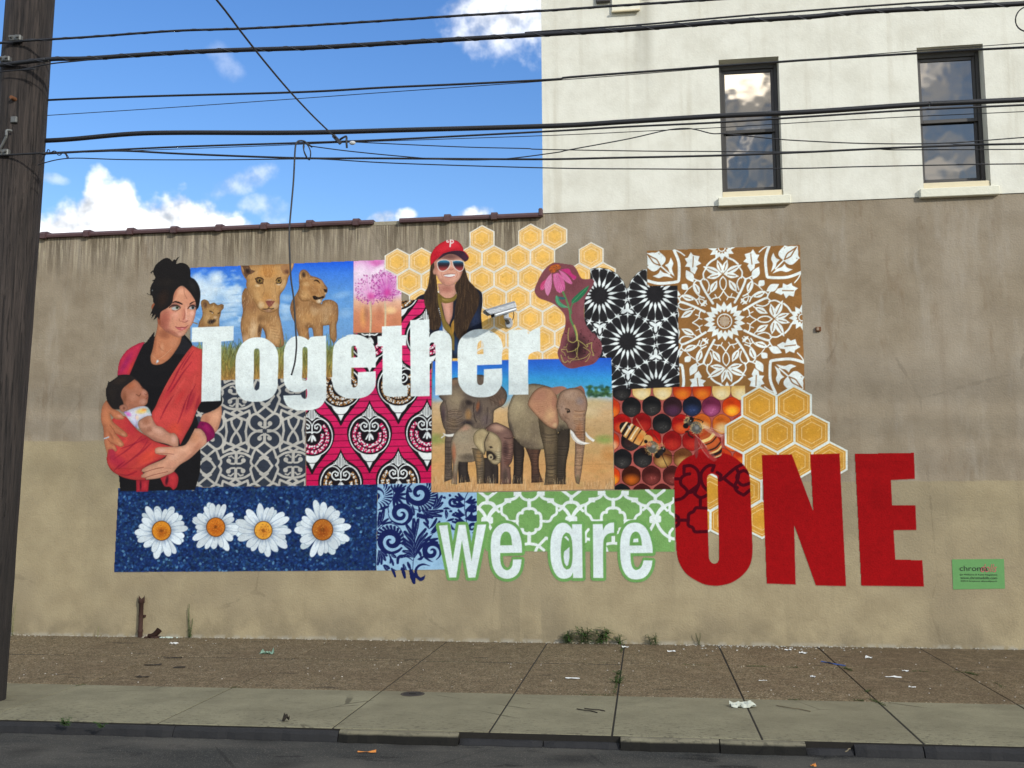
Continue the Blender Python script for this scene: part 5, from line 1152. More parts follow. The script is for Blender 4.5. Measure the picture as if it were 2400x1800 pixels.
def P_mother():
    part('woman_with_baby')
    K = (32, 31, 33); RED = (200, 62, 62)
    def piece(v, s, c, blobs=(), n=4):
        fill(v, s, c, n=n); clip(mask(v, s, n=n))
        for b in blobs: blob(b[0] if isinstance(b[0], View) else v, *(b[1:] if isinstance(b[0], View) else b))
        if sum(c) > 200:
            line(v, s, 46, tuple(int(q*.5) for q in c), a=.30, soft=9, own=False, closed=True)
            line(v, s, 10, tuple(int(q*.4) for q in c), a=.35, soft=2, own=False, closed=True)
        clip()
    # skirt / black dress
    piece(vC, '400,1040 430,1322 1100,1312 1640,1302 1700,1100 1722,1000 1725,640 1660,560 1690,200 1500,-200 900,-200 700,900', K)
    piece(vB, '870,-20 770,110 700,260 600,480 575,560 700,1300 1000,1300 1500,1500 1660,1100 1700,1060 1650,600 1600,65 1540,-40 1400,-180 1330,-60 1220,120 1050,150 980,30 985,-170', K)
    piece(vA, '1002,1335 975,1380 870,1440 790,1520 740,1659 960,1659 1000,1500', K); piece(vA, '1425,1370 1400,1500 1290,1659 1540,1659 1600,1530 1500,1430', (40, 40, 44))
    # sleeve and arm on the right
    piece(vB, '1700,900 2070,860 2082,960 2062,1030 1950,1110 1810,1162 1680,1130', K)
    piece(vC, '1740,200 1760,90 1850,50 1950,10 2066,-70 2076,40 2062,160 2010,320 1955,390 1900,330', (204, 148, 118), [(1980, 100, 90, 160, 10, (220, 166, 134), .7), (1820, 160, 80, 90, 0, (168, 112, 88), .7)])
    # red sling
    S = '1600,68 1680,105 1752,132 1764,300 1745,960 1700,1050 1640,1190 1590,1330 1490,1510 1400,1680 1360,1560 1200,1480 1000,1370 938,1185 1000,1060 1060,920 1130,780 1240,580 1400,330 1530,150'
    piece(vB, S, (198, 74, 70), [(1300, 1450, 200, 150, -50, (216, 84, 64), .8), (1600, 400, 120, 300, 20, (206, 72, 74), .6), (1400, 900, 200, 60, -55, (206, 62, 62), .6), (1560, 1000, 60, 260, 25, (158, 40, 62), .6), (1230, 800, 60, 260, 35, (190, 50, 62), .6), (1100, 1050, 60, 160, 25, (206, 74, 72), .6), (1680, 1000, 40, 160, 15, (150, 36, 56), .6)])
    clip(mask(vB, S))
    for s in ('1560,180 1400,420 1290,640 1200,800', '1590,330 1440,520 1300,740 1240,820', '1540,860 1480,1000 1420,1180 1360,1330', '1650,700 1560,880 1500,1100', '1300,870 1180,1050 1080,1260', '1620,150 1500,330 1420,460'): line(vB, s, 0, (130, 24, 50), a=.65, own=False, soft=2.5, taper=(6, 26, 10))
    for s in ('1400,360 1240,600 1130,800', '1480,600 1350,800 1250,1000', '1640,560 1600,760'): line(vB, s, 30, (224, 96, 88), a=.4, own=False, soft=4)
    clip()
    piece(vB, '835,5 730,25 560,120 450,250 400,370 380,560 580,545 640,400 700,260 780,90', (186, 52, 78), [(520, 350, 60, 260, 30, (150, 40, 90), .8), (610, 420, 40, 200, 25, (206, 74, 58), .8), (720, 100, 90, 60, -20, (196, 52, 80), .6)])
    # neck and chest
    piece(vA, '1040,1120 1020,1250 1000,1340 985,1420 960,1560 930,1660 920,1700 935,1800 980,1830 1060,1830 1140,1800 1240,1720 1330,1600 1400,1480 1425,1380 1300,1330 1150,1200', (190, 126, 92), [(1150, 1330, 120, 110, 0, (150, 92, 68), .85), (1110, 1560, 40, 110, 0, (206, 150, 116), .8), (1060, 1720, 100, 80, 0, (180, 116, 82), .6), (1300, 1480, 110, 110, 0, (196, 138, 106), .6), (990, 1500, 40, 200, 0, (170, 104, 74), .6)])
    line(vB, '1050,40 1090,130 1130,150', 9, (150, 92, 70), a=.7, own=False); line(vB, '935,220 1030,300 1130,240 1260,120', 4, (206, 180, 150), a=.7, own=False); ell(vB, 1035, 322, 18, 18, 0, (206, 220, 226)); ell(vB, 1022, 345, 12, 10, 0, (170, 180, 190))
    # face
    F = '1040,1150 1060,1020 1090,960 1180,900 1240,840 1270,740 1300,640 1380,560 1470,570 1560,640 1640,760 1662,840 1658,930 1650,1000 1622,1110 1592,1180 1540,1250 1480,1335 1420,1378 1370,1388 1300,1362 1200,1315 1110,1240'
    piece(vA, F, (208, 148, 120), [(1150, 1080, 130, 160, 10, (190, 110, 96), .8), (1150, 1220, 120, 100, 30, (172, 104, 90), .8), (1560, 1060, 90, 150, 10, (224, 168, 146), .8), (1400, 720, 130, 130, 0, (214, 154, 122), .8), (1320, 1050, 80, 90, 0, (216, 154, 132), .7), (1400, 1320, 90, 60, 10, (220, 162, 140), .7), (1590, 800, 60, 80, 0, (206, 140, 108), .6), (1450, 1040, 40, 150, 0, (196, 128, 106), .7), (1500, 980, 22, 150, 0, (230, 178, 158), .8), (1240, 980, 110, 50, 10, (200, 126, 110), .6), (1260, 1290, 140, 40, 20, (160, 98, 82), .6), (1100, 1180, 50, 110, 0, (160, 96, 80), .7), (1330, 840, 90, 40, 10, (196, 132, 112), .6)])
    clip(mask(vA, F))
    blob(vA, 1130, 1120, 110, 260, 8, (146, 84, 66), .55); blob(vA, 1250, 1330, 200, 60, 22, (136, 80, 64), .6); blob(vA, 1300, 700, 60, 180, 25, (150, 92, 70), .5); blob(vA, 1640, 1000, 26, 190, 6, (176, 116, 96), .6); blob(vA, 1600, 1000, 50, 70, 0, (234, 184, 164), .6); blob(vA, 1420, 650, 90, 60, 0, (226, 172, 142), .6); blob(vA, 1330, 1010, 90, 50, -10, (224, 168, 146), .5)
    clip()
    # features
    line(vA, '1275,828 1320,812 1380,826 1430,850', 0, (38, 28, 28), own=False, taper=(10, 26, 30, 22)); line(vA, '1560,848 1600,820 1640,808', 0, (38, 28, 28), own=False, taper=(18, 18, 8))
    blob(vA, 1320, 885, 115, 60, 12, (92, 62, 60), .9); blob(vA, 1608, 890, 78, 60, -10, (98, 68, 66), .85)
    fill(vA, '1255,920 1290,896 1340,890 1388,908 1366,934 1320,946 1275,936', (178, 182, 178), own=False); ell(vA, 1352, 905, 26, 28, 0, (92, 100, 78), 1, False); ell(vA, 1354, 905, 12, 14, 0, (24, 22, 24), 1, False)
    line(vA, '1225,905 1280,870 1345,868 1395,895 1400,915', 12, (26, 22, 26), own=False); line(vA, '1270,945 1330,960 1385,935', 6, (60, 44, 46), own=False)
    fill(vA, '1545,916 1575,894 1610,888 1642,902 1628,928 1582,936', (178, 184, 186), own=False); ell(vA, 1606, 905, 24, 28, 0, (70, 80, 80), 1, False); ell(vA, 1608, 905, 12, 14, 0, (22, 22, 24), 1, False); line(vA, '1525,925 1560,880 1610,868 1655,890', 12, (26, 22, 26), own=False)
    line(vA, '1462,930 1478,1000 1468,1060 1455,1100', 0, (150, 84, 72), own=False, a=.7, soft=3, taper=(6, 18, 18)); ell(vA, 1485, 1120, 44, 24, -5, (206, 144, 126), .8, False)
    line(vA, '1385,1090 1390,1118 1420,1128', 9, (130, 72, 64), own=False, a=.8); line(vA, '1440,1135 1480,1142 1525,1120', 9, (120, 64, 58), own=False, a=.8); blob(vA, 1500, 1085, 20, 24, 0, (236, 190, 172), .8)
    fill(vA, '1318,1218 1380,1222 1430,1215 1470,1222 1520,1200 1500,1240 1450,1272 1400,1278 1350,1250', (186, 104, 100), own=False); line(vA, '1318,1215 1380,1228 1440,1226 1480,1226 1525,1198', 8, (110, 54, 56), own=False); blob(vA, 1435, 1250, 34, 14, 0, (224, 166, 160), .8)
    blob(vA, 1390, 1300, 60, 14, 0, (166, 100, 84), .6)
    fill(vA, '938,860 965,830 1000,850 1000,960 1040,1000 1035,1080 1000,1040 960,960 935,920', (150, 92, 66)); fill(vA, '1030,1080 1080,1000 1085,1200 1040,1160', (150, 86, 64))
    # hair
    Hh = '915,330 930,312 962,290 985,232 1020,190 1080,140 1130,106 1180,97 1232,112 1272,152 1300,118 1325,128 1352,92 1398,68 1372,104 1346,150 1336,196 1400,177 1460,182 1520,215 1556,270 1570,340 1572,410 1625,440 1682,510 1716,590 1730,690 1720,800 1700,900 1660,952 1656,870 1640,790 1600,720 1550,650 1490,590 1430,552 1370,580 1320,640 1290,720 1280,800 1250,860 1180,920 1090,975 1072,1040 1062,1110 1035,1060 1015,1075 958,1115 985,1050 1000,1010 925,1092 950,1000 905,1032 930,970 990,850 962,815 945,715 905,700 868,685 855,648 885,685 915,690 908,630 920,560 965,475 905,460 965,455 992,412 966,360 960,322 945,330 932,362'
    fill(vA, Hh, (36, 34, 34), n=3)
    clip(mask(vA, Hh, n=3)); blob(vA, 1120, 760, 120, 200, 20, (58, 42, 34), .6); blob(vA, 1150, 500, 200, 100, 0, (48, 42, 38), .5); blob(vA, 1600, 560, 60, 140, -20, (52, 50, 48), .5); clip()
    line(vA, '1460,580 1470,680 1510,760', 8, (120, 70, 50), a=.6, own=False); line(vA, '1280,690 1250,780 1230,880', 14, (44, 34, 32), a=.8, own=False); ell(vA, 950, 628, 7, 10, 0, (150, 160, 160), .8, False)
    # pouch of the sling
    S = '330,120 520,110 700,320 850,420 980,510 1200,580 1300,600 1180,640 1160,760 900,900 780,980 850,1140 690,1142 520,1112 420,1072 300,1000 225,890 205,780 225,650 160,420'
    piece(vC, S, (190, 66, 64), [(400, 850, 200, 130, 30, (166, 42, 66), .7), (900, 750, 260, 130, -30, (212, 78, 60), .85), (600, 1020, 260, 80, 10, (196, 52, 58), .6), (300, 700, 90, 200, 0, (158, 44, 70), .7), (600, 300, 100, 200, -30, (180, 50, 62), .6), (820, 500, 120, 90, 30, (150, 32, 54), .5)])
    clip(mask(vC, S))
    for s in ('880,500 760,680 560,850 400,960', '930,540 830,640 700,760', '780,430 560,640 330,800', '860,460 640,560 420,640', '1140,780 880,900 760,1000', '700,1000 560,1060 430,1050', '500,840 400,920 330,990'): line(vC, s, 0, (124, 24, 48), a=.6, own=False, soft=2.5, taper=(8, 24, 6))
    for s in ('1000,640 860,780 640,940', '560,420 480,560 380,700', '940,820 760,900 600,1000'): line(vC, s, 34, (226, 88, 72), a=.35, own=False, soft=4)
    clip()
    piece(vC, '690,1140 900,1138 880,1328 690,1332', (176, 48, 60), [(760, 1230, 24, 110, 0, (70, 20, 36), .85), (840, 1220, 40, 100, 0, (196, 62, 66), .6)])
    piece(vC, '1080,1112 1180,1052 1305,1005 1350,1050 1372,1115 1345,1255 1290,1302 1230,1252 1150,1242', (186, 54, 62), [(1185, 1150, 36, 110, 10, (60, 24, 36), .9), (1290, 1130, 60, 110, 0, (200, 64, 66), .6)])
    # baby
    piece(vB, '190,800 220,700 235,635 252,655 350,590 400,550 580,545 690,615 760,690 700,900 560,1110 480,1130 420,1105 270,1105 222,1000', (42, 38, 37), [(420, 640, 150, 70, -20, (60, 50, 44), .6), (300, 860, 90, 160, 0, (52, 46, 42), .5)])
    piece(vB, '440,880 470,770 560,690 660,615 720,660 790,750 862,812 884,870 877,950 862,1010 790,1062 640,1092 580,1115 500,1125 480,990', (178, 118, 92), [(600, 720, 110, 80, -30, (176, 106, 74), .8), (640, 900, 90, 90, 0, (196, 138, 112), .8), (800, 980, 80, 70, 0, (200, 150, 130), .8), (820, 830, 60, 70, 20, (206, 150, 130), .7), (500, 900, 50, 140, 0, (134, 82, 58), .7), (600, 1050, 110, 50, 0, (160, 106, 84), .6)])
    line(vB, '690,860 740,890 760,850', 9, (96, 56, 46), own=False); line(vB, '770,750 800,770', 9, (96, 56, 46), own=False); line(vB, '820,850 850,870 870,850', 8, (120, 66, 58), own=False); line(vB, '850,930 870,910', 12, (140, 70, 70), own=False)
    piece(vB, '415,1070 440,1035 500,1025 545,1060 540,1110 490,1145 440,1130', (176, 122, 100), [(490, 1085, 30, 34, 0, (110, 66, 52), .8)])
    S = '480,1150 640,1085 800,1050 885,1080 942,1200 820,1235 722,1310 740,1435 650,1365 560,1260'
    piece(vB, S, (206, 206, 216), [(780, 1130, 130, 60, -10, (232, 196, 96), .9), (820, 1110, 60, 30, 0, (226, 130, 70), .7), (890, 1120, 50, 70, 0, (160, 196, 180), .8), (560, 1180, 70, 50, 30, (206, 90, 176), .8), (500, 1150, 50, 20, 0, (150, 90, 190), .8), (700, 1240, 50, 60, 0, (230, 190, 150), .7), (640, 1310, 60, 90, 30, (190, 196, 226), .7), (690, 1380, 30, 60, 0, (140, 120, 190), .6)])
    line(vB, '690,1180 670,1240 700,1330', 10, (170, 150, 200), a=.7, own=False)
    S = '728,200 850,110 932,98 1012,250 1105,285 1230,380 1310,385 1368,470 1372,592 1300,602 1180,556 1000,512 900,452 800,382 742,300'
    piece(vC, S, (194, 142, 118), [(850, 180, 90, 90, 0, (160, 106, 82), .85), (900, 320, 60, 60, 0, (140, 90, 72), .6), (1040, 340, 140, 70, 30, (214, 166, 144), .8), (1300, 480, 70, 90, 0, (216, 170, 150), .8), (1000, 480, 200, 50, 25, (160, 108, 90), .7), (830, 350, 90, 60, 40, (150, 98, 76), .6)])
    # her hand behind the baby
    S = '130,-40 118,180 150,290 160,440 172,560 200,660 222,742 236,650 300,640 350,682 382,662 345,580 292,540 440,606 490,580 480,540 352,385 500,446 552,432 532,382 420,290 300,180 265,70 350,152 480,155 502,122 400,20 300,-20 200,-160'
    piece(vC, S, (190, 122, 88), [(230, 160, 80, 200, 0, (200, 130, 90), .7), (180, 330, 50, 160, 0, (170, 104, 74), .7), (430, 110, 60, 40, 20, (214, 150, 124), .8), (480, 410, 60, 30, 30, (214, 154, 122), .7), (430, 560, 50, 40, 40, (214, 156, 116), .7), (320, 620, 50, 40, 40, (200, 136, 100), .7), (280, 420, 30, 120, -30, (150, 88, 62), .6)])
    line(vC, '260,250 330,340 352,385', 8, (130, 66, 50), a=.8, own=False); line(vC, '200,440 260,520 292,545', 8, (130, 66, 50), a=.8, own=False); line(vC, '168,470 205,460 240,445', 20, (176, 190, 200), own=False)
    # her right hand
    S = '1640,305 1740,320 1822,430 1832,532 1730,632 1560,792 1400,892 1320,972 1290,1012 1180,1062 1050,1112 852,1136 838,1110 775,1100 768,1070 825,1022 778,1002 785,968 900,900 1150,790 1172,740 1012,716 990,670 1002,630 1060,608 1400,595 1500,555'
    piece(vC, S, (208, 154, 126), [(1640, 450, 120, 110, -40, (206, 144, 108), .8), (1450, 640, 150, 80, -20, (222, 172, 144), .7), (1300, 760, 120, 70, -20, (214, 166, 142), .7), (1250, 900, 120, 80, -20, (196, 140, 116), .7), (1680, 600, 60, 160, 40, (170, 112, 88), .6), (1100, 660, 90, 40, 0, (212, 168, 152), .7), (1550, 770, 160, 50, -40, (176, 118, 96), .6)])
    line(vC, '825,1015 960,970 1135,932', 9, (120, 62, 52), a=.85, own=False); line(vC, '840,1100 1000,1050 1200,1005', 9, (120, 62, 52), a=.85, own=False); line(vC, '1010,716 1180,712 1300,725', 9, (140, 80, 68), a=.8, own=False); line(vC, '1150,790 1180,740', 10, (110, 40, 44), own=False)
    piece(vC, '1720,188 1850,213 1940,310 1962,400 1940,462 1830,534 1822,432 1742,320 1668,300', (140, 30, 84), [(1820, 290, 60, 120, -40, (166, 40, 100), .7), (1760, 240, 50, 40, 0, (96, 20, 66), .7), (1900, 420, 40, 70, 0, (120, 26, 74), .6)])
    clip(mask(vC, '1720,188 1850,213 1940,310 1962,400 1940,462 1830,534 1822,432 1742,320 1668,300'))
    for i in range(22): x = 1700+i*12; line(vC, [(x, 220+i*9), (x+60, 250+i*13)], 5, [(96, 18, 60), (180, 60, 120)][i % 2], a=.4, own=False, sm=False)
    clip()

def P_cap():
    part('woman_in_red_cap')
    def piece(s, c, blobs=(), n=4, clp=None):
        fill(vH, s, c, n=n); clip(mask(vH, s, n=n))
        for b in blobs: blob(vH, *b)
        if sum(c) > 170:
            line(vH, s, 34, tuple(int(q*.5) for q in c), a=.30, soft=7, own=False, closed=True)
            line(vH, s, 8, tuple(int(q*.4) for q in c), a=.35, soft=2, own=False, closed=True)
        clip()
    S = '70,905 110,860 180,828 300,800 600,860 850,740 930,800 946,880 942,980 928,1090 938,1320 880,1400 650,1480 640,1659 540,1659 500,1400 260,1380 258,1180 215,1020 195,900 120,895'
    piece(S, (38, 40, 50), [(850, 1130, 90, 200, 0, (44, 56, 84), .8), (340, 1100, 90, 160, 0, (40, 46, 62), .7), (600, 1500, 50, 160, 0, (52, 80, 120), .8)])
    for i in range(60): line(vH, [(prng.uniform(780, 930), prng.uniform(950, 1300)), (prng.uniform(780, 930), prng.uniform(950, 1300))], 3, (80, 92, 120), a=.1, own=False, sm=False)
    fill(vH, '360,1010 395,1005 415,1060 418,1140 395,1140', (206, 212, 216), own=False)
    for i in range(5): line(vH, [(355, 1025+i*24), (420, 1035+i*24)], 11, (40, 48, 70), own=False, sm=False)
    fill(vH, '400,1150 430,1200 430,1310 385,1300', (60, 96, 150), own=False); fill(vH, '430,1200 500,1260 500,1320 430,1310', (206, 210, 214), own=False)
    # neck, chest, scarf
    piece('365,690 600,690 602,820 570,900 555,1100 512,1225 470,1170 430,1000 400,880', (204, 152, 132), [(480, 760, 120, 70, 0, (170, 112, 98), .8), (500, 1050, 60, 120, 0, (214, 160, 142), .7), (540, 1000, 30, 130, 0, (180, 124, 106), .6)])
    piece('355,790 420,850 480,880 560,865 608,815 608,880 560,925 470,945 410,930 430,1040 470,1170 520,1240 560,1300 580,1380 580,1560 550,1540 540,1380 440,1260 400,1080 365,920', (142, 120, 62), [(480, 900, 120, 30, 0, (170, 148, 84), .7), (400, 880, 30, 70, 0, (112, 92, 46), .7), (540, 1300, 30, 120, 0, (176, 132, 60), .8)])
    for s in ('370,820 440,880 540,890', '375,850 450,915 560,900', '390,890 460,930'): line(vH, s, 6, (100, 84, 42), a=.7, own=False)
    fill(vH, '540,1230 575,1150 578,1300 560,1350', (172, 130, 62), own=False)
    # hair
    hb = [(84, 64, 48), (52, 42, 36), (110, 88, 60), (66, 52, 42), (44, 36, 34)]
    for S, bx in (('330,400 280,440 258,600 232,740 188,830 200,980 245,1080 258,1260 310,1300 400,1250 405,1140 372,1000 362,760 345,600', (200, 420, 390, 1280)), ('690,400 738,560 770,650 860,750 905,850 885,1000 810,1150 745,1300 705,1390 650,1420 600,1360 582,1200 592,1000 615,850 588,720 660,580', (590, 420, 900, 1400))):
        piece(S, (66, 52, 42)); clip(mask(vH, S))
        for i in range(210):
            x = prng.uniform(bx[0], bx[2]); y = prng.uniform(bx[1], bx[3]); l = prng.uniform(60, 220); k = (x-(300 if bx[0] < 500 else 740))*.15
            line(vH, [(x, y), (x+k*.3+prng.uniform(-8, 8), y+l*.5), (x+k+prng.uniform(-10, 10), y+l)], 7, hb[prng.randint(5)], a=.5, own=False)
        clip()
    # face
    F = '322,400 420,330 520,300 640,320 695,390 692,500 672,580 630,650 562,702 500,722 432,695 380,640 345,575 312,570 302,530 322,480'
    piece(F, (212, 158, 136), [(420, 560, 80, 80, 0, (220, 166, 144), .7), (600, 600, 80, 80, 0, (222, 172, 150), .7), (500, 690, 90, 40, 0, (206, 146, 126), .7), (520, 340, 190, 60, 0, (110, 76, 72), .9), (345, 480, 40, 120, 0, (170, 116, 98), .7), (670, 520, 30, 110, 0, (180, 124, 104), .6), (540, 480, 30, 50, 0, (226, 176, 154), .8), (430, 660, 60, 50, 30, (186, 130, 110), .6)])
    fill(vH, '440,580 500,572 590,568 585,590 550,602 490,604 460,598', (232, 228, 224), own=False); line(vH, '438,578 510,566 592,566', 7, (130, 70, 66), own=False); line(vH, '455,600 520,610 580,595', 9, (186, 106, 104), own=False); line(vH, '420,540 415,580 435,610', 6, (170, 112, 94), a=.7, own=False); line(vH, '610,540 620,580 600,615', 6, (170, 112, 94), a=.7, own=False)
    ell(vH, 540, 495, 26, 18, 0, (206, 146, 124), .8, False); line(vH, '515,505 540,515 570,500', 6, (140, 84, 72), a=.8, own=False)
    for S in ('360,415 400,390 470,385 520,400 525,440 490,500 430,530 385,510 365,465', '555,400 610,392 690,405 705,440 695,500 660,528 610,510 570,460'):
        fill(vH, S, (222, 216, 206), own=False, grow=1.0); fill(vH, S, grad([(613, (60, 128, 158)), (617, (50, 64, 80)), (622, (54, 40, 46)), (629, (140, 60, 62)), (635, (176, 84, 78))]), own=False, grow=-.6)
    line(vH, '515,400 540,392 560,398', 8, (222, 214, 200), own=False)
    # cap
    piece('274,455 268,360 298,262 370,182 460,132 560,118 640,150 692,222 700,270 600,262 500,280 420,320 350,380', (204, 44, 58), [(560, 170, 120, 70, 0, (218, 64, 76), .7), (340, 320, 60, 120, 20, (188, 34, 50), .7), (480, 230, 200, 40, -10, (212, 56, 68), .5)])
    piece('440,300 540,268 640,262 710,275 766,340 758,382 716,410 690,385 620,330 540,305 470,320 390,370 350,390', (64, 44, 58), [(720, 350, 50, 50, 0, (86, 48, 66), .7), (520, 300, 120, 24, 0, (52, 38, 42), .6)])
    line(vH, '450,290 540,264 640,258 705,272 750,320 764,345', 9, (196, 40, 56), own=False)
    # cap letter
    W = (232, 226, 220)
    line(vH, '487,150 482,135 500,122 540,122 566,135 568,155 548,168 535,158', 13, W, own=False); line(vH, '532,126 530,170 525,210', 17, W, own=False); line(vH, '487,150 505,155 508,142', 11, W, own=False)

def P_cone():
    part('coneflower')
    PT = [vI.p(*t) for t in ((1230, 638), (1300, 645), (1400, 660), (1455, 672), (1505, 735), (1560, 838), (1620, 856), (1700, 850), (1732, 880), (1700, 960), (1640, 1050), (1602, 1150), (1600, 1350), (1632, 1460), (1720, 1570))]
    PT += [vJ.p(*t) for t in ((1885, 640), (1990, 760), (2022, 850), (2012, 960), (1960, 1060), (1880, 1130), (1700, 1170), (1550, 1197), (1440, 1150), (1370, 1050), (1345, 950), (1382, 850), (1400, 750), (1450, 600), (1467, 480), (1455, 390), (1400, 310), (1300, 220), (1180, 165), (1060, 120), (1000, 40))]
    PT += [vI.p(*t) for t in ((958, 985), (990, 900), (1050, 780), (1120, 692), (1178, 652))]
    fill(SRC, PT, (124, 72, 78)); clip(mask(SRC, PT))
    blob(vI, 1480, 900, 160, 200, 0, (112, 62, 70), .6); blob(vI, 1560, 1200, 60, 200, 0, (138, 86, 92), .6); blob(vJ, 1640, 880, 230, 260, 0, (44, 30, 32), .9); blob(vJ, 1500, 550, 60, 120, 0, (112, 54, 52), .6); blob(vJ, 1700, 1120, 240, 60, -10, (116, 56, 58), .7); blob(vJ, 1950, 900, 70, 160, 0, (110, 58, 62), .6)
    for i in range(110): ell(vJ, prng.uniform(1380, 2000), prng.uniform(580, 1120), prng.uniform(5, 20), prng.uniform(4, 13), prng.uniform(0, 90), [(60, 34, 38), (40, 28, 30), (96, 52, 56)][prng.randint(3)], .55, False)
    clip()
    # petals
    for S, c in (('1170,780 1110,850 1050,900 1028,960 1040,1000 1075,985 1110,900', (196, 70, 116)), ('1290,730 1400,720 1440,780 1500,820 1490,850 1460,866 1400,800', (186, 56, 116)), ('1175,780 1120,840 1085,930 1105,1040 1130,1072 1165,1000 1182,880', (206, 130, 166)), ('1270,735 1340,770 1400,830 1445,900 1440,920 1390,905 1330,850', (206, 110, 156)), ('1195,790 1260,770 1320,830 1350,930 1345,1000 1310,1020 1285,1035 1240,1000 1205,900', (206, 100, 150))):
        fill(vI, S, c, own=True); clip(mask(vI, S)); P = pts(vI, S); x0, y0 = P.min(0); x1, y1 = P.max(0)
        for i in range(12):
            t = i/11; line(SRC, [(1302+(x0+(x1-x0)*t-1302)*.2, 640+(y0-640)*.3), (x0+(x1-x0)*t, y1)], 1.0, [(232, 176, 204), (166, 50, 104)][i % 2], a=.5, own=False, sm=False)
        clip()
    S = '1140,730 1160,690 1210,665 1270,665 1300,690 1275,735 1225,765 1170,770'
    fill(vI, S, (178, 92, 44)); clip(mask(vI, S))
    for i in range(70): ell(vI, prng.uniform(1140, 1300), prng.uniform(665, 770), 7, 6, 0, [(206, 112, 50), (140, 62, 40), (96, 62, 60)][prng.randint(3)], .7, False)
    blob(vI, 1260, 745, 60, 24, -30, (70, 58, 56), .8); clip()
    G1 = (60, 120, 84)
    line(vI, '1325,1020 1370,1130 1410,1260 1425,1380 1470,1480 1500,1580 1505,1640', 0, (90, 132, 80), taper=(26, 24, 22, 26, 24, 22)); line(vI, '1435,1300 1430,1220 1460,1160', 14, (80, 126, 80))
    fill(vI, '1435,1170 1440,1120 1520,1040 1590,980 1665,935 1640,1000 1570,1090 1500,1150', (46, 112, 78)); line(vI, '1440,1165 1540,1060 1655,942', 6, (110, 160, 110), a=.8, own=False)
    fill(vI, '1395,1222 1310,1222 1250,1180 1225,1120 1235,1062 1262,1080 1290,1150', (72, 142, 104)); fill(vI, '1262,1078 1340,1090 1362,1105 1330,1120 1280,1110', (58, 96, 100)); line(vI, '1240,1075 1270,1170 1390,1220', 6, (130, 180, 140), a=.8, own=False)
    RT = (170, 160, 92)
    for s, w in (('1600,540 1640,660 1645,760', 24), ('1645,760 1580,800 1510,770 1505,690 1520,580', 11), ('1660,765 1740,820 1790,870 1810,855 1790,830 1870,800 1862,880 1900,1000 1870,985', 10), ('1655,770 1670,850 1600,920 1500,945 1480,900 1405,905 1410,930 1450,960 1465,1000', 9), ('1665,800 1650,900 1640,1000 1600,1045 1520,1040 1505,1010', 8), ('1620,890 1640,990 1660,1040', 7), ('1740,870 1840,940 1835,1000 1790,1080 1770,1090', 8), ('1395,990 1420,1080 1460,1105 1500,1075 1535,1105 1560,1070 1640,1060 1700,1050 1780,1020 1830,965', 8), ('1400,990 1440,1100 1480,1105', 7), ('1495,820 1480,870 1440,870', 6)): line(vJ, s, w, RT)

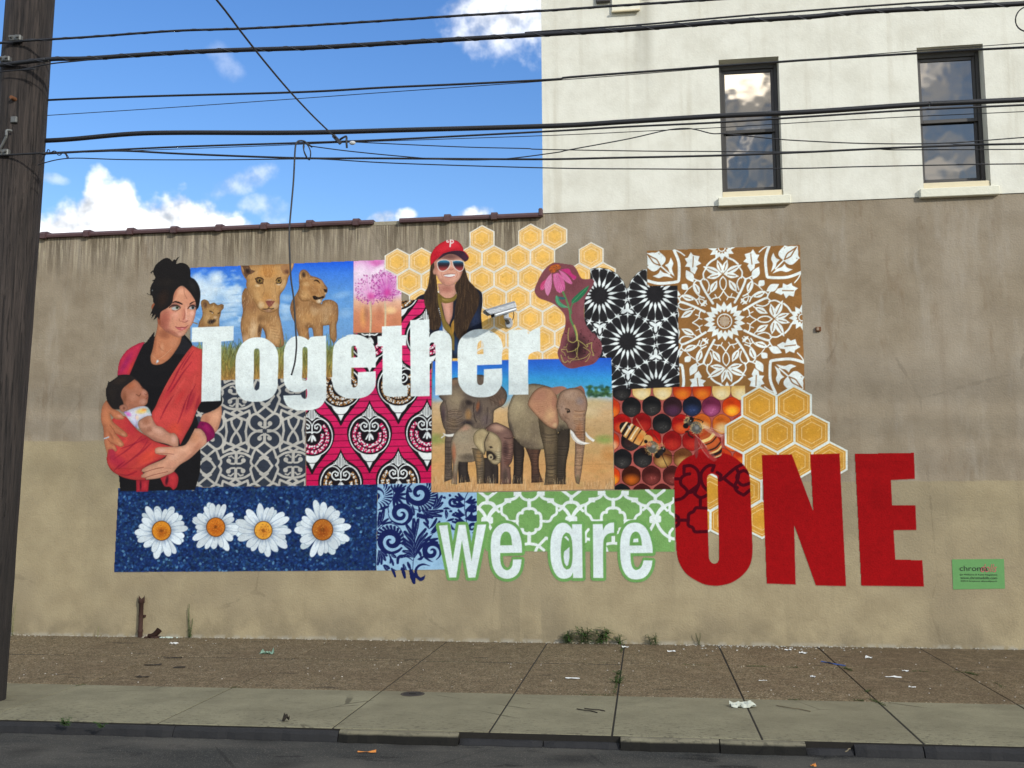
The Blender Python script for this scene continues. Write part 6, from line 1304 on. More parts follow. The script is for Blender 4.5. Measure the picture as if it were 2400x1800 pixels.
def P_letters():
    part('letter')  # T
    L = []
    L.append(('letter_t_capital', [SRC], '450.3,767.8 547.9,764.1 547.5,798 519.1,800.3 517.7,939.5 472.2,941.4 475.2,801.6 449.5,802', [], False))
    def mix(*a): return [q for v, s in a for q in [v.p(*t) for t in [tuple(float(c) for c in z.split(',')) for z in s.split()]]]
    o = mix((vD, '676,1450 682,1360 700,1300 740,1220 800,1160 870,1122 960,1110 1050,1122 1120,1160 1180,1215 1218,1290 1231,1400'), (vE, '1168,160 1165,250 1140,330 1080,400 990,440 880,452 760,440 690,400 640,330 620,250 620,160'))
    oh = mix((vD, '915,1500 915,1300 922,1268 950,1252 978,1264 988,1300 988,1500'), (vE, '934,180 926,280 892,308 860,280 855,180'))
    g = mix((vD, '1303,1400 1304,1300 1330,1200 1380,1130 1440,1098 1490,1092 1560,1110 1605,1140'), )
    L.append(('letter_o', None, o, [oh], True))
    g = mix((vD, '1302,1480 1304,1300 1330,1200 1380,1130 1440,1098 1490,1092 1560,1110 1600,1132 1618,1150 1640,1118 1665,1103 1848,1089 1852,1400 1851,1650'), (vF, '360,400 340,440 300,500 240,540 150,560 0,563'), (vE, '1400,556 1300,512 1252,432 1240,372 1470,362 1482,392 1512,414 1540,402 1550,360 1548,285 1500,312 1440,325 1360,320 1300,290 1260,230 1244,160'))
    gh = mix((vD, '1543,1500 1543,1280 1550,1245 1576,1228 1602,1245 1610,1280 1610,1500'), (vE, '1548,150 1540,172 1515,181 1490,172 1482,150'))
    L.append(('letter_g', None, g, [gh], False))
    e = mix((vD, '1935,1400 1940,1280 1955,1215 1990,1165 2050,1120 2120,1092'), (vG, '60,1145 110,1132 180,1128 260,1140 340,1175 400,1220 445,1280 468,1350 470,1580 138,1583'), (vF, '683,20 683,230 692,252 716,268 745,255 762,230 766,180 768,70 998,57 998,220 970,300 900,370 800,405 700,412 600,400 500,340 450,260 436,150'))
    eh = mix((vG, '138,1445 138,1312 152,1288 180,1282 205,1298 217,1350 222,1440'))
    L.append(('letter_e', None, e, [eh], False))
    t = mix((vG, '555,1020 824,1008 824,1140 888,1138 885,1280 829,1280 829,1659'), (vF, '1338,180 1346,222 1370,240 1408,235 1410,378 1200,388 1140,376 1105,346 1091,300 1090,60'), (vG, '565,1290 498,1290 495,1152 555,1150'))
    L.append(('letter_t', None, t, [], False))
    h = mix((vG, '940,935 1200,922 1202,1165 1230,1120 1280,1090 1340,1078 1400,1085 1460,1115 1495,1170 1508,1250 1508,1600'), (vM, '292,300 290,468 100,475 100,300'), (vG, '1283,1590 1283,1280 1272,1250 1245,1237 1220,1246 1206,1272 1206,1600'), (vF, '1698,378 1453,382'))
    L.append(('letter_h', None, h, [], False))
    e2 = mix((vG, '1588,1500 1590,1300 1610,1220 1650,1160 1720,1105 1800,1068 1910,1055 2010,1070 2090,1110 2150,1160 2190,1230 2205,1330'), (vM, '868,0 868,118 582,128 580,300 590,345 620,358 650,340 658,300 660,175 868,165 868,340 840,400 790,460 720,490 640,497 540,490 450,450 390,380 363,300 362,100'))
    e2h = mix((vG, '1853,1398 1855,1300 1870,1240 1900,1213 1926,1222 1938,1290 1940,1398'))
    L.append(('letter_e', None, e2, [e2h], False))
    r = mix((vJ, '600,610 885,600 890,655 905,665 950,620 1000,595 1050,580 1080,578 1082,930 1000,940 940,965 905,1000 897,1060 897,1431'), (vM, '1172,300 1172,465 945,470 945,200'))
    L.append(('letter_r', None, r, [], False))
    PARTS.pop(); 
    for nm, v, s, hs, sm in L:
        part(nm); fill(SRC, s, WHT, sm=(nm != 'letter_t_capital'), holes=hs, n=3)
    # we are
    WA = [('letter_w', vR, '983,652 1098,645 1172,1135 1253,642 1345,640 1428,1130 1508,640 1628,635 1480,1358 1385,1362 1297,855 1218,1358 1125,1360', [], False),
          ('letter_e', vR, '1690,950 1702,800 1732,720 1790,655 1860,622 1925,621 1990,645 2050,700 2090,790 2112,900 2116,1020 1818,1025 1818,1100 1830,1180 1860,1235 1905,1260 1950,1245 1985,1195 1993,1115 2110,1112 2100,1200 2070,1290 2010,1350 1930,1375 1850,1365 1780,1320 1725,1230 1700,1120', ['1818,922 1820,850 1838,780 1870,740 1905,732 1942,752 1968,805 1982,918'], False),
          ('letter_a', vS, '808,750 812,620 830,540 870,475 920,449 970,455 1008,488 1025,515 1025,462 1122,462 1130,998 1035,998 1033,940 1010,985 950,1005 890,990 845,930 818,850', ['912,740 918,640 935,575 965,543 1000,560 1022,620 1030,740 1025,840 1005,900 970,915 940,890 920,830'], False),
          ('letter_r', vS, '1232,462 1328,460 1333,520 1360,475 1400,450 1443,445 1443,548 1390,555 1350,590 1335,650 1335,998 1237,996', [], False),
          ('letter_e', vS, '1503,720 1510,600 1535,520 1580,465 1640,447 1700,455 1760,500 1800,580 1825,680 1828,748 1605,750 1610,830 1625,890 1655,918 1690,910 1720,880 1738,822 1825,825 1815,890 1780,960 1730,1000 1660,1012 1600,1000 1550,950 1515,860', ['1598,675 1602,610 1620,560 1655,535 1690,550 1712,600 1722,675'], False)]
    part('letter_outline')
    for nm, v, s, hs, sm in WA:
        fill(v, s, (106, 154, 86), sm=True, holes=[], grow=7.2, n=3)
        if nm == 'letter_e':
            q = '1880,1075 1975,1068 1960,1140 1900,1190 1870,1150' if v is vR else '1635,790 1725,785 1715,830 1680,890 1650,870'
            fill(v, q, (146, 132, 112)); P_hole.append((v, q))
    for nm, v, s, hs, sm in WA:
        part(nm); fill(v, s, (214, 226, 226), sm=True, holes=hs, n=3)
    fill(vS, '945,590 965,580 992,610 992,632', (214, 226, 226), sm=False, own=False); fill(vS, '945,735 998,690 998,800 985,870 970,880 950,850 940,790', (206, 218, 220), sm=False, own=False); fill(vS, '1638,608 1682,604 1686,640 1632,642', (214, 226, 226), sm=False, own=False)
    # ONE
    RD = (148, 14, 18)
    oo = '137,300 142,240 165,180 215,125 290,88 380,68 450,62 520,72 600,100 670,150 718,205 738,265 745,400 760,800 758,900 735,980 680,1050 600,1105 520,1128 460,1133 380,1122 300,1085 230,1035 185,970 160,900 150,800 143,600'
    ohh = '398,290 405,256 430,240 460,241 479,262 483,300 493,900 485,938 455,955 426,938 413,900'
    part('letter_o_capital'); fill(vT, oo, RD, holes=[ohh], n=3)
    m = mask(vT, oo, n=3)*(1-mask(vT, ohh, n=3)); clip(m)
    DK = (70, 6, 20)
    for s, sm in (('140,280 190,280', 0), ('260,240 220,250 190,280 190,320 225,355 245,380', 1), ('215,235 215,180 270,175 320,210 335,260 330,330 290,380 240,390', 1), ('440,215 455,175 410,175 360,220 350,270 365,330 400,370', 1), ('140,450 200,435 250,390 330,330', 1), ('330,330 300,400 345,430 400,410', 1), ('345,430 345,510', 0), ('400,515 345,512 310,512 290,540 255,560 250,600 250,650 285,670 300,700 345,702 405,700', 1), ('145,610 250,610', 0), ('145,570 170,590 170,640 145,660', 1), ('480,230 510,250 500,290 530,275', 1), ('530,275 580,230 630,190 680,165', 1), ('530,275 600,330 640,350', 1), ('740,240 690,215 640,250 640,290 680,330 740,315', 1), ('630,190 650,240 640,290 620,340 640,380 690,410 740,370', 1)):
        line(vT, s, 26, DK, sm=bool(sm), own=False)
    clip()
    part('letter_n_capital'); fill(vT, '835,90 1075,85 1243,530 1220,85 1455,78 1507,1136 1265,1130 1093,650 1105,1123 872,1115', RD, sm=False)
    part('letter_e_capital'); fill(vT, '1575,78 2048,70 2056,280 1865,290 1874,488 2060,488 2068,688 1886,690 1900,922 2115,926 2128,1139 1627,1132', RD, sm=False)
P_hole = []
def paint_mural():
    P_lions(); P_allium(); P_comb_up(); P_damask(); P_stars(); P_lattice(); P_pink(); P_bees(); P_elephants(); P_comb_low(); P_bee(False)
    P_navy(); P_daisies(); P_green(); P_cap(); P_mother(); P_cone(); P_letters(); P_bee(True)
    for v, q in P_hole:
        mm = mask(v, q) > .5
        COV[mm] = 0; OWN[mm] = 0
    # deeper tones in the animal pictures, broken brushwork everywhere
    for nm, ga in (('elephant_panel', 1.06), ('bee_panel', 1.15), ('lion_panel', 1.08), ('woman_with_baby', 1.04), ('woman_in_red_cap', 1.05)):
        mm = OWN == PARTS.index(nm); CAN[mm] = np.clip(CAN[mm], 0, 1)**ga
    n = (vnoise(4, 3, 2)-.5)*.07+(vnoise(12, 6, 2)-.5)*.07+(vnoise(70, 4, 3)-.5)*.06
    CAN[:] = np.clip(CAN*(1+n)[..., None], 0, 1)
    OWN[COV < .5] = 0
# ================================================================ the mural: one sheet of paint on the wall
paint_mural()
mt, nt, b = newmat('mural_paint'); g = NG(nt)
at = g.N('ShaderNodeAttribute'); at.attribute_name = 'paint'
w1 = g.noise(3.2, 3, .6); w2 = g.noise(52, 2, .65)
c = g.mix(g.m('MULTIPLY', g.ss(w1, .45, .75), .10), at.outputs['Color'], (.62, .6, .56, 1), 'MULTIPLY')
c = g.mix(g.m('MULTIPLY', g.ss(w2, .54, .74), .30), c, (.5, .48, .44, 1), 'MULTIPLY')
zz_ = g.xyz()[2]; wob = g.m('MULTIPLY', g.m('SUBTRACT', w1, .5), .012)
for py_, st_m in ((1086, .28), (985, .12), (806, .14)):
    sm_ = g.m('MULTIPLY', g.m('MULTIPLY', g.m('SUBTRACT', 1, g.ss(g.m('ABSOLUTE', g.m('SUBTRACT', g.m('ADD', zz_, wob), on_wall(1600, py_).z)), .002, .011)), g.ss(w1, .42, .6)), st_m)
    c = g.mix(sm_, c, (.45, .43, .4, 1), 'MULTIPLY')
nt.links.new(c, b.inputs['Base Color']); b.inputs['Roughness'].default_value = .85; b.inputs['Specular IOR Level'].default_value = .07
g.bump(g.m('ADD', g.m('MULTIPLY', g.noise(2.6, 3, .62), 1.0), g.m('MULTIPLY', w2, .4)), .45, .02, b); M_mural = mt
mural = empty('mural', on_wall(1200, 1340)); tag(mural, 'large collage mural of people, animals and patterns reading Together we are ONE', 'mural')
def lin(a): return np.where(a <= .04045, a/12.92, ((a+.055)/1.055)**2.4)
def build_mural():
    # sheet coordinates -> wall plane
    gxx, gyy = np.meshgrid(gx.astype(np.float64), gy.astype(np.float64))
    fw = np.array(_fw); r = np.array(CAM_R); u = np.array(CAM_U); o = np.array(CAM_O)
    D = fw[None, None, :]+((gxx-1200)/CF)[..., None]*r-((gyy-900)/CF)[..., None]*u
    t = (0-o[1])/D[..., 1]; PX = o[0]+D[..., 0]*t; PZ = o[2]+D[..., 2]*t
    LIN = lin(np.clip(CAN, 0, 1)*MURAL_GAIN)
    own = OWN[:-1, :-1]
    LB = {'letter_t_capital': ('letter', 'white capital letter T'), 'letter_o': ('letter', 'white letter o of the first word'), 'letter_g': ('letter', 'white letter g'), 'letter_t': ('letter', 'white lower-case letter t'), 'letter_h': ('letter', 'white letter h'), 'letter_w': ('letter', 'white letter w edged in green'), 'letter_a': ('letter', 'white letter a edged in green'), 'letter_o_capital': ('letter', 'huge dark red letter O with tracery over it'), 'letter_n_capital': ('letter', 'huge dark red letter N'), 'letter_e_capital': ('letter', 'huge dark red letter E'),
          'letter_outline': ('letter_outline', 'green outline round the words we are'), 'lion_panel': ('lion_picture', 'painted picture of a lioness and cubs under a blue sky'), 'allium_panel': ('flower_picture', 'painted picture of pink allium flowers'), 'honeycomb_panel': ('honeycomb_pattern', 'gold honeycomb pattern behind the woman in the red cap'), 'damask_panel': ('leaf_pattern', 'brown and white leaf pattern'), 'star_tile_panel': ('star_pattern', 'black and white star tile pattern'), 'grey_lattice_panel': ('lattice_pattern', 'grey lattice pattern'), 'pink_fabric_panel': ('fabric_pattern', 'pink fabric pattern with black and white drops'), 'bee_panel': ('beehive_picture', 'painted picture of dark and amber honeycomb cells'), 'elephant_panel': ('elephant_picture', 'painted picture of two elephants and two calves'), 'honeycomb_lower_panel': ('honeycomb_pattern', 'gold honeycomb pattern behind the red word ONE'), 'bee_left': ('bee_picture', 'painted bee facing down to the right'), 'bee_right': ('bee_picture', 'painted bee above the red letter O'), 'navy_scroll_panel': ('scroll_pattern', 'light blue and navy scroll pattern'), 'daisy_panel': ('mosaic_pattern', 'dark blue mosaic strip behind the daisies'), 'daisy': ('daisy_picture', None), 'green_lattice_panel': ('lattice_pattern', 'green and white lattice pattern'), 'woman_in_red_cap': ('woman_picture', 'painted woman with red cap, sunglasses and long brown hair'), 'woman_with_baby': ('woman_picture', 'painted woman with black hair carrying a baby in a red sling'), 'coneflower': ('flower_picture', 'painted pink coneflower with its roots')}
    cnt = {}
    for k in range(1, len(PARTS)):
        jj, ii = np.nonzero(own == k)
        if len(jj) == 0: continue
        vid = np.full((PH, PW), -1, np.int64)
        for dj, di in ((0, 0), (0, 1), (1, 0), (1, 1)): vid[jj+dj, ii+di] = 0
        vj, vi = np.nonzero(vid == 0); vid[vj, vi] = np.arange(len(vj))
        co = np.empty((len(vj), 3), np.float32); co[:, 0] = PX[vj, vi]; co[:, 1] = -.004; co[:, 2] = PZ[vj, vi]
        q = np.stack([vid[jj+1, ii], vid[jj+1, ii+1], vid[jj, ii+1], vid[jj, ii]], 1).astype(np.int32)
        nm = PARTS[k]; pn, lb = LB.get(nm, ('letter', None))
        cnt[nm] = cnt.get(nm, 0)+1
        if nm == 'letter_e': lb = ('white letter e after the g', 'white letter e after the h', 'white letter e of the word we', 'white letter e of the word are')[cnt[nm]-1]
        if nm == 'letter_r': lb = ('white letter r at the end of the first word', 'white letter r of the word are')[cnt[nm]-1]
        if nm == 'daisy': lb = ('first', 'second', 'third', 'fourth')[cnt[nm]-1]+' white daisy from the left'
        me = bpy.data.meshes.new(pn); me.vertices.add(len(co)); me.vertices.foreach_set('co', co.ravel())
        me.loops.add(len(q)*4); me.loops.foreach_set('vertex_index', q.ravel()); me.polygons.add(len(q)); me.polygons.foreach_set('loop_start', np.arange(0, len(q)*4, 4, dtype=np.int32)); me.update(calc_edges=True)
        ca = me.attributes.new('paint', 'FLOAT_COLOR', 'POINT'); rgba = np.ones((len(co), 4), np.float32); rgba[:, :3] = LIN[vj, vi]; ca.data.foreach_set('color', rgba.ravel())
        ob = link(pn, me, M_mural, mural); ob.matrix_parent_inverse = Matrix.Translation(-mural.location)
        if lb: ob['label'] = lb
MURAL_GAIN = 1.0
build_mural()
# ---- signature panel
sg = empty('sign', on_wall(2294, 1380)); tag(sg, 'small green painted signature panel low on the wall right of the red E', 'sign')
M_sg = simple('sign_green', (92, 146, 82), .7, .08, 20); M_sk = simple('sign_black', (24, 34, 24), .7); M_sp = simple('sign_pink', (176, 96, 92), .7)
def chld(o, par): o.parent = par; o.matrix_parent_inverse = par.matrix_basis.inverted() if par.type == 'EMPTY' else Matrix.Identity(4); return o
C4 = [on_wall(*p, -.004) for p in ((2231, 1311), (2353, 1310), (2355.5, 1379.5), (2234, 1381.5))]
chld(mesh('panel', C4, [(3, 2, 1, 0)], M_sg), sg)
def text(s, px, py, pw, ph, mat, shear=0, name='lettering'):
    cu = bpy.data.curves.new('t', 'FONT'); cu.body = s; cu.shear = shear; o = bpy.data.objects.new('t', cu); COLL.objects.link(o)
    dg = bpy.context.evaluated_depsgraph_get(); me = bpy.data.meshes.new_from_object(o.evaluated_get(dg)); bpy.data.objects.remove(o)
    co = np.array([v.co for v in me.vertices]); mn, mx_ = co.min(0), co.max(0)
    a = on_wall(px, py+ph, -.007); bq = on_wall(px+pw, py, -.007)
    for v in me.vertices: v.co = Vector((a.x+(v.co.x-mn[0])/(mx_[0]-mn[0])*(bq.x-a.x), -.007, a.z+(v.co.y-mn[1])/(mx_[1]-mn[1])*(bq.z-a.z)))
    me.name = name; o = link(name, me, mat); return chld(o, sg)
text('chroma', 2249.5, 1326, 65, 12, M_sk); text('dolls', 2299, 1322, 37, 19, M_sp, .4)
text('(Jo Williams & Katie Nagapian)', 2250, 1345, 87, 4.5, M_sk); text('www.chromadolls.com', 2251, 1351.5, 86, 5.5, M_sk); text('©2014 Graymoor #beautifyearth', 2252, 1360, 85, 4.5, M_sk)
# ================================================================ utility pole
PY = on_ground(2, 1642).y-.03
a_t = on_wall(25, 0, PY); b_t = on_wall(121, 0, PY); r_top = (b_t.x-a_t.x)/2; c_top = (a_t.x+b_t.x)/2; z_t = b_t.z
b_b = on_wall(3, 1615, PY); r_bot = r_top*1.10; c_bot = b_b.x-r_bot
pole = empty('utility_pole', (c_bot, PY, 0)); tag(pole, 'weathered brown wooden utility pole at the left edge of the picture', 'utility pole')
mt, nt, b = newmat('pole_wood'); g = NG(nt); tco = g.N('ShaderNodeTexCoord'); ob = tco.outputs['Object']
fib = g.noise(1, 6, .7, g.scale((34, 34, 1.3), v=ob)); fib2 = g.noise(1, 5, .7, g.scale((70, 70, 2.2), v=ob)); bl = g.noise(2.2, 4, .6, ob)
c = g.ramp(fib, [(0, s2l((12, 10, 9))), (.42, s2l((38, 32, 29))), (.58, s2l((60, 52, 47))), (1, s2l((90, 80, 73)))])
c = g.mix(g.m('MULTIPLY', g.ss(fib2, .56, .64), .8), c, s2l((24, 20, 18))); c = g.mix(g.m('MULTIPLY', g.ss(bl, .5, .72), .6), c, s2l((40, 34, 30)))
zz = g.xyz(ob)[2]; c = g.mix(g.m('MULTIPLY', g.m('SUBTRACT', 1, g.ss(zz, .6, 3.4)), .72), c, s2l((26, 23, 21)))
nt.links.new(c, b.inputs['Base Color']); b.inputs['Roughness'].default_value = .88; g.bump(g.m('SUBTRACT', fib, g.m('MULTIPLY', g.ss(fib2, .55, .64), .6)), .9, .02, b); M_pole = mt
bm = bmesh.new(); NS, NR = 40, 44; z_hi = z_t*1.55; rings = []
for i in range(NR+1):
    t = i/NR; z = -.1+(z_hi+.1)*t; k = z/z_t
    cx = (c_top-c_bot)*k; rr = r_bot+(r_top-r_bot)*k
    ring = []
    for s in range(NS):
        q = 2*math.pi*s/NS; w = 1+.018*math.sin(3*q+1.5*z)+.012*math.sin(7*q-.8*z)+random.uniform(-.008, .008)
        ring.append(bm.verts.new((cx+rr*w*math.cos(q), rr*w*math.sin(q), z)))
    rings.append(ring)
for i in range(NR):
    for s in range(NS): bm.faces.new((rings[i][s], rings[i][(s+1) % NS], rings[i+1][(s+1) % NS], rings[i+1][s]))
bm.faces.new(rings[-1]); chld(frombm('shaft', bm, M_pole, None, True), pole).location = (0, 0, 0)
def chl(o, par): o.parent = par; return o
for o in list(bpy.data.objects):
    if o.name == 'shaft': o.matrix_parent_inverse = Matrix.Identity(4)
M_galv = simple('galvanised_steel', (112, 113, 110), .6, .2, 30, .6); M_rust = simple('rusty_steel', (112, 72, 44), .8, .35, 30, .2); M_cab = simple('cable_black', (26, 27, 31), .55, .2, 20); M_cabg = simple('cable_grey', (52, 54, 60), .5, .25, 30)
yf = PY-r_top
def onp(px, py, dy=0): return on_wall(px, py, yf-dy)
def clamp(px, py, w, h, name='cable_clamp'):
    p = onp(px, py, .02); bm = bmesh.new(); bx(bm, p.x-w/2, p.x+w/2, p.y-.02, p.y+.03, p.z-h/2, p.z+h/2, .008)
    for s in (-1, 1):
        t = bmesh.ops.create_cone(bm, cap_ends=True, segments=8, radius1=.014, radius2=.012, depth=.03, matrix=Matrix.Translation((p.x+s*w*.28, p.y-.03, p.z+h*.05)) @ Matrix.Rotation(R_(90), 4, 'X'))
    chld(frombm(name, bm, M_galv), pole)
clamp(37, 90, .11, .055); clamp(12, 139, .10, .05); clamp(10, 358, .09, .06)
bm = bmesh.new(); p = onp(32, 280, .006); bx(bm, p.x-.028, p.x+.028, p.y-.006, p.y+.02, p.z-.028, p.z+.028, .004, None); chld(frombm('tag_plate', bm, M_galv), pole)
bm = bmesh.new(); p = onp(33, 232, .0); bmesh.ops.create_cone(bm, cap_ends=True, segments=10, radius1=.022, radius2=.016, depth=.09, matrix=Matrix.Translation(p) @ Matrix.Rotation(R_(90), 4, 'X')); chld(frombm('bolt', bm, M_rust), pole)
bm = bmesh.new(); tube(bm, cr([onp(28, 307, .02), onp(16, 306, .05), onp(15, 318, .06), onp(8, 335, .05), onp(-2, 352, .04)], 4), .012, 8); chld(frombm('guy_hook', bm, M_galv), pole)
# ================================================================ overhead cables
def cable(pxs, wpx, y, label, name='overhead_cable', mat=None, lash=False, ext=True, group=None):
    P = [on_wall(px, py, y) for px, py in pxs]
    if ext:
        if pxs[-1][0] > 2300: P.append(P[-1]+(P[-1]-P[-2]).normalized()*6)
        if pxs[0][0] < 5: P.insert(0, P[0]+(P[0]-P[1]).normalized()*4)
    r = wpx*(y-CAM_O.y)/CF/2
    PP = cr(P, 7); bm = bmesh.new(); tube(bm, PP, r, 10)
    org = PP[0].copy()
    o = frombm(name, bm, mat or M_cab, None, True); tag(o, label, 'cable', group)
    if lash:
        L = [0]
        for i in range(1, len(PP)): L.append(L[-1]+(PP[i]-PP[i-1]).length)
        n = int(L[-1]/.028); H = []
        for i in range(n):
            s = L[-1]*i/(n-1); k = int(np.searchsorted(L, s)); k = min(max(k, 1), len(PP)-1); t = (s-L[k-1])/max(L[k]-L[k-1], 1e-6)
            p = PP[k-1].lerp(PP[k], t); q = s/.30*2*math.pi
            H.append(p+Vector((0, math.cos(q), math.sin(q)))*(r*.96))
        bm = bmesh.new(); tube(bm, H, r*.16+.0015, 5); frombm('lashing_wire', bm, M_cabg, o, True)
    return o
yF = yf-.03; yB = PY+r_top*.4
cable([(0, 101), (54, 96), (202, 87), (405, 72.6), (560, 67.5), (700, 60.7), (870, 50.6), (1072, 37), (1300, 23.6), (1436, 14), (1655, 0), (1800, -9.5), (2400, -50)], 6.0, yF, 'topmost black cable that leaves the picture top above the white wall', lash=True)
cable([(0, 152), (115, 139), (202, 137), (337, 128), (506, 119), (700, 113), (802, 108), (1005, 96), (1300, 79), (1470, 69), (1706, 51), (1900, 39), (2036, 27), (2400, 8.4)], 11.5, yF, 'thick twisted black cable bundle, second from the top', lash=True)
cable([(1230, 77), (1267, 74), (1500, 58), (1800, 32), (2137, 7.4), (2306, -1), (2400, -6)], 4.5, yF+.02, 'thin black cable running just above the thick twisted bundle on the right')
cable([(0, 168), (47, 164), (115, 150), (182, 143), (240, 137)], 3.5, yF-.03, 'short thin cable joining the thick twisted bundle beside the pole', ext=True)
cable([(30, 243), (104, 235), (337, 226), (700, 216), (903, 205), (1106, 196), (1300, 186), (1335, 181), (1537, 166), (1683, 155), (1828, 145), (1900, 140), (2147, 125), (2296, 116), (2400, 111)], 5.4, yB, 'plain black cable crossing just under the tops of both windows')
cable([(40, 275), (103, 271), (400, 252), (700, 231), (937, 214), (1300, 188.5), (1600, 165), (1900, 139), (2036, 128), (2147, 119), (2400, 101)], 1.9, yB+.04, 'hair-thin wire slanting up to meet the plain cable at the window tops')
cable([(40, 332), (99, 330), (169, 326), (304, 314), (422, 311), (700, 311), (937, 305), (1300, 295), (1470, 285), (1683, 272), (1900, 262), (2154, 245), (2400, 233.5)], 12.0, yB, 'thickest smooth black cable crossing the middle of both windows', lash=False)
M6 = cable([(0, 364), (98, 359), (169, 356), (422, 344), (700, 335), (792, 332), (937, 326), (1300, 307), (1470, 297), (1683, 287), (1900, 273), (2154, 257), (2400, 246)], 4.8, yF, 'medium black cable right below the thickest cable, carrying the clamp')
cable([(200, 357), (600, 342.5), (833, 333), (1300, 317), (1537, 306), (1686, 299), (1900, 286), (2154, 272.6), (2400, 261.5)], 1.9, yF+.05, 'hair-thin wire below the medium cable, crossing the window meeting rails')
cable([(98, 361), (169, 357), (230, 354), (304, 354), (439, 361), (700, 370.5), (870, 371), (1174, 373), (1300, 373), (1436, 370), (1686, 364.5), (1900, 356), (2002, 351), (2087, 347), (2161, 344), (2306, 339), (2400, 337)], 5.0, yF-.03, 'black cable sagging below the others between pole and lower window sashes')
cable([(90, 388), (96, 384), (162, 371), (294, 374), (506, 374.6), (700, 372.5), (769, 373.5), (937, 383), (1300, 394), (1537, 396), (1686, 396.5), (1900, 394), (2002, 391), (2306, 385), (2400, 384)], 2.8, yF-.05, 'lowest thin wire, crossing near the bottoms of both windows')
cable([(728, 342.5), (816, 354), (937, 366), (1049, 374), (1174, 373), (1300, 358), (1335, 351), (1470, 326), (1561, 305.5), (1605, 301), (1632, 304), (1669, 313), (1706, 314), (1821, 326), (1900, 331), (2019, 336), (2158, 337), (2272, 332), (2400, 322)], 2.7, yF-.07, 'thin wire that humps up left of the first window')
cable([(815, 331), (833, 333), (1072, 344), (1231, 348), (1267, 350), (1504, 354), (1686, 355), (1828, 356), (1960, 353)], 2.5, yF-.01, 'thin wire starting at the clamp and running flat to the first window')
cable([(2060, 349), (2087, 351), (2154, 351), (2400, 350)], 2.5, yF-.02, 'short thin wire branching off below the second window crossing')
# diagonal service drop over the street
pa_ = on_wall(788, 324, yF-.005); pb_ = on_wall(508, 0, -6.6); dv = (pb_-pa_); P = [pa_+dv*t+Vector((0, 0, -.05*math.sin(math.pi*min(t, 1)))) for t in (0, .15, .3, .5, .7, .85, 1, 1.3, 1.7)]
bm = bmesh.new(); tube(bm, cr(P, 4), 3.8*(yF-CAM_O.y)/CF/2, 8); tag(frombm('service_drop', bm, M_cab, None, True), 'diagonal black service wire slanting down from the top of the sky', 'cable')
P = [on_wall(px, py, yF-.03-.012*i) for i, (px, py) in enumerate([(732, 345), (722, 338), (713, 331), (703, 330), (697, 333), (692, 347), (688, 422), (683, 480), (679, 527), (678, 560), (679, 590), (682, 653), (688.6, 702), (693, 771), (695, 807), (692, 843), (688, 862), (683, 879)])]
bm = bmesh.new(); tube(bm, cr(P, 5), .0075, 8); dg_ = frombm('dangling_cable', bm, M_cab, None, True); tag(dg_, 'loose black cable end hanging down in front of the mural letters', 'cable')
bm = bmesh.new(); tube(bm, cr([on_wall(px, py, yF-.06-.006*i) for i, (px, py) in enumerate([(713, 341), (712, 352), (716, 364), (722, 373), (726, 373), (728, 358), (724, 345), (717, 337), (711, 341), (713, 355), (719, 368)])], 6), .0055, 6); frombm('coil', bm, M_cab, dg_, True)
# spare loop at the right edge
lc = on_wall(2414, 44, yF-.03); bm = bmesh.new(); tube(bm, [lc+Vector((.105*math.cos(t), .01*math.sin(2*t)+.006*t/6, .10*math.sin(t))) for t in np.linspace(0, 6.4, 28)], .0055, 6); tag(frombm('cable_loop', bm, M_cab, None, True), 'small coiled cable loop at the top right corner of the picture', 'cable')
# clamp on the medium cable
cl = empty('wire_clamp', on_wall(808, 332, yF-.02)); tag(cl, 'small metal wire clamp where the diagonal wire meets the cable', 'clamp')
bm = bmesh.new(); p = on_wall(790, 327, yF-.02); bx(bm, -.05, .05, -.012, .012, -.016, .016, .005, Matrix.Translation(p) @ Matrix.Rotation(R_(48), 4, 'Y')); chld(frombm('wedge', bm, M_cabg), cl)
bm = bmesh.new(); tube(bm, cr([on_wall(797, 327, yF-.02), on_wall(805, 322, yF-.03), on_wall(812, 320, yF-.02), on_wall(812, 332, yF-.03), on_wall(813, 347, yF-.02)], 4), .009, 8); chld(frombm('hook', bm, M_cab), cl)
bm = bmesh.new(); p = on_wall(826, 335, yF-.02); bmesh.ops.create_uvsphere(bm, u_segments=12, v_segments=8, radius=1, matrix=Matrix.Translation(p) @ Matrix.Diagonal((.028, .016, .017, 1))); chld(frombm('insulator', bm, simple('porcelain_grey', (190, 192, 190), .3), None, True), cl)
# wire tangle beside the pole
bm = bmesh.new(); tube(bm, cr([on_wall(px, py, yF-.02-.004*i) for i, (px, py) in enumerate([(97, 378), (103, 368), (110, 356), (112, 351), (116, 352), (118, 358), (126, 354), (132, 356), (136, 363), (142, 363), (146, 358), (154, 362), (158, 371), (160, 368), (155, 360)])], 4), .0045, 6); tag(frombm('wire_tangle', bm, M_cab, None, True), 'tangle of thin tie wire on the cables just right of the pole', 'wire')
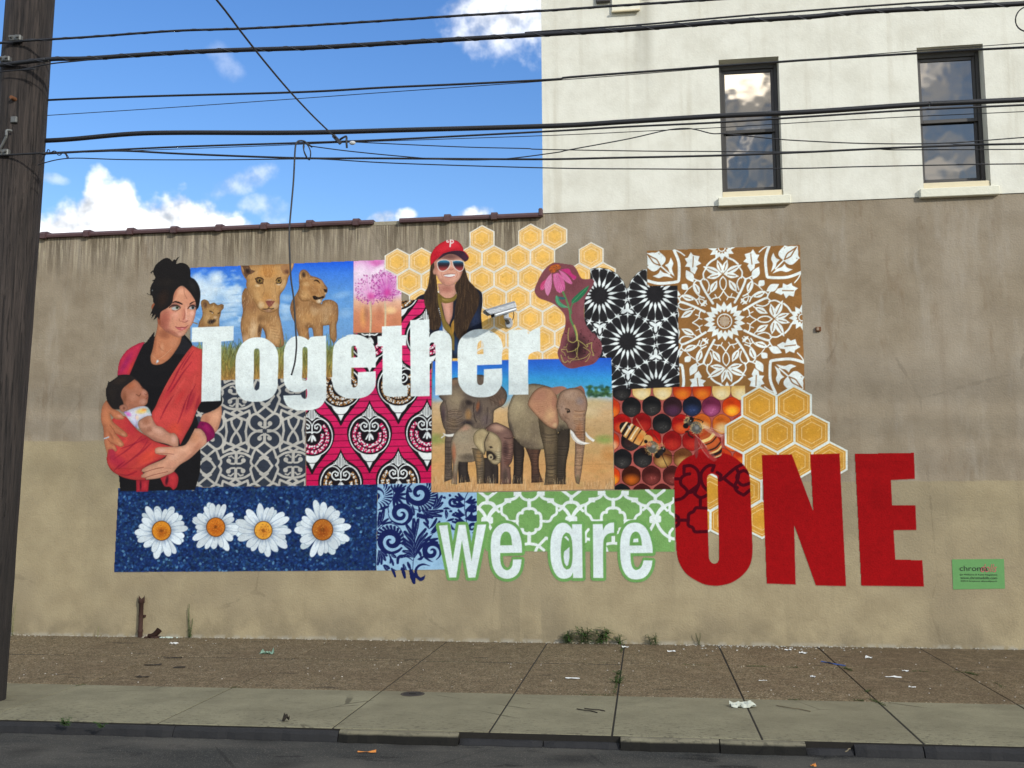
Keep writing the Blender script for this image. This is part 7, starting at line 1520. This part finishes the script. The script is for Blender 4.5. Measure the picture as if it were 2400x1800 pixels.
# ================================================================ security camera
WP = on_wall(*vJ.p(606, 500), 0); sc = empty('security_camera', WP); tag(sc, 'silver bullet security camera on a bracket, fixed over the honeycomb pattern', 'security camera')
M_al = simple('camera_silver', (186, 192, 198), .35, .06, 10, .25); M_dkp = simple('camera_dark', (40, 36, 34), .4); M_gl = newmat('camera_lens')[0]; M_gl.node_tree.nodes['Principled BSDF'].inputs['Base Color'].default_value = (.01, .01, .012, 1); M_gl.node_tree.nodes['Principled BSDF'].inputs['Roughness'].default_value = .08
bm = bmesh.new(); bmesh.ops.create_cone(bm, cap_ends=True, segments=24, radius1=.062, radius2=.052, depth=.03, matrix=Matrix.Translation((WP.x, -.019, WP.z)) @ Matrix.Rotation(R_(90), 4, 'X') @ Matrix.Diagonal((.8, 1.15, 1, 1))); chld(frombm('wall_plate', bm, M_al), sc)
p1 = Vector((WP.x-.005, -.03, WP.z+.0)); p2 = Vector((WP.x-.02, -.15, WP.z+.035)); p3 = on_wall(*vJ.p(565, 380), -.19)
bm = bmesh.new(); tube(bm, cr([p1, p2*.5+p1*.5+Vector((0, 0, -.008)), p2, p3], 4), .022, 12); chld(frombm('arm', bm, M_dkp, None, True), sc)
bm = bmesh.new(); bx(bm, p3.x-.032, p3.x+.028, p3.y-.028, p3.y+.028, p3.z-.05, p3.z+.03, .01); chld(frombm('bracket', bm, M_al), sc)
hb = on_wall(*vJ.p(690, 240), -.16); hf = on_wall(*vJ.p(315, 352), -.30); ax = (hf-hb); Lh = ax.length; ax.normalize(); sd_ = ax.cross(Vector((0, 0, 1))).normalized(); upv = sd_.cross(ax).normalized()
Mh = Matrix(((ax.x, sd_.x, upv.x, hb.x), (ax.y, sd_.y, upv.y, hb.y), (ax.z, sd_.z, upv.z, hb.z), (0, 0, 0, 1)))
bm = bmesh.new(); bx(bm, 0, Lh*.92, -.052, .052, -.062, .040, .016, Mh, 2); chld(frombm('housing', bm, M_al), sc)
bm = bmesh.new(); prof = [(-.062, -.02), (-.062, .03), (-.042, .054), (.042, .054), (.062, .03), (.062, -.02)]
ra = [bm.verts.new(Mh @ Vector((.0, y, z))) for y, z in prof]; rb = [bm.verts.new(Mh @ Vector((Lh*1.06+.04*(z > .02), y, z))) for y, z in prof]
for k in range(5): bm.faces.new((ra[k], ra[k+1], rb[k+1], rb[k]))
bmesh.ops.solidify(bm, geom=bm.faces[:], thickness=.004); chld(frombm('sun_hood', bm, M_al), sc)
bm = bmesh.new(); bx(bm, Lh*.922, Lh*.95, -.05, .05, -.058, .037, .004, Mh); chld(frombm('front_glass', bm, M_gl), sc)
bm = bmesh.new(); bx(bm, Lh*.02, Lh*.9, -.0565, -.0525, -.030, -.025, 0, Mh); bx(bm, Lh*.02, Lh*.9, .0525, .0565, -.030, -.025, 0, Mh); chld(frombm('seam', bm, M_dkp), sc)
bm = bmesh.new(); tube(bm, cr([Mh @ Vector((.05, 0, -.045)), Mh @ Vector((.03, .02, -.075)), Vector((WP.x+.06, -.05, WP.z+.06)), Vector((WP.x+.045, -.02, WP.z+.03))], 5), .005, 6); chld(frombm('lead', bm, M_cabg, None, True), sc)
# ================================================================ small things on and at the foot of the wall
p = on_wall(1917, 772); jb = empty('junction_box', (p.x, 0, p.z)); tag(jb, 'tiny rusty junction box on the bare wall right of the brown leaf pattern', 'junction box')
bm = bmesh.new(); bx(bm, -.03, .032, -.035, -.001, -.026, .026, .005); frombm('box', bm, M_rust, jb)
bm = bmesh.new(); bx(bm, -.022, .006, -.04, -.0355, -.018, .018, .003); frombm('lid', bm, simple('faded_tan', (150, 128, 104), .8), jb)
pb = on_wall(333, 1494); pt = on_wall(332, 1400)
pp = empty('broken_pipe', (pb.x, -.05, 0)); tag(pp, 'upright rusty broken drainpipe stub against the foot of the wall', 'pipe')
bm = bmesh.new(); hgt = pt.z; n = 14; ring0 = []
prof = [(0, .028), (.06, .028), (.07, .033), (.09, .033), (.10, .027), (hgt*.45, .027), (hgt*.86, .027), (hgt*.865, .037), (hgt*.97, .037)]
rs = [[bm.verts.new((rr*math.cos(2*math.pi*k/n)+.006*z, rr*math.sin(2*math.pi*k/n), z+(random.uniform(-.01, .06) if z > hgt*.95 else 0))) for k in range(n)] for z, rr in prof]
for i in range(len(rs)-1):
    for k in range(n): bm.faces.new((rs[i][k], rs[i][(k+1) % n], rs[i+1][(k+1) % n], rs[i+1][k]))
M_rp = simple('pipe_rust', (60, 38, 29), .85, .4, 25, .1, .5); frombm('pipe', bm, M_rp, pp, True)
bm = bmesh.new(); bx(bm, -.045, .045, .02, .0495, hgt*.5, hgt*.5+.03, .004); frombm('strap', bm, M_rp, pp)
q = on_ground(368, 1494); ep = empty('pipe_fragment', (q.x, -.09, .0)); tag(ep, 'broken piece of rusty pipe elbow lying right of the pipe stub', 'pipe')
bm = bmesh.new(); A = cr([(-.08, .0, .026), (-.04, .0, .028), (.0, .01, .045), (.03, .015, .075), (.05, .02, .10)], 4); tube(bm, A, [.026+.012*i/len(A) for i in range(len(A))], 10, False); bmesh.ops.solidify(bm, geom=bm.faces[:], thickness=.006); frombm('elbow', bm, M_rp, ep, True)
bm = bmesh.new()
for i in range(9):
    t = bmesh.new(); bmesh.ops.create_icosphere(t, subdivisions=1, radius=random.uniform(.012, .03)); t.transform(Matrix.Translation((random.uniform(-.12, .1), random.uniform(-.04, .03), .012)) @ Matrix.Rotation(random.uniform(0, 3), 4, 'Z') @ Matrix.Diagonal((1.2, .9, .6, 1)))
    me = bpy.data.meshes.new('t'); t.to_mesh(me); t.free(); bm.from_mesh(me)
frombm('shard', bm, M_rp, ep)
# plaster crumbs and paint flakes along the wall foot and footway
def crumbs(name, label, mat, n, area, size):
    bm = bmesh.new()
    for i in range(n):
        x, y = area(); s = random.uniform(*size); q = random.uniform(0, 6.28); z = .006
        a = [(x+s*random.uniform(.5, 1.2)*math.cos(q+k*2*math.pi/5), y+s*random.uniform(.4, 1)*math.sin(q+k*2*math.pi/5)) for k in range(5)]
        lo = [bm.verts.new((u, v, z-.004)) for u, v in a]; hi = [bm.verts.new((u, v, z+s*.35)) for u, v in a]
        bm.faces.new(hi)
        for k in range(5): bm.faces.new((lo[k], lo[(k+1) % 5], hi[(k+1) % 5], hi[k]))
    o = frombm(name, bm, mat); tag(o, label, 'debris', kind='stuff'); return o
M_flake = simple('plaster_flake', (180, 178, 168), .85, .1)
gR = [on_ground(1560, 1518), on_ground(2150, 1545)]
crumbs('paint_flakes', 'scatter of white paint flakes along the wall foot', M_flake, 90, lambda: (random.triangular(gR[0].x, gR[1].x, gR[0].x+.8), -.02-abs(random.gauss(0, .16))), (.004, .013))
crumbs('plaster_crumbs', 'fine pale plaster crumbs lying along the foot of the wall', simple('old_plaster', (168, 162, 146), .9, .2), 320, lambda: (random.uniform(-8, 4.3), -.012-abs(random.gauss(0, .03))), (.004, .016))
crumbs('grit', 'fine litter and grit spread over the footway slabs', simple('pale_grit', (176, 170, 158), .9, .3), 130, lambda: (random.uniform(-6.5, 4), random.uniform(-2.9, -.1)), (.003, .009))
q = on_ground(372, 1497); crumbs('paint_spill', 'small pale paint spill beside the rusty pipe', simple('pale_green_spill', (190, 206, 196), .8), 26, lambda: (q.x+.06+random.gauss(0, .07), -.03+random.uniform(-.05, .0)), (.008, .024))
# valve cover in the footway
vc_ = on_ground(967, 1627.5); vc = empty('valve_cover', (vc_.x, vc_.y, 0)); tag(vc, 'small round sunken metal valve cover in the concrete footway', 'valve cover')
bm = bmesh.new(); n = 28; R0, R1 = .105, .085
o1 = [bm.verts.new((R0*math.cos(2*math.pi*k/n), R0*math.sin(2*math.pi*k/n), .006)) for k in range(n)]; o0 = [bm.verts.new((R0*1.03*math.cos(2*math.pi*k/n), R0*1.03*math.sin(2*math.pi*k/n), -.004)) for k in range(n)]; i1 = [bm.verts.new((R1*math.cos(2*math.pi*k/n), R1*math.sin(2*math.pi*k/n), .006)) for k in range(n)]; i0 = [bm.verts.new((R1*math.cos(2*math.pi*k/n), R1*math.sin(2*math.pi*k/n), .0045)) for k in range(n)]
for k in range(n):
    l = (k+1) % n; bm.faces.new((o0[k], o0[l], o1[l], o1[k])); bm.faces.new((o1[k], o1[l], i1[l], i1[k])); bm.faces.new((i1[k], i1[l], i0[l], i0[k]))
frombm('rim', bm, simple('old_iron', (58, 50, 42), .8, .3, 30), vc)
bm = bmesh.new(); bmesh.ops.create_circle(bm, cap_ends=True, segments=28, radius=R1-.001, matrix=Matrix.Translation((0, 0, .0043))); bx(bm, -.03, .03, -.008, .008, .0044, .012, .002); frombm('lid', bm, simple('dark_iron', (34, 30, 26), .85, .3, 30), vc)
# ---- litter
def paper(name, label, px, py, w, d, rot, mat, crump=.01, n=5, cat='litter', z=.004, parts=None):
    p = on_ground(px, py); bm = bmesh.new(); V = []
    for j in range(n+1):
        for i in range(n+1):
            u, v = i/n-.5, j/n-.5
            V.append(bm.verts.new((u*w+random.uniform(-1, 1)*crump*.3, v*d+random.uniform(-1, 1)*crump*.3, z+abs(random.gauss(0, crump)))))
    for j in range(n):
        for i in range(n): bm.faces.new((V[j*(n+1)+i], V[j*(n+1)+i+1], V[(j+1)*(n+1)+i+1], V[(j+1)*(n+1)+i]))
    o = frombm(name, bm, mat); o.location = (p.x, p.y, 0); o.rotation_euler = (0, 0, R_(rot)); tag(o, label, cat); return o
M_pap = simple('white_paper', (214, 216, 212), .8, .05); M_nap = simple('napkin', (188, 192, 178), .9, .1); M_blue = simple('blue_plastic', (52, 88, 150), .5, .2); M_grn = simple('green_wrapper', (120, 150, 130), .5, .5, 40); M_brn = simple('dry_leaf', (40, 34, 26), .9); M_org = simple('orange_leaf', (190, 120, 50), .8)
paper('paper_scrap', 'flat white paper rectangle lying on the brown slabs mid-picture', 1342, 1591, .135, .05, 3, M_pap, .003)
paper('paper_scrap', 'white paper strip on the brown slabs below the green sign', 2094, 1588, .145, .055, -3, M_pap, .004)
paper('napkin', 'crumpled pale napkin lying on a concrete slab joint', 1741, 1658, .2, .08, 4, M_nap, .022, 8)
paper('plastic_strip', 'long blue plastic strip lying aslant on the brown slabs', 1953, 1557, .30, .032, -52, M_blue, .005)
paper('wrapper', 'crushed white and green wrapper on the brown slabs at left', 626, 1533, .15, .06, -2, M_grn, .018, 7)
paper('paper_scrap', 'small white paper scrap right in front of the rusty pipe', 407, 1510, .09, .05, 0, M_pap, .014)
paper('paper_scrap', 'white paper scrap by the weed-filled slab joint', 1466, 1518, .07, .06, -10, M_pap, .008)
paper('paper_scrap', 'narrow white scrap near the wall left of the red N', 1574, 1528, .085, .04, -6, M_pap, .006)
paper('paper_scrap', 'small white scrap near the wall beneath the red E', 2036, 1544, .07, .035, 4, M_pap, .012)
paper('paper_scrap', 'small folded white scrap below the blue strip', 1905, 1588, .03, .06, 20, M_pap, .008)
paper('paper_scrap', 'thin white strip on the brown slabs below the red N', 1788, 1596, .075, .012, 2, M_pap, .002)
paper('paper_scrap', 'white scrap among the paint flakes close to the wall', 1847, 1525, .07, .04, -12, M_pap, .008)
paper('paper_scrap', 'pointed white scrap just right of the paint flakes', 1882, 1532, .08, .05, -25, M_pap, .008)
paper('paper_scrap', 'thin white sliver right of the white paper strip', 2138, 1612, .06, .014, -3, M_pap, .003)
paper('paper_scrap', 'small white scrap right of the blue strip by the joint', 2122, 1574, .06, .025, -15, M_pap, .006)
paper('leaf', 'dark curled leaf standing on the concrete slab at left', 671, 1693, .05, .04, 30, M_brn, .03, 4, 'leaf')
paper('leaf', 'flat dark leaf on the brown slabs, left one of a close pair', 358, 1560, .17, .035, 14, M_brn, .006, 4, 'leaf'); paper('leaf', 'flat dark leaf on the brown slabs, right one of a close pair', 420, 1566, .12, .035, 4, M_brn, .006, 4, 'leaf'); paper('leaf', 'flat dark leaf lowest on the brown slabs at left', 333, 1588, .13, .03, 3, M_brn, .006, 4, 'leaf'); paper('leaf', 'long dark leaf nearest the wall below the rusty pipe', 405, 1543, .2, .03, 6, M_brn, .006, 4, 'leaf')
o = paper('leaf', 'small orange leaf in the gutter below the red N', 1906, 1768, .03, .025, 20, M_org, .01, 4, 'leaf', Z_ROAD+.006)
o = paper('leaf', 'long orange leaf in the gutter left of the broken kerb', 860, 1736, .13, .02, 3, M_org, .006, 4, 'leaf', Z_ROAD+.006)
for (x0, y0, x1, y1), lb in (((1352, 1663, 1400, 1672), 'dark twig on the concrete slab, longer of two'), ((1370, 1662, 1418, 1668), 'dark twig on the concrete slab, straighter of two'), ((1820, 1655, 1900, 1669), 'long pale twig on the concrete slab below the red N'), ((1981, 1764, 1993, 1757), 'short pale twig in the gutter')):
    a, c_ = on_ground(x0, y0), on_ground(x1, y1); bm = bmesh.new(); tube(bm, cr([a+Vector((0, 0, .006)), a.lerp(c_, .4)+Vector((0, -.015, .01)), a.lerp(c_, .7)+Vector((0, .01, .008)), c_+Vector((0, 0, .006))], 4), [.004]*13, 6); tag(frombm('twig', bm, M_brn if 'dark' in lb else simple('pale_twig', (110, 100, 78), .9)), lb, 'twig')
# ---- weeds
def leafmat(name, c):
    mt = simple(name, c, .6, .35, 30); mt.node_tree.nodes['Principled BSDF'].inputs['Specular IOR Level'].default_value = .3; return mt
M_lf = leafmat('weed_green', (56, 82, 36)); M_lf2 = leafmat('dry_weed', (124, 124, 82)); M_moss = leafmat('moss', (62, 74, 36))
def blade(bm, p, q, w, n=4, droop=0):
    p, q = Vector(p), Vector(q); d = q-p; s = d.cross(Vector((0, 0, 1)));
    s = (s.normalized() if s.length > 1e-4 else Vector((1, 0, 0)))*w
    prev = None
    for i in range(n+1):
        t = i/n; c_ = p+d*t+Vector((0, 0, -droop*t*t)); ww = (math.sin(math.pi*(.15+.85*t)))*(1-.1*t)
        a, b2 = bm.verts.new(c_-s*ww), bm.verts.new(c_+s*ww)
        if prev: bm.faces.new((prev[0], prev[1], b2, a))
        prev = (a, b2)
def weed(px, py, h, label, kindw='clump', width=.1, nst=6, mat=None):
    g_ = on_ground(px, py); root = empty('weed', (g_.x, min(g_.y, -.015), 0)); tag(root, label, 'weed')
    sm, lf = bmesh.new(), bmesh.new()
    for i in range(nst):
        a = random.uniform(0, 6.28); sp = width*random.uniform(.2, 1); hh = h*random.uniform(.5, 1.05)
        tip = Vector((math.cos(a)*sp, -abs(math.sin(a))*sp*.6-.01, hh)); b0 = Vector((random.uniform(-.3, .3)*width, -random.uniform(0, .03), 0))
        tube(sm, cr([b0, b0.lerp(tip, .5)+Vector((random.uniform(-.01, .01), 0, .01)), tip], 4), .0022 if kindw != 'spire' else .003, 5)
        nl = 15 if kindw == 'clump' else 26
        for k in range(nl):
            t = random.uniform(.1, 1) if kindw == 'clump' else k/nl; base = b0.lerp(tip, t); q = random.uniform(0, 6.28); l = h*(.5 if kindw == 'clump' else .10*(1.25-t))*random.uniform(.6, 1.2)
            blade(lf, base, base+Vector((math.cos(q)*l, -abs(math.sin(q))*l*.7, l*random.uniform(.1, .7))), l*(.055 if kindw == 'clump' else .11)+.002, 3, l*.4)
    frombm('stem', sm, mat or M_lf, root); frombm('foliage', lf, mat or M_lf, root)
weed(33, 1490, .42, 'tall thin weed at the wall beside the utility pole', 'spire', .05, 2, M_lf2); weed(230, 1494, .26, 'thin short weed at the wall between pole and rusty pipe', 'spire', .03, 1, M_lf2); weed(447, 1494, .40, 'slim weed at the wall right of the rusty pipe', 'spire', .05, 3, M_lf)
weed(1335, 1506, .16, 'bushy green weed at the wall foot, left end of the weed patch', 'clump', .12, 8); weed(1372, 1506, .22, 'bushy green weed at the wall foot, second of the weed patch', 'clump', .15, 8); weed(1412, 1507, .26, 'tallest bushy green weed in the patch at the wall foot', 'clump', .18, 7); weed(1450, 1509, .12, 'low green weed where the slab joint meets the wall', 'clump', .12, 7); weed(1530, 1510, .14, 'small green weed at the right end of the weed patch', 'clump', .14, 6)
weed(1448, 1600, .07, 'flat green weed growing in the slab joint', 'clump', .09, 9); weed(1449, 1580, .05, 'tiny green weed in the slab joint above the flat one', 'clump', .06, 7); weed(1640, 1512, .26, 'thin dry stalk at the wall below the red O', 'spire', .06, 2, M_moss); weed(158, 1700, .07, 'green weed growing over the kerb at left', 'clump', .1, 8); weed(240, 1704, .05, 'low green weed on the kerb edge at left', 'clump', .1, 6)
bm = bmesh.new()
def tuft(px0, py0, px1, py1, n, h):
    a, c_ = on_ground(px0, py0), on_ground(px1, py1)
    for i in range(n):
        p = a.lerp(c_, random.random())+Vector((random.gauss(0, .006), random.gauss(0, .012), 0)); q = random.uniform(0, 6.28); l = h*random.uniform(.4, 1)
        blade(bm, p, p+Vector((math.cos(q)*l, math.sin(q)*l, l*.6)), .0022, 2)
for a in ((1600, 1558, 1670, 1560, 60, .02), (1752, 1562, 1796, 1564, 110, .03), (1850, 1565, 1872, 1566, 60, .03), (1915, 1567, 1970, 1568, 60, .02), (1977, 1566, 1995, 1573, 130, .035), (2140, 1574, 2176, 1575, 80, .025), (2225, 1576, 2270, 1577, 60, .02), (2262, 1577, 2292, 1584, 120, .035), (2030, 1624, 2040, 1618, 60, .03), (2040, 1640, 2075, 1655, 120, .03), (2000, 1642, 2025, 1643, 70, .025), (1850, 1640, 1880, 1641, 50, .02), (1000, 1551, 1190, 1552, 130, .014), (1350, 1553, 1440, 1553, 60, .015), (1440, 1630, 1450, 1580, 160, .03), (1360, 1628, 1440, 1630, 90, .018), (540, 1613, 560, 1611, 60, .02), (178, 1608, 195, 1606, 50, .02), (1455, 1530, 1462, 1512, 110, .03), (2330, 1600, 2350, 1612, 40, .025), (700, 1551, 860, 1551, 60, .01)): tuft(*a)
tag(frombm('joint_moss', bm, M_moss), 'moss and grass growing in the footway joints', 'moss', kind='stuff')
